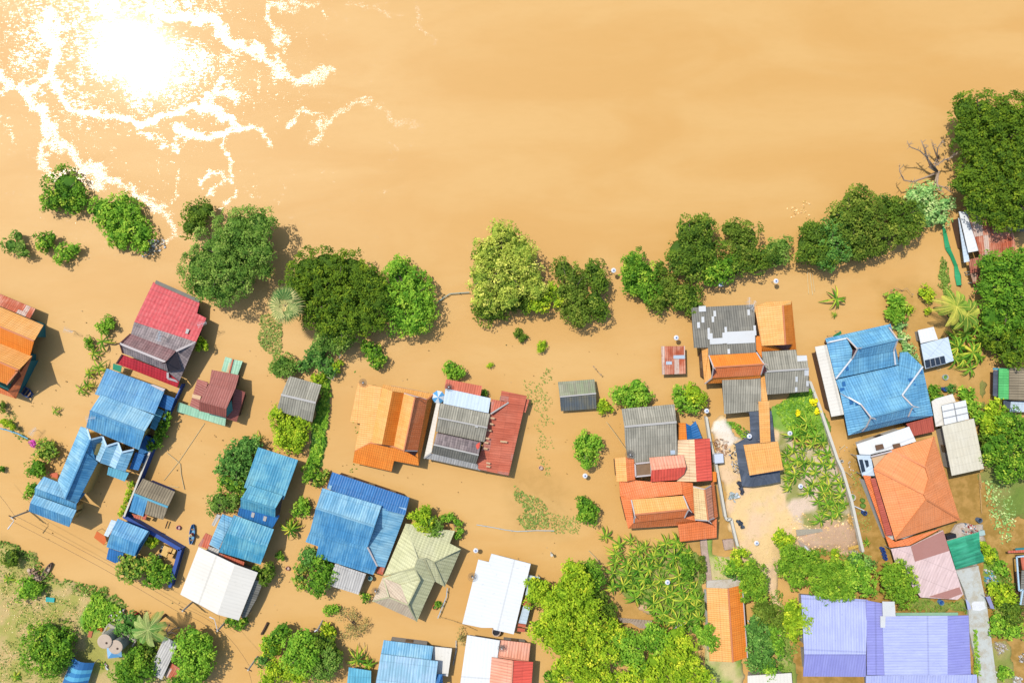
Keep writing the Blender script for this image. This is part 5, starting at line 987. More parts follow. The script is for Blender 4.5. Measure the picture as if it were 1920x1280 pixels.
ga = "1162,1022 1182,1015 1195,1030 1212,1025 1230,1028 1248,1015 1265,1018 1278,1025 1185,1045 1205,1048 1172,1058 1225,1045 1245,1040 1262,1042 1155,1052 1195,1068 1215,1062 1178,1078 1150,1075 1236,1060 1255,1068 1272,1078 1165,1095 1148,1100 1185,1092 1240,1088 1255,1098 1232,1110 1250,1120 1262,1108 1275,1095 1230,1140 1245,1148 1262,1140 1278,1125 1295,1120 1285,1145 1305,1138 1270,1160 1290,1160 1255,1165 1240,1162 1308,1120 1300,1105 1200,1108 1192,1122 1312,1160 1296,1092 1222,1128 1280,1112 1266,1052 1208,1082 1222,1095 1290,1034 1156,1036"
gb = "1500,800 1512,790 1525,800 1515,812 1490,815 1500,828 1530,818 1542,830 1520,832 1508,845 1535,848 1550,850 1485,845 1492,860 1480,875 1505,865 1522,868 1545,868 1560,868 1475,895 1490,890 1510,885 1530,885 1548,890 1565,890 1555,908 1540,905 1525,905 1575,905 1545,925 1560,925 1578,925 1535,940 1550,945 1565,945 1580,945 1545,962 1560,965 1572,962 1475,850 1538,975 1515,918 1468,870 1480,912"
ORD = 'first second third fourth fifth sixth seventh eighth ninth tenth'.split()
def grove(spec, nr, lo, hi, tail, grp, z):
    pts = sorted([tuple(map(float, q.split(','))) for q in spec.split()], key=lambda q: q[1]); n = math.ceil(len(pts)/nr)
    for r in range(nr):
        row = sorted(pts[r*n:(r+1)*n])
        for i, (x, y) in enumerate(row):
            banana(x+random.uniform(-3, 3), y+random.uniform(-3, 3), random.uniform(lo, hi), 'banana plant %s, %s row from the top, %s from its left' % (tail, ORD[r], ORD[i]), grp, z)
grove(ga, 8, .62, .95, 'in the left grove', GA, .2); grove(gb, 7, .55, .85, 'by the slanting fence', GB, .3)
for x, y, sc, lb, k in ((1567,560,1.0,'lone banana-like plant standing in open water above the big blue Thai house',3), (1135,1005,.75,'isolated banana plant at the upper left of the left banana grove',0), (1565,590,.35,'small drooping banana sprout below the lone one in open water',4),
   (545,992,1.05,'large spiky yellow-green banana clump between the blue roofs',4), (548,984,.8,'smaller banana plant overlapping the spiky clump between the blue roofs',2), (483,820,.5,'small yellow banana sprout at the corner of the blue-green roof',1), (104,770,.5,'single drooping banana plant in open water left of the long blue house',3),
   (193,640,.85,'top drooping banana plant of the row left of the red tiled house',3), (176,662,.7,'second drooping banana plant of the row left of the red tiled house',0), (186,690,.8,'third drooping banana plant, mid row left of the red tiled house',1), (168,700,.7,'yellowing banana plant, left side of the row near the red tiled house',2),
   (165,722,.7,'banana plant second from the bottom of the row near the long blue house',4), (152,730,.65,'lowest banana plant of the row near the long blue house',3), (670,1235,1.1,'broad-leaved papaya-like plant above the small sky blue roof',4), (690,1245,.8,'smaller papaya-like plant at the right corner of the small sky blue roof',2),
   (15,1085,.6,'yellow star-shaped banana plant on the dry bank',1), (30,1268,.6,'yellow-green banana sprout at the bottom of the dry bank',2), (193,1248,.5,'small banana sprout beside the striped tent',0),
   (1795,650,1.25,'large banana plant, left of the pair right of the pale blue shed',4), (1822,660,1.35,'large banana plant, right of the pair right of the pale blue shed',0), (1810,628,1.1,'banana plant above the large pair near the pale blue shed',2), (1838,640,1.1,'banana plant at the dark tree shade near the pale blue shed',1), (1818,690,.9,'lowest banana plant near the green edged shed',3), (1790,672,.9,'banana plant overhanging the pale blue shed corner',0),
   (1830,615,1.1,'banana plant under the second coconut palm at the right',1), (1806,672,1.0,'dense green banana plant below the large pair',4), (1835,668,1.0,'right-most banana plant below the large pair',2), (1790,640,1.0,'left-most banana plant above the pale blue shed',0), (1815,600,.9,'small banana plant at the foot of the second coconut palm',3), (1625,1018,.5,'small pale rosette plant in the murky water right of the wall end',2)):
    banana(x, y, sc, lb, None, 0.0, k)
def frondmat(name, c): return leafmat(name, c, .3)
def palm(px, py, h, L, n, label, fan=False, style='ban', lean=(0, 0)):
    p = W(px, py, h); root = empty('palm_tree', (p.x, p.y, 0), label, 'palm tree'); v, f, t = [], [], []
    for k in range(n):
        a = 2.39996*k+random.uniform(-.15, .15); l = L*random.uniform(.75, 1.1); up = random.uniform(.0, .8); ti = random.uniform(.2, .95); ca, sa = math.cos(a), math.sin(a)
        if fan:
            b0 = len(v); st = l*random.choice([.12,.25,.4]); cz = h+up*st*.9; m = 16
            for i in range(m):
                q = -1.25+2.5*i/(m-1); lr = (l-st)*(1-.18*abs(q))
                for (rr, dq, dz) in ((0, 0, 0), (lr*.55, -.06, .05), (lr, 0, -.35*lr*.6), (lr*.55, .06, .05)):
                    x = st+rr*math.cos(q+dq); y = rr*math.sin(q+dq); v.append((p.x+x*ca-y*sa, p.y+x*sa+y*ca, cz+dz+up*.2*rr)); t.append(ti+(.22 if i % 2 else -.22))
                f.append((b0+i*4, b0+i*4+1, b0+i*4+2, b0+i*4+3))
            b1 = len(v)
            for x, y, z_ in ((0, -.04, h-.1), (0, .04, h-.1), (st, .03, cz), (st, -.03, cz)): v.append((p.x+x*ca-y*sa, p.y+x*sa+y*ca, z_)); t.append(.9)
            f.append((b1, b1+1, b1+2, b1+3))
        else:
            m = 26
            for i in range(1, m):
                s = i/m; x = l*s*(1-.15*s*s); z_ = h+up*l*s*.7-l*s*s*(.35+up*.5); ll = .46*math.sin(math.pi*min(1, .12+s*.85))**.7
                for sg in (-1, 1):
                    b0 = len(v); dx = .35*ll
                    for xx, yy, zz in ((x-.035, sg*.02, 0), (x+.035, sg*.02, .0), (x+dx+.03, sg*ll, -.25*ll), (x+dx-.03, sg*ll, -.25*ll)):
                        v.append((p.x+xx*ca-yy*sa, p.y+xx*sa+yy*ca, z_+zz)); t.append(ti)
                    f.append((b0, b0+1, b0+2, b0+3))
            pb = len(v)
            for i in range(9):
                s = i/8; x = l*s*(1-.15*s*s); z_ = h+up*l*s*.7-l*s*s*(.35+up*.5)+.02
                for yy in (-.035, .035): v.append((p.x+x*ca-yy*sa, p.y+x*sa+yy*ca, z_)); t.append(1.0)
            for i in range(8): f.append((pb+2*i, pb+2*i+1, pb+2*i+3, pb+2*i+2))
    me = bpy.data.meshes.new('fronds'); me.from_pydata(v, [], f); at = me.attributes.new('tint', 'FLOAT', 'POINT'); at.data.foreach_set('value', [min(1, max(0, q)) for q in t]); link('fronds', me, LM[style], root)
    b = MB(); b.tube([(p.x+lean[0], p.y+lean[1], -1.4), (p.x+lean[0]*.4, p.y+lean[1]*.4, h*.5), (p.x, p.y, h)], [.24, .19, .16], 9); b.build('trunk', M['bark'], root, smooth=True)
LM['palmpale'] = frondmat('pale_palm_fronds', [(50,92,40), (104,134,70), (190,190,124)]); LM['palmgreen'] = frondmat('green_palm_fronds', [(46,92,36), (84,130,56), (150,168,100)])
palm(535, 573, 5.6, 2.75, 30, 'pale fan-leaved sugar palm beside the rain tree', True, 'palmpale')
palm(278, 1180, 5.2, 3.2, 13, 'coconut palm with grey-green fronds above the plank shed', False, 'palmgreen')
LM['palmyel'] = frondmat('yellow_palm_fronds', [(52,92,32), (104,142,46), (178,182,78)])
palm(1793, 575, 4.6, 3.3, 14, 'yellow-green coconut palm beside the green net on the lagoon', False, 'palmyel')
palm(1812, 590, 3.8, 2.8, 12, 'second lower coconut palm at the right of the yellow-green one', False, 'palmyel')
# dead tree
def dead(px, py, h, label, spec, rad=.2, z=None):
    p = W(px, py, 0); root = empty('dead_tree', (p.x, p.y, 0), label, 'dead tree'); b = MB()
    b.tube([(p.x, p.y, -1.4), (p.x, p.y, h*.3)], [rad*1.4, rad*1.1], 8); b.build('trunk', M['deadwood'], root, smooth=True); b = MB()
    for line in spec.split('|'):
        pts = P(line); n = len(pts); b.tube([(p.x, p.y, h*.25)]+pts, [rad]+[rad*(.75-.65*i/n) for i in range(n)], 6)
        for i in range(1, n):
            for _ in range(4):
                q = pts[i-1].lerp(pts[i], random.random()) if i > 1 else pts[i]; e = q+Vector((random.uniform(-.8, .8), random.uniform(-.8, .8), random.uniform(0, .5)))*min(1, rad*5); b.tube([q, (q+e)/2+Vector((.08, .08, .1)), e], [.05, .035, .012], 4)
    b.build('branches', M['deadwood'], root, smooth=True)
M['deadwood'] = plain((190,164,138), 0.9, 0.3, 4)
dead(1749, 327, 4.5, 'bare dead tree with crooked branches in the water at the upper right', "1744,310,1.8 1738,295,2.8 1725,283,3.6 1705,275,4.4 1701,264,4.8|1738,297,2.6 1734,280,3.8 1727,263,4.6|1752,312,1.6 1770,300,2.4 1785,295,3.0 1798,284,3.4|1735,333,1.2 1712,341,2.0 1695,338,2.8 1687,322,3.4 1686,312,3.8|1757,345,1.6 1762,358,2.4|1752,345,1.3 1772,352,1.8 1785,362,2.0|1742,313,2.2 1752,306,3.0 1760,310,3.4", .17)
dead(1755, 300, 2.5, 'smaller bare dead stump with forked top behind the large dead tree', "1757,290,1.4 1758,278,2.2 1764,268,2.8 1770,265,3|1756,292,1.2 1750,275,2.2 1747,268,2.6", .13)
dead(316, 1185, 1.6, 'grey bare twiggy snag above the plank shed', "325,1178,1.4 335,1176,1.8|312,1180,1.2 318,1172,1.7|322,1185,1.3 333,1188,1.6|316,1192,1.2 310,1195,1.4", .09)
dead(1121, 697, .6, 'small bare branch sticking out of the open water above the lone shed', "1118,693,.5 1113,687,.8|1124,700,.4 1127,703,.6", .05)
dead(1690, 545, .8, 'bare pale twigs in the lagoon above the leafy bush mass', "1700,540,.7 1710,552,.6|1680,540,.6 1670,545,.5", .04)
# ------------------------------------------------------------- floating and ground cover plants
def cover(label, poly, style, per, size, z=0.05, name='weeds', cat='weeds', hvar=0.12, th=0.0, sc=0.6):
    pts = PX(poly); xs, ys = [p[0] for p in pts], [p[1] for p in pts]; ar = (max(xs)-min(xs))*(max(ys)-min(ys)); n = int(ar*per)
    x, y = rng.uniform(min(xs), max(xs), n), rng.uniform(min(ys), max(ys), n); d = pdist(x, y, pts); nn = vnoise(x, y, sc, 77, 3)
    k = (d > 0) & (nn+np.clip(d*.25, 0, .25) > 0.5+th); x, y = x[k], y[k]; n = len(x)
    if n == 0: print('cover empty', label); return
    c = np.stack([x, y, z+rng.uniform(0, hvar, n)], 1); no = np.stack([rng.normal(0, .5, n), rng.normal(0, .5, n), np.ones(n)], 1); no /= np.linalg.norm(no, axis=1)[:, None]
    v, t = leaves(c, no, size*rng.uniform(.6, 1.4, n), np.clip(vnoise(x, y, 1.5, 5)+rng.normal(0, .15, n), 0, 1), 1.8); o = quadmesh(name, v, t, LM[style]); tag(o, label, cat, None, 'stuff')
cover('mat of green water weeds trailing below the sugar palm', "490,590 520,588 532,600 528,640 530,660 512,668 495,655 484,640 486,610", 'weed', 48.0, 0.17, .04, 'water_weeds', 'water weeds', .15, -.1)
cover('bright green water weeds along the grass strip beside the grey striped shed', "615,700 622,740 614,800 606,850 598,874 578,868 590,810 600,760 604,705", 'fresh', 38, .24, .3, 'water_weeds', 'water weeds', .2, -.12)
cover('curved band of green water weeds above the sunken fence', "960,905 985,925 1015,935 1030,960 1028,990 985,992 968,970 985,955 965,935", 'weed', 38.400000000000006, 0.17, .04, 'water_weeds', 'water weeds', .15, -.03)
cover('scattered water weeds between the lone mossy shed and red roofed house', "975,690 1035,690 1040,900 1015,900", 'weed', 11.200000000000001, 0.15, .03, 'water_weeds', 'water weeds', .06, .1)
cover('faint weeds and floating debris around the end of the sunken fence', "1030,960 1090,970 1085,1000 1035,1000", 'weed', 25.6, 0.15, .03, 'water_weeds', 'water weeds', .1, .0)
cover('bits of floating weed left of the bright orange house and blue roofs', "660,690 690,690 690,860 655,920", 'olive', 3, .18, .03, 'water_weeds', 'water weeds', .04, .13)
cover('tall green grass on the dry bank above the water tanks', "182,1104 215,1128 236,1142 228,1158 200,1170 165,1180 155,1160", 'fresh', 42, .26, .4, 'grass', 'grass', .3, -.15)
cover('dry straw grass on the lower left bank', "0,1020 35,1030 70,1062 95,1095 165,1110 200,1140 160,1190 130,1280 0,1280", 'dry', 7, .11, .34, 'dry_grass', 'dry grass', .1, .06)
cover('green lawn on the slope beside the black tarpaulin', "1450,762 1476,744 1518,728 1530,752 1548,800 1500,828 1470,800", 'fresh', 34, .2, .28, 'grass', 'grass', .12, -.2)
cover('small green lawn left of the black tarpaulin', "1364,790 1378,790 1402,808 1404,820 1388,820", 'fresh', 40, .18, .34, 'grass', 'grass', .1, -.2)
cover('green weeds on the bank of the left banana grove', "1150,1060 1260,1022 1322,1060 1322,1175 1245,1176 1190,1120 1140,1090", 'olive', 15, .22, .26, 'ground_cover', 'weeds', .2, -.02)
cover('patchy garden weeds beside the paved path', "1336,1040 1380,1050 1385,1080 1340,1085", 'fresh', 22, .16, .3, 'ground_cover', 'weeds', .12, .02)
cover('weeds on the rubbish strewn bank right of the paved lane', "1842,1030 1866,1030 1905,1100 1895,1190 1862,1180", 'olive', 22, .2, .22, 'ground_cover', 'weeds', .2, -.02)
cover('green strip of plants between the purple roof and the paved lane', "1820,1178 1826,1176 1834,1262 1824,1264", 'fresh', 60, .22, .35, 'ground_cover', 'weeds', .3, -.3)
cover('murky water weeds below the stepped white and beige roofs', "1840,895 1900,900 1905,980 1880,1040 1850,960", 'reed', 14, .2, .1, 'water_weeds', 'water weeds', .15, .0)
cover('weedy bank inside the lagoon beside the green net', "1764,475 1776,490 1780,540 1798,575 1790,610 1756,530", 'olive', 26, .2, .15, 'ground_cover', 'weeds', .15, -.05)
cover('sparse weeds by the wall right of the banana plants', "1590,850 1620,900 1640,1010 1610,1000", 'weed', 14.4, 0.14, .03, 'water_weeds', 'water weeds', .06, .04)
cover('weeds on the strip behind the purple roof gutter', "1702,1122 1812,1128 1824,1150 1702,1146", 'olive', 18, .18, .15, 'ground_cover', 'weeds', .12, .0)
cover('floating scraps of weed in the open flood at the upper right', "1460,370 1520,370 1520,420 1480,420", 'dry', 5, .2, .03, 'water_weeds', 'water weeds', .05, .1)
cover('weeds in the flood by the left edge wall', "0,780 25,770 60,810 80,850 40,830", 'weed', 28.8, 0.15, .05, 'water_weeds', 'water weeds', .1, .0)
cover('dry grass and debris in the garden right of the dirt road', "1468,960 1600,960 1600,1030 1500,1030", 'dry', 8, .16, .42, 'dry_grass', 'dry grass', .08, .02)
cover('green fringe of weeds where the lower left bank meets the flood', "0,1012 34,1018 66,1038 90,1070 120,1084 170,1096 205,1100 240,1135 228,1148 190,1120 160,1118 120,1108 80,1098 60,1062 25,1036 0,1032", 'olive', 34, .2, .02, 'water_weeds', 'water weeds', .25, -.08)
cover('patches of green grass over the dry lower left bank', "0,1030 60,1060 90,1110 170,1120 150,1200 140,1290 0,1290", 'olive', 12, .12, .36, 'grass', 'grass', .12, .1, sc=.35)
cover('green weeds along the murky edge of the sandy garden', "1468,1015 1600,1020 1598,1050 1540,1048 1475,1060", 'olive', 24, .2, .1, 'ground_cover', 'weeds', .2, .0)
cover('weeds on the soft bank between dirt road and purple roof', "1440,1100 1478,1110 1475,1150 1500,1200 1480,1262 1455,1262 1462,1190 1440,1150", 'olive', 22, .2, .2, 'ground_cover', 'weeds', .2, -.02)
# ------------------------------------------------------------- slabs, lanes, walls, fences
def slab(name, spec, zm, z, mat, label=None, cat=None, kind='structure', th=0.25):
    b = MB(); pts = P(spec, zm, z)
    ar = sum(a.x*c.y-c.x*a.y for a, c in zip(pts, pts[1:]+pts[:1])); pts = pts if ar > 0 else pts[::-1]
    b.prism(pts, z-th-1.0); return tag(b.build(name, mat), label, cat, None, kind)
def slabmat(rgb, name='slab', px=0.0, rot=0.0, dirt=(190,170,130)):
    t = NT(name); pos = t.pos(); n = t.noise(pos, .9, 5, .65); n2 = t.noise(pos, 6, 4, .7); c = t.mix(t.m('MULTIPLY', t.ss(n, .42, .66), .55), A(*rgb), A(*dirt))
    k = t.m('MULTIPLY_ADD', n2, .35, .82)
    if px:
        mp = t.n('ShaderNodeMapping'); mp.inputs['Rotation'].default_value = (0, 0, R_(rot)); t.L(pos, mp.inputs[0]); br = t.n('ShaderNodeTexBrick'); br.inputs['Scale'].default_value = px; br.inputs['Mortar Size'].default_value = .03
        br.inputs['Color1'].default_value = (1, 1, 1, 1); br.inputs['Color2'].default_value = (.82, .82, .82, 1); br.inputs['Mortar'].default_value = (.6, .6, .6, 1); t.L(mp.outputs[0], br.inputs[0]); c = t.mix(1.0, c, br.outputs[0], 'MULTIPLY')
    t.base(t.mix(1.0, c, k, 'MULTIPLY'), .9, .15); t.bump(n2, .03, .6); return t.mat
CM = slabmat((216,218,208), 'worn_concrete', 0); BR = slabmat((232,198,176), 'pink_brick_paving', 2.2, 5); LC = slabmat((226,216,200), 'pale_concrete')
slab('paved_lane', "1335,315 1530,275 1560,430 1600,600 1640,900 1665,1100 1700,1350 1545,1350 1520,1150 1455,850 1442,600 1405,480", 'N', .45, CM)
slab('garden_path', "1522,45 1578,45 1592,180 1612,300 1622,400 1575,402 1562,200 1535,185", 'O', .42, BR)
slab('patio', "1716,55 1805,45 1818,128 1732,142", 'O', .4, BR); slab('pavement', "1580,402 1870,385 1885,440 1760,470 1578,464", 'O', .44, LC)
slab('clean_concrete', "1470,600 1490,580 1580,578 1592,640 1540,660 1480,655", 'N', .462, slabmat((250,250,248), 'washed_concrete', 0, 0, (236,236,232)), th=.0)
slab('concrete_yard', "1275,40 1345,-75 1400,-90 1560,-60 1540,-20 1250,65", 'N', .4, slabmat((222,204,190), 'dusty_slab'))
def plank_deck(name, spec, zm, z, label, cat, mat, n=12):
    b = MB(); p = P(spec, zm, z)
    for i in range(n):
        t0, t1 = i/n+.01, (i+.88)/n; b.prism([p[0].lerp(p[1], t0), p[0].lerp(p[1], t1), p[3].lerp(p[2], t1), p[3].lerp(p[2], t0)][::-1], z-.06)
    tag(b.build(name, mat), label, cat)
WD = plain((206,182,158), .85, .2); GW = plain((196,184,160), .85, .25)
plank_deck('plank_walkway', "812,718 1112,745 1100,772 850,762", 'O', .5, 'curved grey plank walkway between the grove trees and the banana grove', 'walkway', WD, 22)
plank_deck('plank_walkway', "905,752 1085,775 1045,812 1000,808", 'O', .44, 'lower lying end of the plank walkway beside the grove', 'walkway', WD, 12)
plank_deck('board_stack', "1155,148 1160,205 1385,165 1375,140", 'P', .62, 'stack of long weathered boards lying in the sandy garden', 'boards', GW, 7)
plank_deck('board_stack', "1165,232 1200,300 1290,340 1255,290", 'P', .55, 'pinkish boards beside the fallen white post', 'boards', WD, 5)
plank_deck('board_stack', "1602,300 1606,325 1692,300 1688,278", 'P', .5, 'yellow timber boards by the end of the slanting white fence', 'boards', plain((238,190,90), .7, .1), 4)
plank_deck('board_stack', "1610,335 1640,372 1690,352 1680,325", 'P', .4, 'broken brown timber below the yellow boards', 'boards', WD, 4)
def wall(name, spec, zm, h, wd, mat, label, cat='wall', posts=0, cap=None):
    b = MB(); p = P(spec, zm, h)
    root = empty(name, (p[0].x, p[0].y, 0), label, cat)
    for a, c in zip(p[:-1], p[1:]):
        d = (c-a).normalized()*wd*.5; a2, c2 = a-d, c+d; n = Vector((-d.y, d.x, 0)).normalized()*wd/2
        b.prism([a2-n, c2-n, c2+n, a2+n], -1.3)
    b.build('panel', mat, root)
    if cap:
        b = MB()
        for a, c in zip(p[:-1], p[1:]): b.bar(a+Vector((0,0,.05)), c+Vector((0,0,.05)), wd+.1, .08)
        b.build('coping', cap, root)
    if posts:
        for a, c in zip(p[:-1], p[1:]):
            n = max(1, int((c-a).length/posts))
            for i in range(n+1):
                q = a.lerp(c, i/n); bb = MB(); bb.box((q.x, q.y, h/2-.4), (wd+.14, wd+.14, h+1.1), 0); bb.build('post', mat, root)
WW = plain((232,224,204), .85, .15); BW = plain((14,98,178), .55, .12)
wall('boundary_wall', "935,10 965,200 1020,420 1098,860 1112,888 1148,882 1165,960 1205,1118", 'J', .8, .24, WW, 'pale perimeter wall between the orange Thai house and the dirt yard', cap=WW)
wall('boundary_wall', "1519,716 1536,760 1553,810 1570,860 1580,882 1597,940 1607,985 1618,1033", '_', .8, .28, WW, 'slanting white fence wall between the banana plants and the murky lagoon', 'wall', 0, WW)
wall('boundary_wall', "1292,380 1065,950", 'B', 1.5, .16, BW, 'left stretch of the deep blue perimeter wall with a white top', cap=WW)
wall('boundary_wall', "1065,950 1545,1232 1455,1545", 'B', 1.2, .42, BW, 'thick deep blue perimeter wall round the yard with the boxes', cap=plain((12,84,160), .5, .1))
wall('boundary_wall', "1292,380 1560,-180", 'B', 1.0, .16, BW, 'deep blue wall behind the low lean-to of the long blue house')
WF = plain((200,214,214), .7, .1); OF = plain((222,178,110), .8, .2)
def rail(spec, zm, z, r, mat, label, name='fence', cat='fence', po=2.6):
    p = P(spec, zm, z); root = empty(name, (p[0].x, p[0].y, 0), label, cat); b = MB(); b.tube(p, r, 5); b.build('rail', mat, root)
    L = 0
    for a, c in zip(p[:-1], p[1:]):
        n = max(1, int((c-a).length/po))
        for i in range(n): q = a.lerp(c, (i+.5)/n); bb = MB(); bb.tube([(q.x, q.y, -1.3), (q.x, q.y, z+.12)], r*1.2, 5); bb.build('post', mat, root)
rail("1250,380 1400,405 1500,425 1600,438 1760,430 1915,432", 'G', .12, .06, WF, 'nearly sunken pale fence line running right from the olive hip roof')
rail("1000,920 992,1000 960,1080 918,1180", 'G', .5, .07, WF, 'grey fence rail between the olive hip roof and the white roof')
rail("930,1170 1040,1200 1130,1232 1250,1285", 'G', .25, .05, OF, 'low tan fence rail below the white roof corner')
rail("1075,640 1075,730 1048,850", 'H', .3, .06, WF, 'short grey fence rail between the bottom two roofs')
rail("0,195 60,210 150,240 240,285", 'B', .4, .09, plain((110,190,220), .6, .1), 'blue topped sunken wall at the left edge below the orange house')
rail("0,855 60,810 110,780 275,768", 'T', .35, .07, plain((160,190,180), .7, .1), 'bent pale rail sticking out of the water left of the feathery tree')
rail("1545,500 1555,620", 'M', .3, .06, OF, 'thin rail at the murky water edge below the beige roof')
rail("1535,490 1558,830", 'M', .25, .05, OF, 'submerged fence line right of the orange hip roof')
rail("815,480 775,600 755,690", 'S', .4, .06, WW, 'white fence line at the foot of the light olive tree')
rail("620,635 690,665 752,695", 'S', .5, .07, WD, 'short beige rail above the grey striped shed')
# bamboo poles and lines in the water
BP = plain((238,214,160), .8, .1)
def pole(spec, zm, z, r, label, name='bamboo_pole', cat='pole', mat=None):
    b = MB(); b.tube(P(spec, zm, z), r, 6); tag(b.build(name, mat or BP), label, cat)
pole("1430,405 1500,460 1545,500", 'B', .12, .05, 'bamboo pole floating above the blue wall, upper left of the crossed pair')
pole("1545,500 1552,590 1580,718", 'B', .12, .05, 'long bamboo pole hanging down from the crossed poles')
pole("1755,150 1530,485 1405,640", 'B', .05, .045, 'thin line stretched across the water from the mint walkway to the brown-grey shed', 'rope', 'rope')
pole("1440,690 1530,700", 'B', .1, .05, 'short bamboo pole beside the grey shed corner')
pole("1800,680 1803,760 1812,872", 'U', .1, .035, 'left of three thin bamboo stakes lying below the long thicket')
pole("1822,690 1832,780 1845,880", 'U', .1, .05, 'middle and thickest of three bamboo stakes below the long thicket')
pole("1842,690 1852,770 1862,852", 'U', .1, .035, 'right of three thin bamboo stakes lying below the long thicket')
pole("718,780 800,890 890,1020", 'I', .9, .035, 'straight rope from the yellow spiky shrub to the grey ribbed wing', 'rope', 'rope')
pole("565,145 620,200 665,255", 'O', .3, .05, 'thin bamboo pole at the top left of the banana grove')
pole("335,290 385,248", 'M', .2, .05, 'thin bamboo stick in the water below the big blue Thai house')
pole("355,468 400,480 440,515", 'M', .3, .05, 'bent bamboo stick beside the slanting white fence')
pole("450,762 550,808", 'M', .5, .08, 'white pole leaning on the slanting white fence', mat=M['whitep'])
pole("237,700 242,655", 'H', .2, .03, 'left thin cane standing above the papaya-like plant')
pole("290,705 285,655", 'H', .2, .03, 'right thin cane standing above the papaya-like plant')
pole("832,760 805,815 778,862", 'E', .25, .16, 'dark sunken beam above the bottom middle thicket', 'beam', 'beam', M['darkwood'])
pole("1440,990 1428,1020 1418,1050", 'B', .4, .09, 'short dark post leaning beside the blue wall', 'post', 'post', M['darkwood'])
pole("1290,815 1330,790 1395,765", 'O', .4, .08, 'whitish pole lying among the lower banana plants', mat=M['whitep'])
pole("740,925 825,1010", 'P', 1.6, .08, 'white pole leaning against the long orange roof', mat=M['whitep'])
pole("1228,290 1275,340", 'P', .6, .14, 'fallen white post beside the large round green tree', 'post', 'post', M['whitep'])
# ------------------------------------------------------------- lamps, posts, dishes, wires
def lamp(px, py, h, label, square=False):
    p = W(px, py, h); root = empty('solar_lamp', (p.x, p.y, 0), label, 'lamp', 'small white lamps on thin poles'); b = MB(); b.tube([(p.x, p.y, -1.2), (p.x, p.y, h)], .035, 6); b.build('pole', M['metalgrey'], root)
    b = MB()
    if square: b.box((p.x, p.y, h+.03), (.6, .6, .08), .1)
    else: b.lathe((p.x, p.y, h), [(.1, -.06), (.34, -.02), (.36, .04), (.28, .09)], 18)
    b.build('shade', M['whitep'], root); b = MB(); b.lathe((p.x, p.y, h+.08), [(.12, 0), (.12, .06), (.05, .1)], 10); b.build('light_cap', plain((90,130,200), .4, .05), root)
for x, y, h, lb, sq in ((1150.5,507,1.8,'round white lamp in the river between two bank thickets',0), (1351.5,533,1.9,'square white lamp below the largest round bank tree',1), (1455,527,1.6,'round white lamp below the right tip of the centre bank',0), (1268,633,1.6,'round white lamp above the rusty tin hut',0),
   (1097,891.5,1.3,'round white lamp below the lone round tree',0), (892,1031.5,1.3,'round white lamp above the white roof, right of the olive hip roof',0), (1251.5,1091,1.6,'round white lamp inside the left banana grove',0), (1405,817.5,2.8,'round white lamp standing through the black tarpaulin',0),
   (1481,812,1.2,'bluish white lamp at the top of the right banana plants',0), (1501,911,1.2,'bluish lamp among the right banana plants',0), (1418.5,1017.5,.9,'small blue-white lamp on the dirt road',0), (1325,770,1.6,'dark topped lamp beside the yellow topped round tree',0)):
    lamp(x, y, h, lb, sq)
def satdish(px, py, z, r, label):
    p = W(px, py, z); root = empty('satellite_dish', (p.x, p.y, z-.5), label, 'satellite dish'); b = MB(); b.tube([(p.x, p.y, z-.6), (p.x, p.y, z)], .04, 6); b.build('mast', M['metalgrey'], root)
    b = MB(); n = 28
    for k in range(n):
        a = 2*math.pi*k/n; b.tube([(p.x, p.y, z), (p.x+.5*r*math.cos(a), p.y+.5*r*math.sin(a), z+.05), (p.x+r*math.cos(a), p.y+r*math.sin(a), z+.22)], .012, 4)
    for q in (.33, .66, 1.0): b.tube([(p.x+q*r*math.cos(2*math.pi*k/20), p.y+q*r*math.sin(2*math.pi*k/20), z+.22*q*q) for k in range(21)], .016, 4)
    b.build('dish', plain((120,110,100), .6, .1), root); b = MB(); b.tube([(p.x, p.y, z), (p.x+.05, p.y, z+.45)], .02, 4); b.box((p.x+.05, p.y, z+.5), (.12, .12, .14), 0); b.build('feed_horn', M['whitep'], root)
satdish(885.5, 1080, 2.6, .62, 'mesh satellite dish at the left edge of the white roof'); satdish(841, 725, 2.6, .5, 'mesh satellite dish on the top corner of the red tin lean-to') ; satdish(704, 1106, 2.3, .5, 'mesh satellite dish on the left corner of the olive hip roof'); satdish(681, 717, 2.2, .55, 'mesh satellite dish on the corner of the bright orange house'); satdish(1180, 851, 2.9, .6, 'dark mesh satellite dish beside the grey ribbed wing'); satdish(940, 1213, 2.9, .5, 'mesh satellite dish on the white roof at the bottom edge')
def antenna(px, py, z, label, rz=0.5, mat='metalgrey', s=1.0):
    p = W(px, py, z); root = empty('tv_antenna', (p.x, p.y, z-1), label, 'antenna'); b = MB(); b.tube([(p.x, p.y, z-1.6), (p.x, p.y, z)], .03, 5); b.build('mast', M[mat], root); b = MB(); c, s_ = math.cos(rz), math.sin(rz)
    b.tube([(p.x-.7*c*s, p.y-.7*s_*s, z), (p.x+.7*c*s, p.y+.7*s_*s, z)], .022, 4)
    for k in range(7): q = -.65+.2*k; l = .45-.035*k; b.tube([(p.x+(q*c+l*s_)*s, p.y+(q*s_-l*c)*s, z), (p.x+(q*c-l*s_)*s, p.y+(q*s_+l*c)*s, z)], .016, 4)
    b.build('elements', M[mat], root)
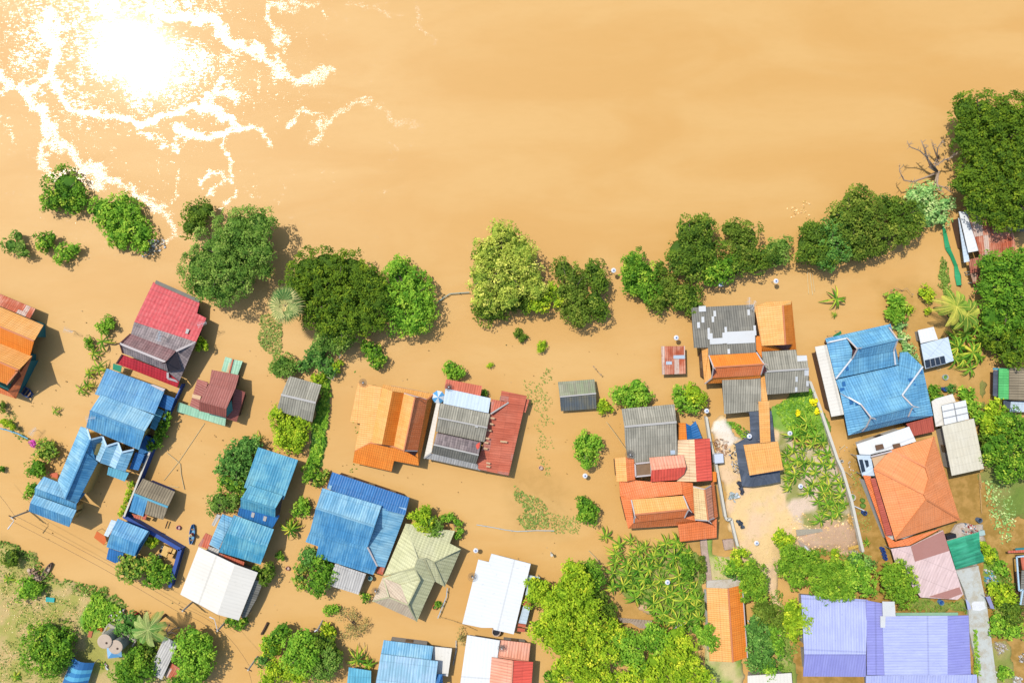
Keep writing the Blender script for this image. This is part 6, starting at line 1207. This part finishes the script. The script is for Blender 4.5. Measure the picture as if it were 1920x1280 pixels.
for x, y, z, lb, rz, m_ in ((298,630,4.6,'pale blue TV antenna on the weathered tiles of the red house',1.4,'flashblue'), (379,607,3.0,'white TV antenna on the right edge of the red tiled house',.3,'whitep'), (303,1011-760+757,0,'',0,''),
   (1405,566,3.4,'TV antenna at the top right corner of the dark grey patched roof',1.57,'whitep'), (1413,572,3.2,'second TV antenna beside the orange gable of the grey complex',1.2,'whitep'), (170,784,4.6,'small white TV antenna on the left ridge of the long blue house',.2,'whitep'), (300,1010,2,'',0,''), (47,787,2,'',0,''), (62,808,1.2,'thin broken antenna mast in the water at the left edge',.9,'whitep'), (128,620,1.4,'white roof antenna leaning out of the water left of the red house',-.3,'whitep'), (1760,1,0,'',0,'')):
    if lb: antenna(x, y, z, lb, rz, m_)
def upole(px, py, h, label, arm=None):
    p = W(px, py, 0); root = empty('utility_pole', (p.x, p.y, 0), label, 'utility pole'); b = MB(); b.tube([(p.x, p.y, -1.4), (p.x, p.y, h)], [.16, .11], 8); b.build('pole', M['concrete'], root)
    b = MB(); b.bar((p.x-.5, p.y+.25, h-.25), (p.x+.5, p.y-.25, h-.25), .1, .1); b.build('crossarm', M['darkwood'], root)
    if arm: q = P(arm); b = MB(); b.tube([(p.x, p.y, h-.1)]+q, [.05, .045, .1, .06][:len(q)+1], 6); b.build('lamp_arm', M['whitep'], root)
    return Vector((p.x, p.y, h-.2))
t1 = upole(56, 957, 4.0, 'utility pole with white lamp arm at the left end of the long blue house', "26,976,4.3 15,991,4.3"); t2 = upole(362, 1127, 3.6, 'utility pole at the lower edge of the big cream roof'); t4 = upole(483, 1230, 4.2, 'utility pole left of the bottom middle thicket')
t5 = upole(605, 1163, 3.4, 'pale leaning lamp post above the bottom middle thicket', "594,1180,3.6 590,1183,3.6"); t3 = upole(424, 1164, 3.4, 'street lamp pole at the bottom corner of the cream roof', "402,1160,3.6 393,1156,3.6")
def wire(a, c, label, off=0.0):
    m = (a+c)/2-Vector((0, 0, .5)); o = Vector((off, off, 0)); pts = [a+o, a.lerp(c, .25)+o-Vector((0,0,.35)), m+o, a.lerp(c, .75)+o-Vector((0,0,.35)), c+o]; b = MB(); b.tube(pts, .018, 4); tag(b.build('power_line', M['black']), label, 'power line', 'overhead power lines along the flooded road')
L0 = W(-40, 900, 4)
for a, c, nm in ((L0, t1, 'from the left edge to the white lamp pole'), (t1, t2, 'between the long blue house pole and the cream roof pole'), (t2, t3, 'along the cream roof edge'), (t3, t4, 'from the cream roof corner to the bottom middle thicket')):
    wire(a, c, 'thin dark overhead power line '+nm, .3)
wire(t1, t2, 'second thin power line between the long blue house pole and the cream roof pole', -.35); wire(t2, t3, 'second thin power line along the cream roof edge', -.3); wire(t4, W(478, 1330, 4), 'power line running off the bottom edge from the bottom left pole'); wire(t3, W(420, 950, 3), 'thin power line from the cream roof corner up the lane', .1)
# ------------------------------------------------------------- boats and people
def boat(pa, pb, wd, mat, label, inner, name='boat', ends=.12, z=.32):
    a, c = W(*pa, .3), W(*pb, .3); L = (c-a).length; ax = (c-a).normalized(); n = Vector((-ax.y, ax.x, 0)); mid = (a+c)/2; root = empty(name, (mid.x, mid.y, 0), label, 'boat'); N = 14
    def hw(s): return wd/2*max(ends, math.sin(math.pi*(s*.96+.02)))**.55
    out, inn = MB(), MB(); rows = []
    for i in range(N+1):
        s = i/N; up = z+.22*(2*s-1)**2; h = hw(s); p = a+ax*(L*s); p = Vector((p.x, p.y, 0))
        rows.append([p+n*h+Vector((0,0,up)), p+n*h*.75+Vector((0,0,-.12)), p-n*h*.75+Vector((0,0,-.12)), p-n*h+Vector((0,0,up)), p-n*(h-.07)+Vector((0,0,up)), p-n*(h-.07)*.72+Vector((0,0,.03)), p+n*(h-.07)*.72+Vector((0,0,.03)), p+n*(h-.07)+Vector((0,0,up))])
    for i in range(N):
        for k in range(8):
            k2 = (k+1) % 8; (inn if k in (4, 5, 6) else out).poly([rows[i][k], rows[i][k2], rows[i+1][k2], rows[i+1][k]])
    out.poly(rows[0]); out.poly(rows[-1][::-1]); out.build('hull', mat, root); inn.build('inner_hull', inner, root)
    for s in (.25, .55, .8): b = MB(); q = a+ax*(L*s); b.box((q.x, q.y, z-.06), (hw(s)*1.8, .2, .05), math.atan2(n.y, n.x)); b.build('thwart', M['wood'], root)
boat((362,983), (358,1019.5), .85, plain((30,120,190), .5, .1), 'narrow blue boat carrying a person, in the channel right of the blue wall', plain((120,180,210), .6, .1)); boat((96.5,1055), (77,1087), .75, plain((150,124,104), .9, .25), 'old weathered wooden boat pulled onto the dry bank', plain((206,184,160), .9, .2)); boat((38,727), (59,742), 1.25, plain((24,96,170), .5, .1), 'small round-ended blue boat moored at the orange house', plain((40,70,110), .6, .1), ends=.5)
def person(px, py, label, shirt, rz=0.0):
    p = W(px, py, .5); root = empty('person', (p.x, p.y, .2), label, 'person'); c, s = math.cos(rz), math.sin(rz)
    def w(x, y, z): return (p.x+x*c-y*s, p.y+x*s+y*c, z)
    V = [w(0,0,.42), w(0,.03,.68), w(0,.05,.92), w(0,.07,1.02), w(0,.10,1.13), w(0,.11,1.24), w(.17,.04,.9), w(.24,.15,.68), (w(.16,.36,.62)), w(-.17,.04,.9), w(-.24,.15,.68), w(-.14,.36,.62), w(.1,.02,.42), w(.14,.38,.5), w(.13,.42,.12), w(.13,.52,.09), w(-.1,.02,.42), w(-.14,.38,.5), w(-.13,.42,.12), w(-.13,.52,.09)]
    E_ = [(0,1),(1,2),(2,3),(3,4),(4,5),(2,6),(6,7),(7,8),(2,9),(9,10),(10,11),(0,12),(12,13),(13,14),(14,15),(0,16),(16,17),(17,18),(18,19)]
    Rd = [.13,.13,.12,.05,.1,.085,.06,.045,.035,.06,.045,.035,.09,.07,.045,.04,.09,.07,.045,.04]
    me = bpy.data.meshes.new('body'); me.from_pydata(V, E_, []); o = link('body', me, plain((186,120,84), .7, .1), root); sk = o.modifiers.new('skin', 'SKIN'); 
    for i, d in enumerate(me.skin_vertices[0].data): d.radius = (Rd[i], Rd[i]); d.use_root = (i == 0)
    ss = o.modifiers.new('sub', 'SUBSURF'); ss.levels = ss.render_levels = 2
    b = MB(); pc = w(0,.03,0); b.lathe((pc[0], pc[1], 0), [(.155,.4),(.165,.6),(.175,.85),(.12,.98),(.07,1.0)], 12); b.build('shirt', shirt, root, smooth=True)
    hc = w(0,.10,0); b = MB(); b.lathe((hc[0], hc[1], 0), [(.25,1.19),(.24,1.21),(.12,1.27),(.08,1.36),(.02,1.38)], 16); b.build('hat', plain((214,190,140), .8, .1), root)
person(361, 1000, 'person in a red shirt and straw hat seated in the blue boat', plain((176,40,44), .8, .1), 3.0)
# ------------------------------------------------------------- umbrellas, canopies, tanks
def umbrella(px, py, z, r, n, c1, c2, label, name='parasol', cat='parasol', rz=0.2):
    p = W(px, py, z); root = empty(name, (p.x, p.y, 0), label, cat); b = MB()
    for k in range(n):
        a0, a1 = rz+2*math.pi*k/n, rz+2*math.pi*(k+1)/n; b.poly([(p.x, p.y, z+.35*r), (p.x+r*math.cos(a0), p.y+r*math.sin(a0), z), (p.x+r*math.cos(a1), p.y+r*math.sin(a1), z)], k % 2)
    b.build('canopy', [c1, c2], root); b = MB(); b.tube([(p.x, p.y, -.5), (p.x, p.y, z+.38*r)], .03, 6); b.build('pole', M['metalgrey'], root)
CB, CW = plain((90,170,220), .7, .08), plain((232,240,244), .7, .04)
umbrella(822, 744, 2.2, .95, 8, CB, CW, 'blue and white parasol between the orange house and the grey and red house')
umbrella(214, 1219, 1.9, 1.45, 4, plain((110,180,226), .7, .08), plain((160,204,236), .7, .08), 'square pale blue pop-up canopy in front of the water tanks', 'pop_up_canopy', 'canopy', .9)
def tank(px, py, h, r, label):
    p = W(px, py, h); root = empty('water_tank', (p.x, p.y, 0), label, 'water tank', 'tall grey water tanks'); b = MB(); b.lathe((p.x, p.y, 0), [(r*.96, -.3), (r, .3), (r, h*.3), (r*1.02, h*.31), (r, h*.33), (r, h*.64), (r*1.02, h*.65), (r, h*.67), (r, h-.05), (r*.97, h)], 28); b.build('shell', plain((170,170,158), .8, .25), root)
    b = MB(); b.lathe((p.x, p.y, h), [(r*1.04, .004), (r*1.04, .07), (r*.9, .1)], 28); b.build('lid', plain((214,190,164), .85, .2), root); b = MB(); b.lathe((p.x+.3, p.y-.2, h+.1), [(.16, .004), (.16, .03)], 10); b.build('hatch', M['darkwood'], root)
tank(196.5, 1201.5, 3.6, .98, 'left tall concrete water tank with a brown lid'); tank(217, 1212, 3.4, .95, 'right tall concrete water tank, partly under the blue canopy')
b = MB(); b.bar(W(203,1170,1.5), W(255,1199,1.5), .45, .12); b.bar(W(203,1170,1.5), W(192,1188,1.5), .2, .12); b.bar(W(255,1199,1.5), W(247,1213,1.5), .2, .12)
for q in ((203,1170), (255,1199), (192,1188), (247,1213)): w_ = W(*q, 1.5); b.tube([(w_.x, w_.y, -.2), (w_.x, w_.y, 1.5)], .08, 6)
tag(b.build('timber_stand', GW), 'pale timber platform behind the two water tanks', 'platform')
# striped tent
p = P("250,680,1.4 530,765,1.4 430,1080,1.4 95,1080,1.4", 'h'); root = empty('striped_tent', ((p[0].x+p[2].x)/2, (p[0].y+p[2].y)/2, 0), 'blue striped barrel-roofed marquee at the bottom left edge', 'tent'); b = MB(); nb = 7
for i in range(nb):
    for k in range(6):
        def q(s, t_): v = p[0].lerp(p[3], s).lerp(p[1].lerp(p[2], s), t_); return Vector((v.x, v.y, 1.4+.8*math.sin(math.pi*t_)))
        b.poly([q(i/nb, k/6), q((i+1)/nb, k/6), q((i+1)/nb, (k+1)/6), q(i/nb, (k+1)/6)], (0, 0, 1, 2, 1, 0, 1)[i])
b.build('canopy', [plain((30,116,176), .6, .12), plain((96,184,220), .6, .1), plain((54,140,196), .6, .1)], root)
for q_ in p: b = MB(); b.tube([(q_.x, q_.y, -.2), (q_.x, q_.y, 1.4)], .05, 6); b.build('post', M['metalgrey'], root)
# green net strip hanging on the lagoon fence
pl = P("1295,435 1318,520 1335,600 1362,660 1395,740 1415,820 1425,895", 'V', .5); wds = [.08, .3, .42, .22, .2, .5, .38]; root = empty('shade_net_fence', (pl[0].x, pl[0].y, 0), 'long crumpled green net fence from the bamboo-like bush down to the coconut palm', 'net fence'); b = MB()
for i in range(len(pl)-1):
    for a in range(4):
        s0, s1 = a/4, (a+1)/4; u0, u1 = pl[i].lerp(pl[i+1], s0), pl[i].lerp(pl[i+1], s1); w0, w1 = wds[i]*(1-s0)+wds[i+1]*s0, wds[i]*(1-s1)+wds[i+1]*s1; d = (pl[i+1]-pl[i]).normalized(); n = Vector((-d.y, d.x, 0)); z0, z1 = random.uniform(0, .2), 0
        b.poly([u0-n*w0+Vector((0,0,-.3)), u1-n*w1+Vector((0,0,-.3)), u1+Vector((0,0,.15)), u0+Vector((0,0,.15))]); b.poly([u0+Vector((0,0,.15)), u1+Vector((0,0,.15)), u1+n*w1+Vector((0,0,-.35)), u0+n*w0+Vector((0,0,-.35))])
b.build('net', plain((40,176,112), .6, .2), root); 
for q_ in pl[::2]: b = MB(); b.tube([(q_.x, q_.y, -1.3), (q_.x, q_.y, .75)], .05, 5); b.build('post', M['wood'], root)
# ------------------------------------------------------------- tubs, barrels, boxes, debris
def ring(px, py, z, r, h, mat, label, fill=None, name='tub', cat='tub', group=None, zm='_'):
    p = P('%f,%f,%f' % (px, py, z), zm)[0]; root = empty(name, (p.x, p.y, 0), label, cat, group); b = MB(); n = 20; t = max(.05, r*.14)
    prof = [(r*.92, z-h), (r, z-.05), (r, z), (r-t, z), (r-t, z-min(h, .25))]; b0 = len(b.v)
    for rr, zz in prof:
        for k in range(n): a = 2*math.pi*k/n; b.v.append((p.x+rr*math.cos(a), p.y+rr*math.sin(a), zz))
    for i in range(len(prof)-1):
        for k in range(n): k2 = (k+1) % n; b.f.append((i*n+k, i*n+k2, (i+1)*n+k2, (i+1)*n+k)); b.m.append(0)
    b.build('rim', mat, root); b = MB(); b.lathe((p.x, p.y, z-min(h, .25)), [(r-t-.002, -.02), (r-t-.002, 0)], 16); b.build('contents', fill or M['glass'], root)
gl = plain((120,160,60), .7, .2); tb = plain((30,90,160), .4, .08); jr = plain((222,196,176), .8, .15)
ring(930.6,1184.7,1.0,.62,1.8,jr,'round concrete ring with a dark hole at the lower edge of the white roof', M['black'], 'concrete_ring', 'concrete ring')
ring(450,697,.5,.5,1,WW,'largest round pale tub full of green weed, beside the slanting white fence', gl, zm='M'); ring(542,722,.4,.32,1,gl,'small green tub in the murky water, upper of two', gl, zm='M'); ring(545,768,.4,.36,1,gl,'small green tub in the murky water, lower of two', gl, zm='M'); ring(558,830,.6,.34,1.2,tb,'dark blue open barrel beside the white leaning pole', zm='M', name='barrel', cat='barrel')
ring(362,385,.3,.22,.6,WW,'small pale ring in the weeds under the white terrace roof corner', zm='M'); ring(1215,592,.5,.38,1,plain((110,160,200), .5, .1),'pale blue round tub in the weeds between the pink carport and purple roof', tb, zm='N'); ring(1545,893,.6,.36,.9,plain((110,130,150), .5, .1),'blue-grey tub right of the orange hip roof corner', zm='M'); ring(1250,672,.3,.4,.8,WF,'round pale pond ring below the pale blue shed', gl, zm='L', name='pond_ring', cat='pond ring'); ring(1188,600,.1,.3,.3,BP,'half sunken hoop below the pale blue shed', M['wood'], zm='L', name='hoop', cat='hoop')

for i, (x, y) in enumerate(((712,133), (722,158), (731,188), (738,215))): ring(x, y, .55, .27, .9, tb, ('top', 'second', 'third', 'bottom')[i]+' blue barrel of the row of four left of the pink carport', plain((20,60,120), .5, .1), 'barrel', 'barrel', 'row of four blue barrels', 'N')
ring(1247,775,.7,.3,.9,tb,'tall blue barrel above the stepped white roofs', tb, 'barrel', 'barrel', None, 'L'); ring(815,662,.45,.3,.8,M['darkwood'],'dark clay jar beside the boxes in the blue walled yard', None, 'water_jar', 'jar', None, 'g'); ring(797,735,.45,.24,.8,WW,'pale jar below the dark jar in the blue walled yard', None, 'water_jar', 'jar', None, 'g'); ring(832,607,.45,.2,.8,WF,'small pale jar above the dark jar in the blue walled yard', None, 'water_jar', 'jar', None, 'g')

ring(334,989,.35,.3,.6,plain((206,110,140), .6, .1),'pink floating basin right of the brown-grey shed', jr, 'basin', 'basin'); ring(1014,877,.35,.3,.6,plain((236,190,170), .6, .1),'pale red floating basin right of the red metal roof', jr, 'basin', 'basin'); ring(539,1065.5,.35,.3,.6,plain((226,150,120), .6, .1),'reddish floating basin in the lane right of the cream roof', jr, 'basin', 'basin'); ring(815,1138.5,.5,.34,.9,plain((230,140,80), .7, .1),'orange clay planter in the water right of the olive hip roof', gl, 'planter', 'planter')
T('small leafy plant beside the orange clay planter', 'mid', "821,1132,7", .9); ring(401,581,.1,.1,.2,M['darkwood'],'tiny brown float right of the red tiled house', None, 'float', 'float')
ring(694,1084,.9,.34,1.2,plain((200,226,210), .6, .1),'pale green jar behind the red tin corner of the largest blue roof', M['wallteal'], 'water_jar', 'jar')
def crate(px, py, z, sx, sy, sz, rz, mat, label, zm='_', name='box', cat='box', group=None):
    p = P('%f,%f,%f' % (px, py, z), zm)[0]; root = empty(name, (p.x, p.y, 0), label, cat, group); b = MB(); b.box((p.x, p.y, z-sz/2), (sx, sy, sz), rz); b.build('body', mat, root, bevel=.03); b = MB(); b.box((p.x, p.y, z+.03), (sx+.06, sy+.06, .05), rz); b.build('lid', mat, root, bevel=.01)
yb = plain((244,196,110), .7, .12); yc = plain((236,178,96), .7, .15)
for x, y, sx, sy, lb in ((888,622,.75,.65,'top left'), (955,655,.6,.8,'upper middle'), (1000,668,.5,.7,'right'), (873,698,.95,.7,'lower left and largest'), (955,722,.8,.75,'lower right')): crate(x, y, .6, sx, sy, .8, -.45, yb if x != 955 else yc, lb+' yellow box of the heap in the blue walled yard', 'g', group='yellow boxes in the blue walled yard')



crate(360,672,1.5,1.25,1.25,1.2,.08,plain((226,232,242), .5, .04),'white square water container against the pale perimeter wall','e','water_container','container'); crate(1297,1030,.9,1.35,.5,.9,.25,M['black'],'dark bench frame at the top left corner of the green shade net','M','bench','bench'); crate(1558,1000,.7,.8,.65,.7,.2,plain((190,214,204), .6, .1),'pale green box right of the green shade net','M')
crate(780,835,.4,.5,1.75,.3,-.25,plain((210,120,80), .8, .2),'rust striped tin sheet laid on bricks beside the green grass','C','tin_sheet','tin sheet'); crate(430,565,.5,1.2,.6,.15,-.1,plain((60,190,180), .6, .2),'turquoise plastic sheet beside the yellow-green round tree','C','plastic_sheet','plastic sheet')
# orange tarp, bags
def sheetflap(spec, zm, mat, label, name='tarpaulin', cat='tarpaulin'):
    b = MB(); p = P(spec, zm); root = empty(name, (p[0].x, p[0].y, 0), label, cat); ar = sum(a.x*c.y-c.x*a.y for a, c in zip(p, p[1:]+p[:1])); p = p if ar > 0 else p[::-1]; b.prism(p, lambda q: q[2]-.03); b.build('sheet', mat, root)
    for q in p: bb = MB(); bb.tube([(q.x, q.y, -1.2), (q.x, q.y, q.z-.05)], .03, 5); bb.build('post', M['metalgrey'], root)
sheetflap("830,1075,1.4 900,1120,1.3 912,1160,1.2 890,1195,1.1 805,1130,1.3", 'B', plain((240,120,50), .7, .15), 'bright orange tarpaulin left of the ribbed blue shed')
sheetflap("420,585,1.0 490,572,1.0 500,600,.9 490,630,.9 440,610,.9", 'B', plain((236,120,80), .7, .15), 'small orange and white awning between the speckled trees and long blue house')
sheetflap("970,830,1.6 1045,850,1.6 1035,905,1.4 965,880,1.4", 'A', plain((20,160,120), .7, .15), 'green awning between the red tiled house and long blue house')

sheetflap("280,318,1.7 350,275,1.7 358,300,1.6 300,330,1.6", 'L', plain((20,150,90), .7, .1), 'green tarpaulin edge at the top of the big blue Thai house')
sheetflap("1418,555,1.4 1450,590,1.4 1468,640,1.3 1440,655,1.3", 'N', plain((190,196,230), .6, .1), 'open left gate leaf of the paved lane', 'gate', 'gate'); sheetflap("1590,540,1.4 1628,537,1.4 1668,645,1.3 1635,640,1.3", 'N', plain((160,160,196), .6, .1), 'open right gate leaf of the paved lane', 'gate', 'gate')
def debris(label, poly, n, cols, smin=.1, smax=.4, z=.45, zm='_', name='rubbish_heap', cat='rubbish'):
    pts = [(q.x, q.y) for q in P(poly, zm, 0)]; xs, ys = [p[0] for p in pts], [p[1] for p in pts]; b = MB(); mats = [plain(c, .7, .1) for c in cols]; k = 0
    while k < n:
        x, y = random.uniform(min(xs), max(xs)), random.uniform(min(ys), max(ys))
        if pdist(np.array([x]), np.array([y]), pts)[0] < 0: continue
        sx, sy, sz = random.uniform(smin, smax), random.uniform(smin, smax)*.7, random.uniform(.04, .25); a = random.uniform(0, 6.28); ca, sa = math.cos(a), math.sin(a); zt = z+sz*random.uniform(.4, 1.2); m = random.choice([4, 5, 6])
        pp = [(x+sx*.5*math.cos(2*math.pi*i/m+.3)*ca-sy*.5*math.sin(2*math.pi*i/m+.3)*sa*random.uniform(.7, 1.2), y+sx*.5*math.cos(2*math.pi*i/m+.3)*sa+sy*.5*math.sin(2*math.pi*i/m+.3)*ca*random.uniform(.7, 1.2), zt+random.uniform(-.06, .06)) for i in range(m)]; b.prism(pp, z-.3, random.randrange(len(mats))); k += 1
    tag(b.build(name, mats), label, cat, None, 'stuff')
WHT = (240,236,230)
debris('scattered white and grey rubbish beside the black tarpaulin', "470,520 590,500 640,850 560,880 510,700", 60, [WHT, (200,190,180), (70,110,160), (60,60,70), (214,190,160)], .1, .4, .42, 'e')
debris('tangle of brown sticks and scrap on the dirt by the perimeter wall', "270,400 450,380 480,620 330,600", 60, [(214,170,130), (190,140,100), (240,214,184)], .05, .7, .42, 'e')
debris('pile of grey and white plastic bags in the dirt yard', "480,1170 560,1120 625,1180 560,1270 490,1260", 22, [(190,204,204), (226,232,232), (160,176,170)], .3, .6, .5, 'e')
debris('heap of broken white rubble near the bottom right', "265,940 340,960 370,1000 300,1050 270,1000", 60, [WHT, (214,196,170), (190,170,140)], .1, .4, .3, 'd')
debris('coloured rubbish on the bank right of the paved lane', "180,360 240,360 300,480 200,490", 45, [WHT, (60,140,210), (236,214,190), (120,190,200)], .12, .4, .3, 'd')
debris('household clutter at the top left of the green shade net', "1410,910 1500,930 1520,990 1380,1010 1360,960", 45, [WHT, (196,60,60), (230,196,170), (120,140,150)], .12, .45, .42, 'M')
debris('clutter under the dark tree by the coconut palm', "1630,90 1740,90 1740,200 1640,210", 45, [WHT, (180,60,80), (90,110,120), (220,200,180)], .1, .35, .2, 'L')
debris('white stones and broken poles in the flooded corner at the bottom right', "400,1210 480,1230 500,1280 420,1280", 30, [WHT, (200,190,160)], .1, .4, .25, 'd'); debris('small rubble mound in the murky water at the bottom right', "455,1060 500,1040 510,1100 470,1115", 26, [(200,180,150), WHT, (150,130,100)], .1, .4, .1, 'd')
debris('scrap wood and white pots above the water tanks', "940,690 1020,640 1100,640 1060,730 980,730", 34, [WHT, (226,190,160), (206,150,120)], .1, .5, .45, 'C'); debris('dry sticks by the old wooden boat', "250,280 330,310 350,400 290,370", 40, [(222,190,160), (200,160,130), (176,140,110)], .04, .9, .4, 'C')
debris('black bags in the dirt yard at the corner of the black tarpaulin', "600,970 660,960 710,1120 660,1160", 12, [(44,50,60), (70,76,90)], .4, .7, .5, 'e'); debris('pots and a dark basin beside the wall corner on the dirt road', "560,250 640,250 650,330 600,330", 8, [(60,70,84), (80,90,100)], .4, .7, .55, 'f')
debris('flotsam of straw and foam against the ragged bright green clump', "1260,800 1400,720 1420,850 1200,960 1230,880", 120, [WHT, (214,190,140), (230,214,180)], .05, .5, .0, 'Q', 'flotsam', 'flotsam'); debris('scattered debris floating in the murky lagoon beside the slanting fence', "300,230 470,220 480,600 420,880 380,600", 40, [WHT, (200,180,130), (150,130,90)], .06, .25, .05, 'M', 'flotsam', 'flotsam')
debris('bright household items in the side strip of the white wing at the right edge', "180,510 230,515 235,590 190,590", 9, [(200,60,70), (60,100,90), WHT], .2, .4, 1.75, 'b'); debris('orange scrap cloth by the plank stack above the striped tent', "590,310 655,305 660,340 600,345", 8, [(240,140,50), (220,110,40)], .2, .5, .45, 'h'); debris('red cloth at the water edge above the coconut palm', "1050,100 1095,95 1100,190 1070,180", 8, [(220,60,60), (230,110,90)], .2, .5, .4, 'h')
debris('white plastic bits near the striped tent', "680,745 730,750 725,830 690,820", 8, [WHT, (220,160,170)], .15, .4, .45, 'h'); debris('loose pale scraps along the right bank of the lagoon', "1640,1080 1700,1200 1720,1330 1660,1330", 20, [WHT, (214,190,150)], .08, .3, .25, 'N', 'flotsam', 'flotsam')
debris('tiny sticks and scum drifting over the flood among the houses', "40,560 480,640 900,640 1200,640 1480,560 1480,640 1240,700 1120,1000 860,1120 640,1150 400,1180 60,1010 20,800", 260, [(210,164,96), (170,130,74), (150,140,80), (230,200,150)], .05, .22, .0, '_', 'flotsam', 'flotsam')
# white post with shadow in open water
b = MB(); q = W(1034.5, 1040.5, 1.3); b.tube([(q.x, q.y, -1), (q.x, q.y, 1.2)], .1, 8); b.box((q.x, q.y, 1.25), (.35, .35, .12), .4); tag(b.build('gate_post', WW), 'lone white capped post standing in open water above the grove', 'post')
print('objects', len(bpy.data.objects), 'faces', sum(len(m.polygons) for m in bpy.data.meshes))
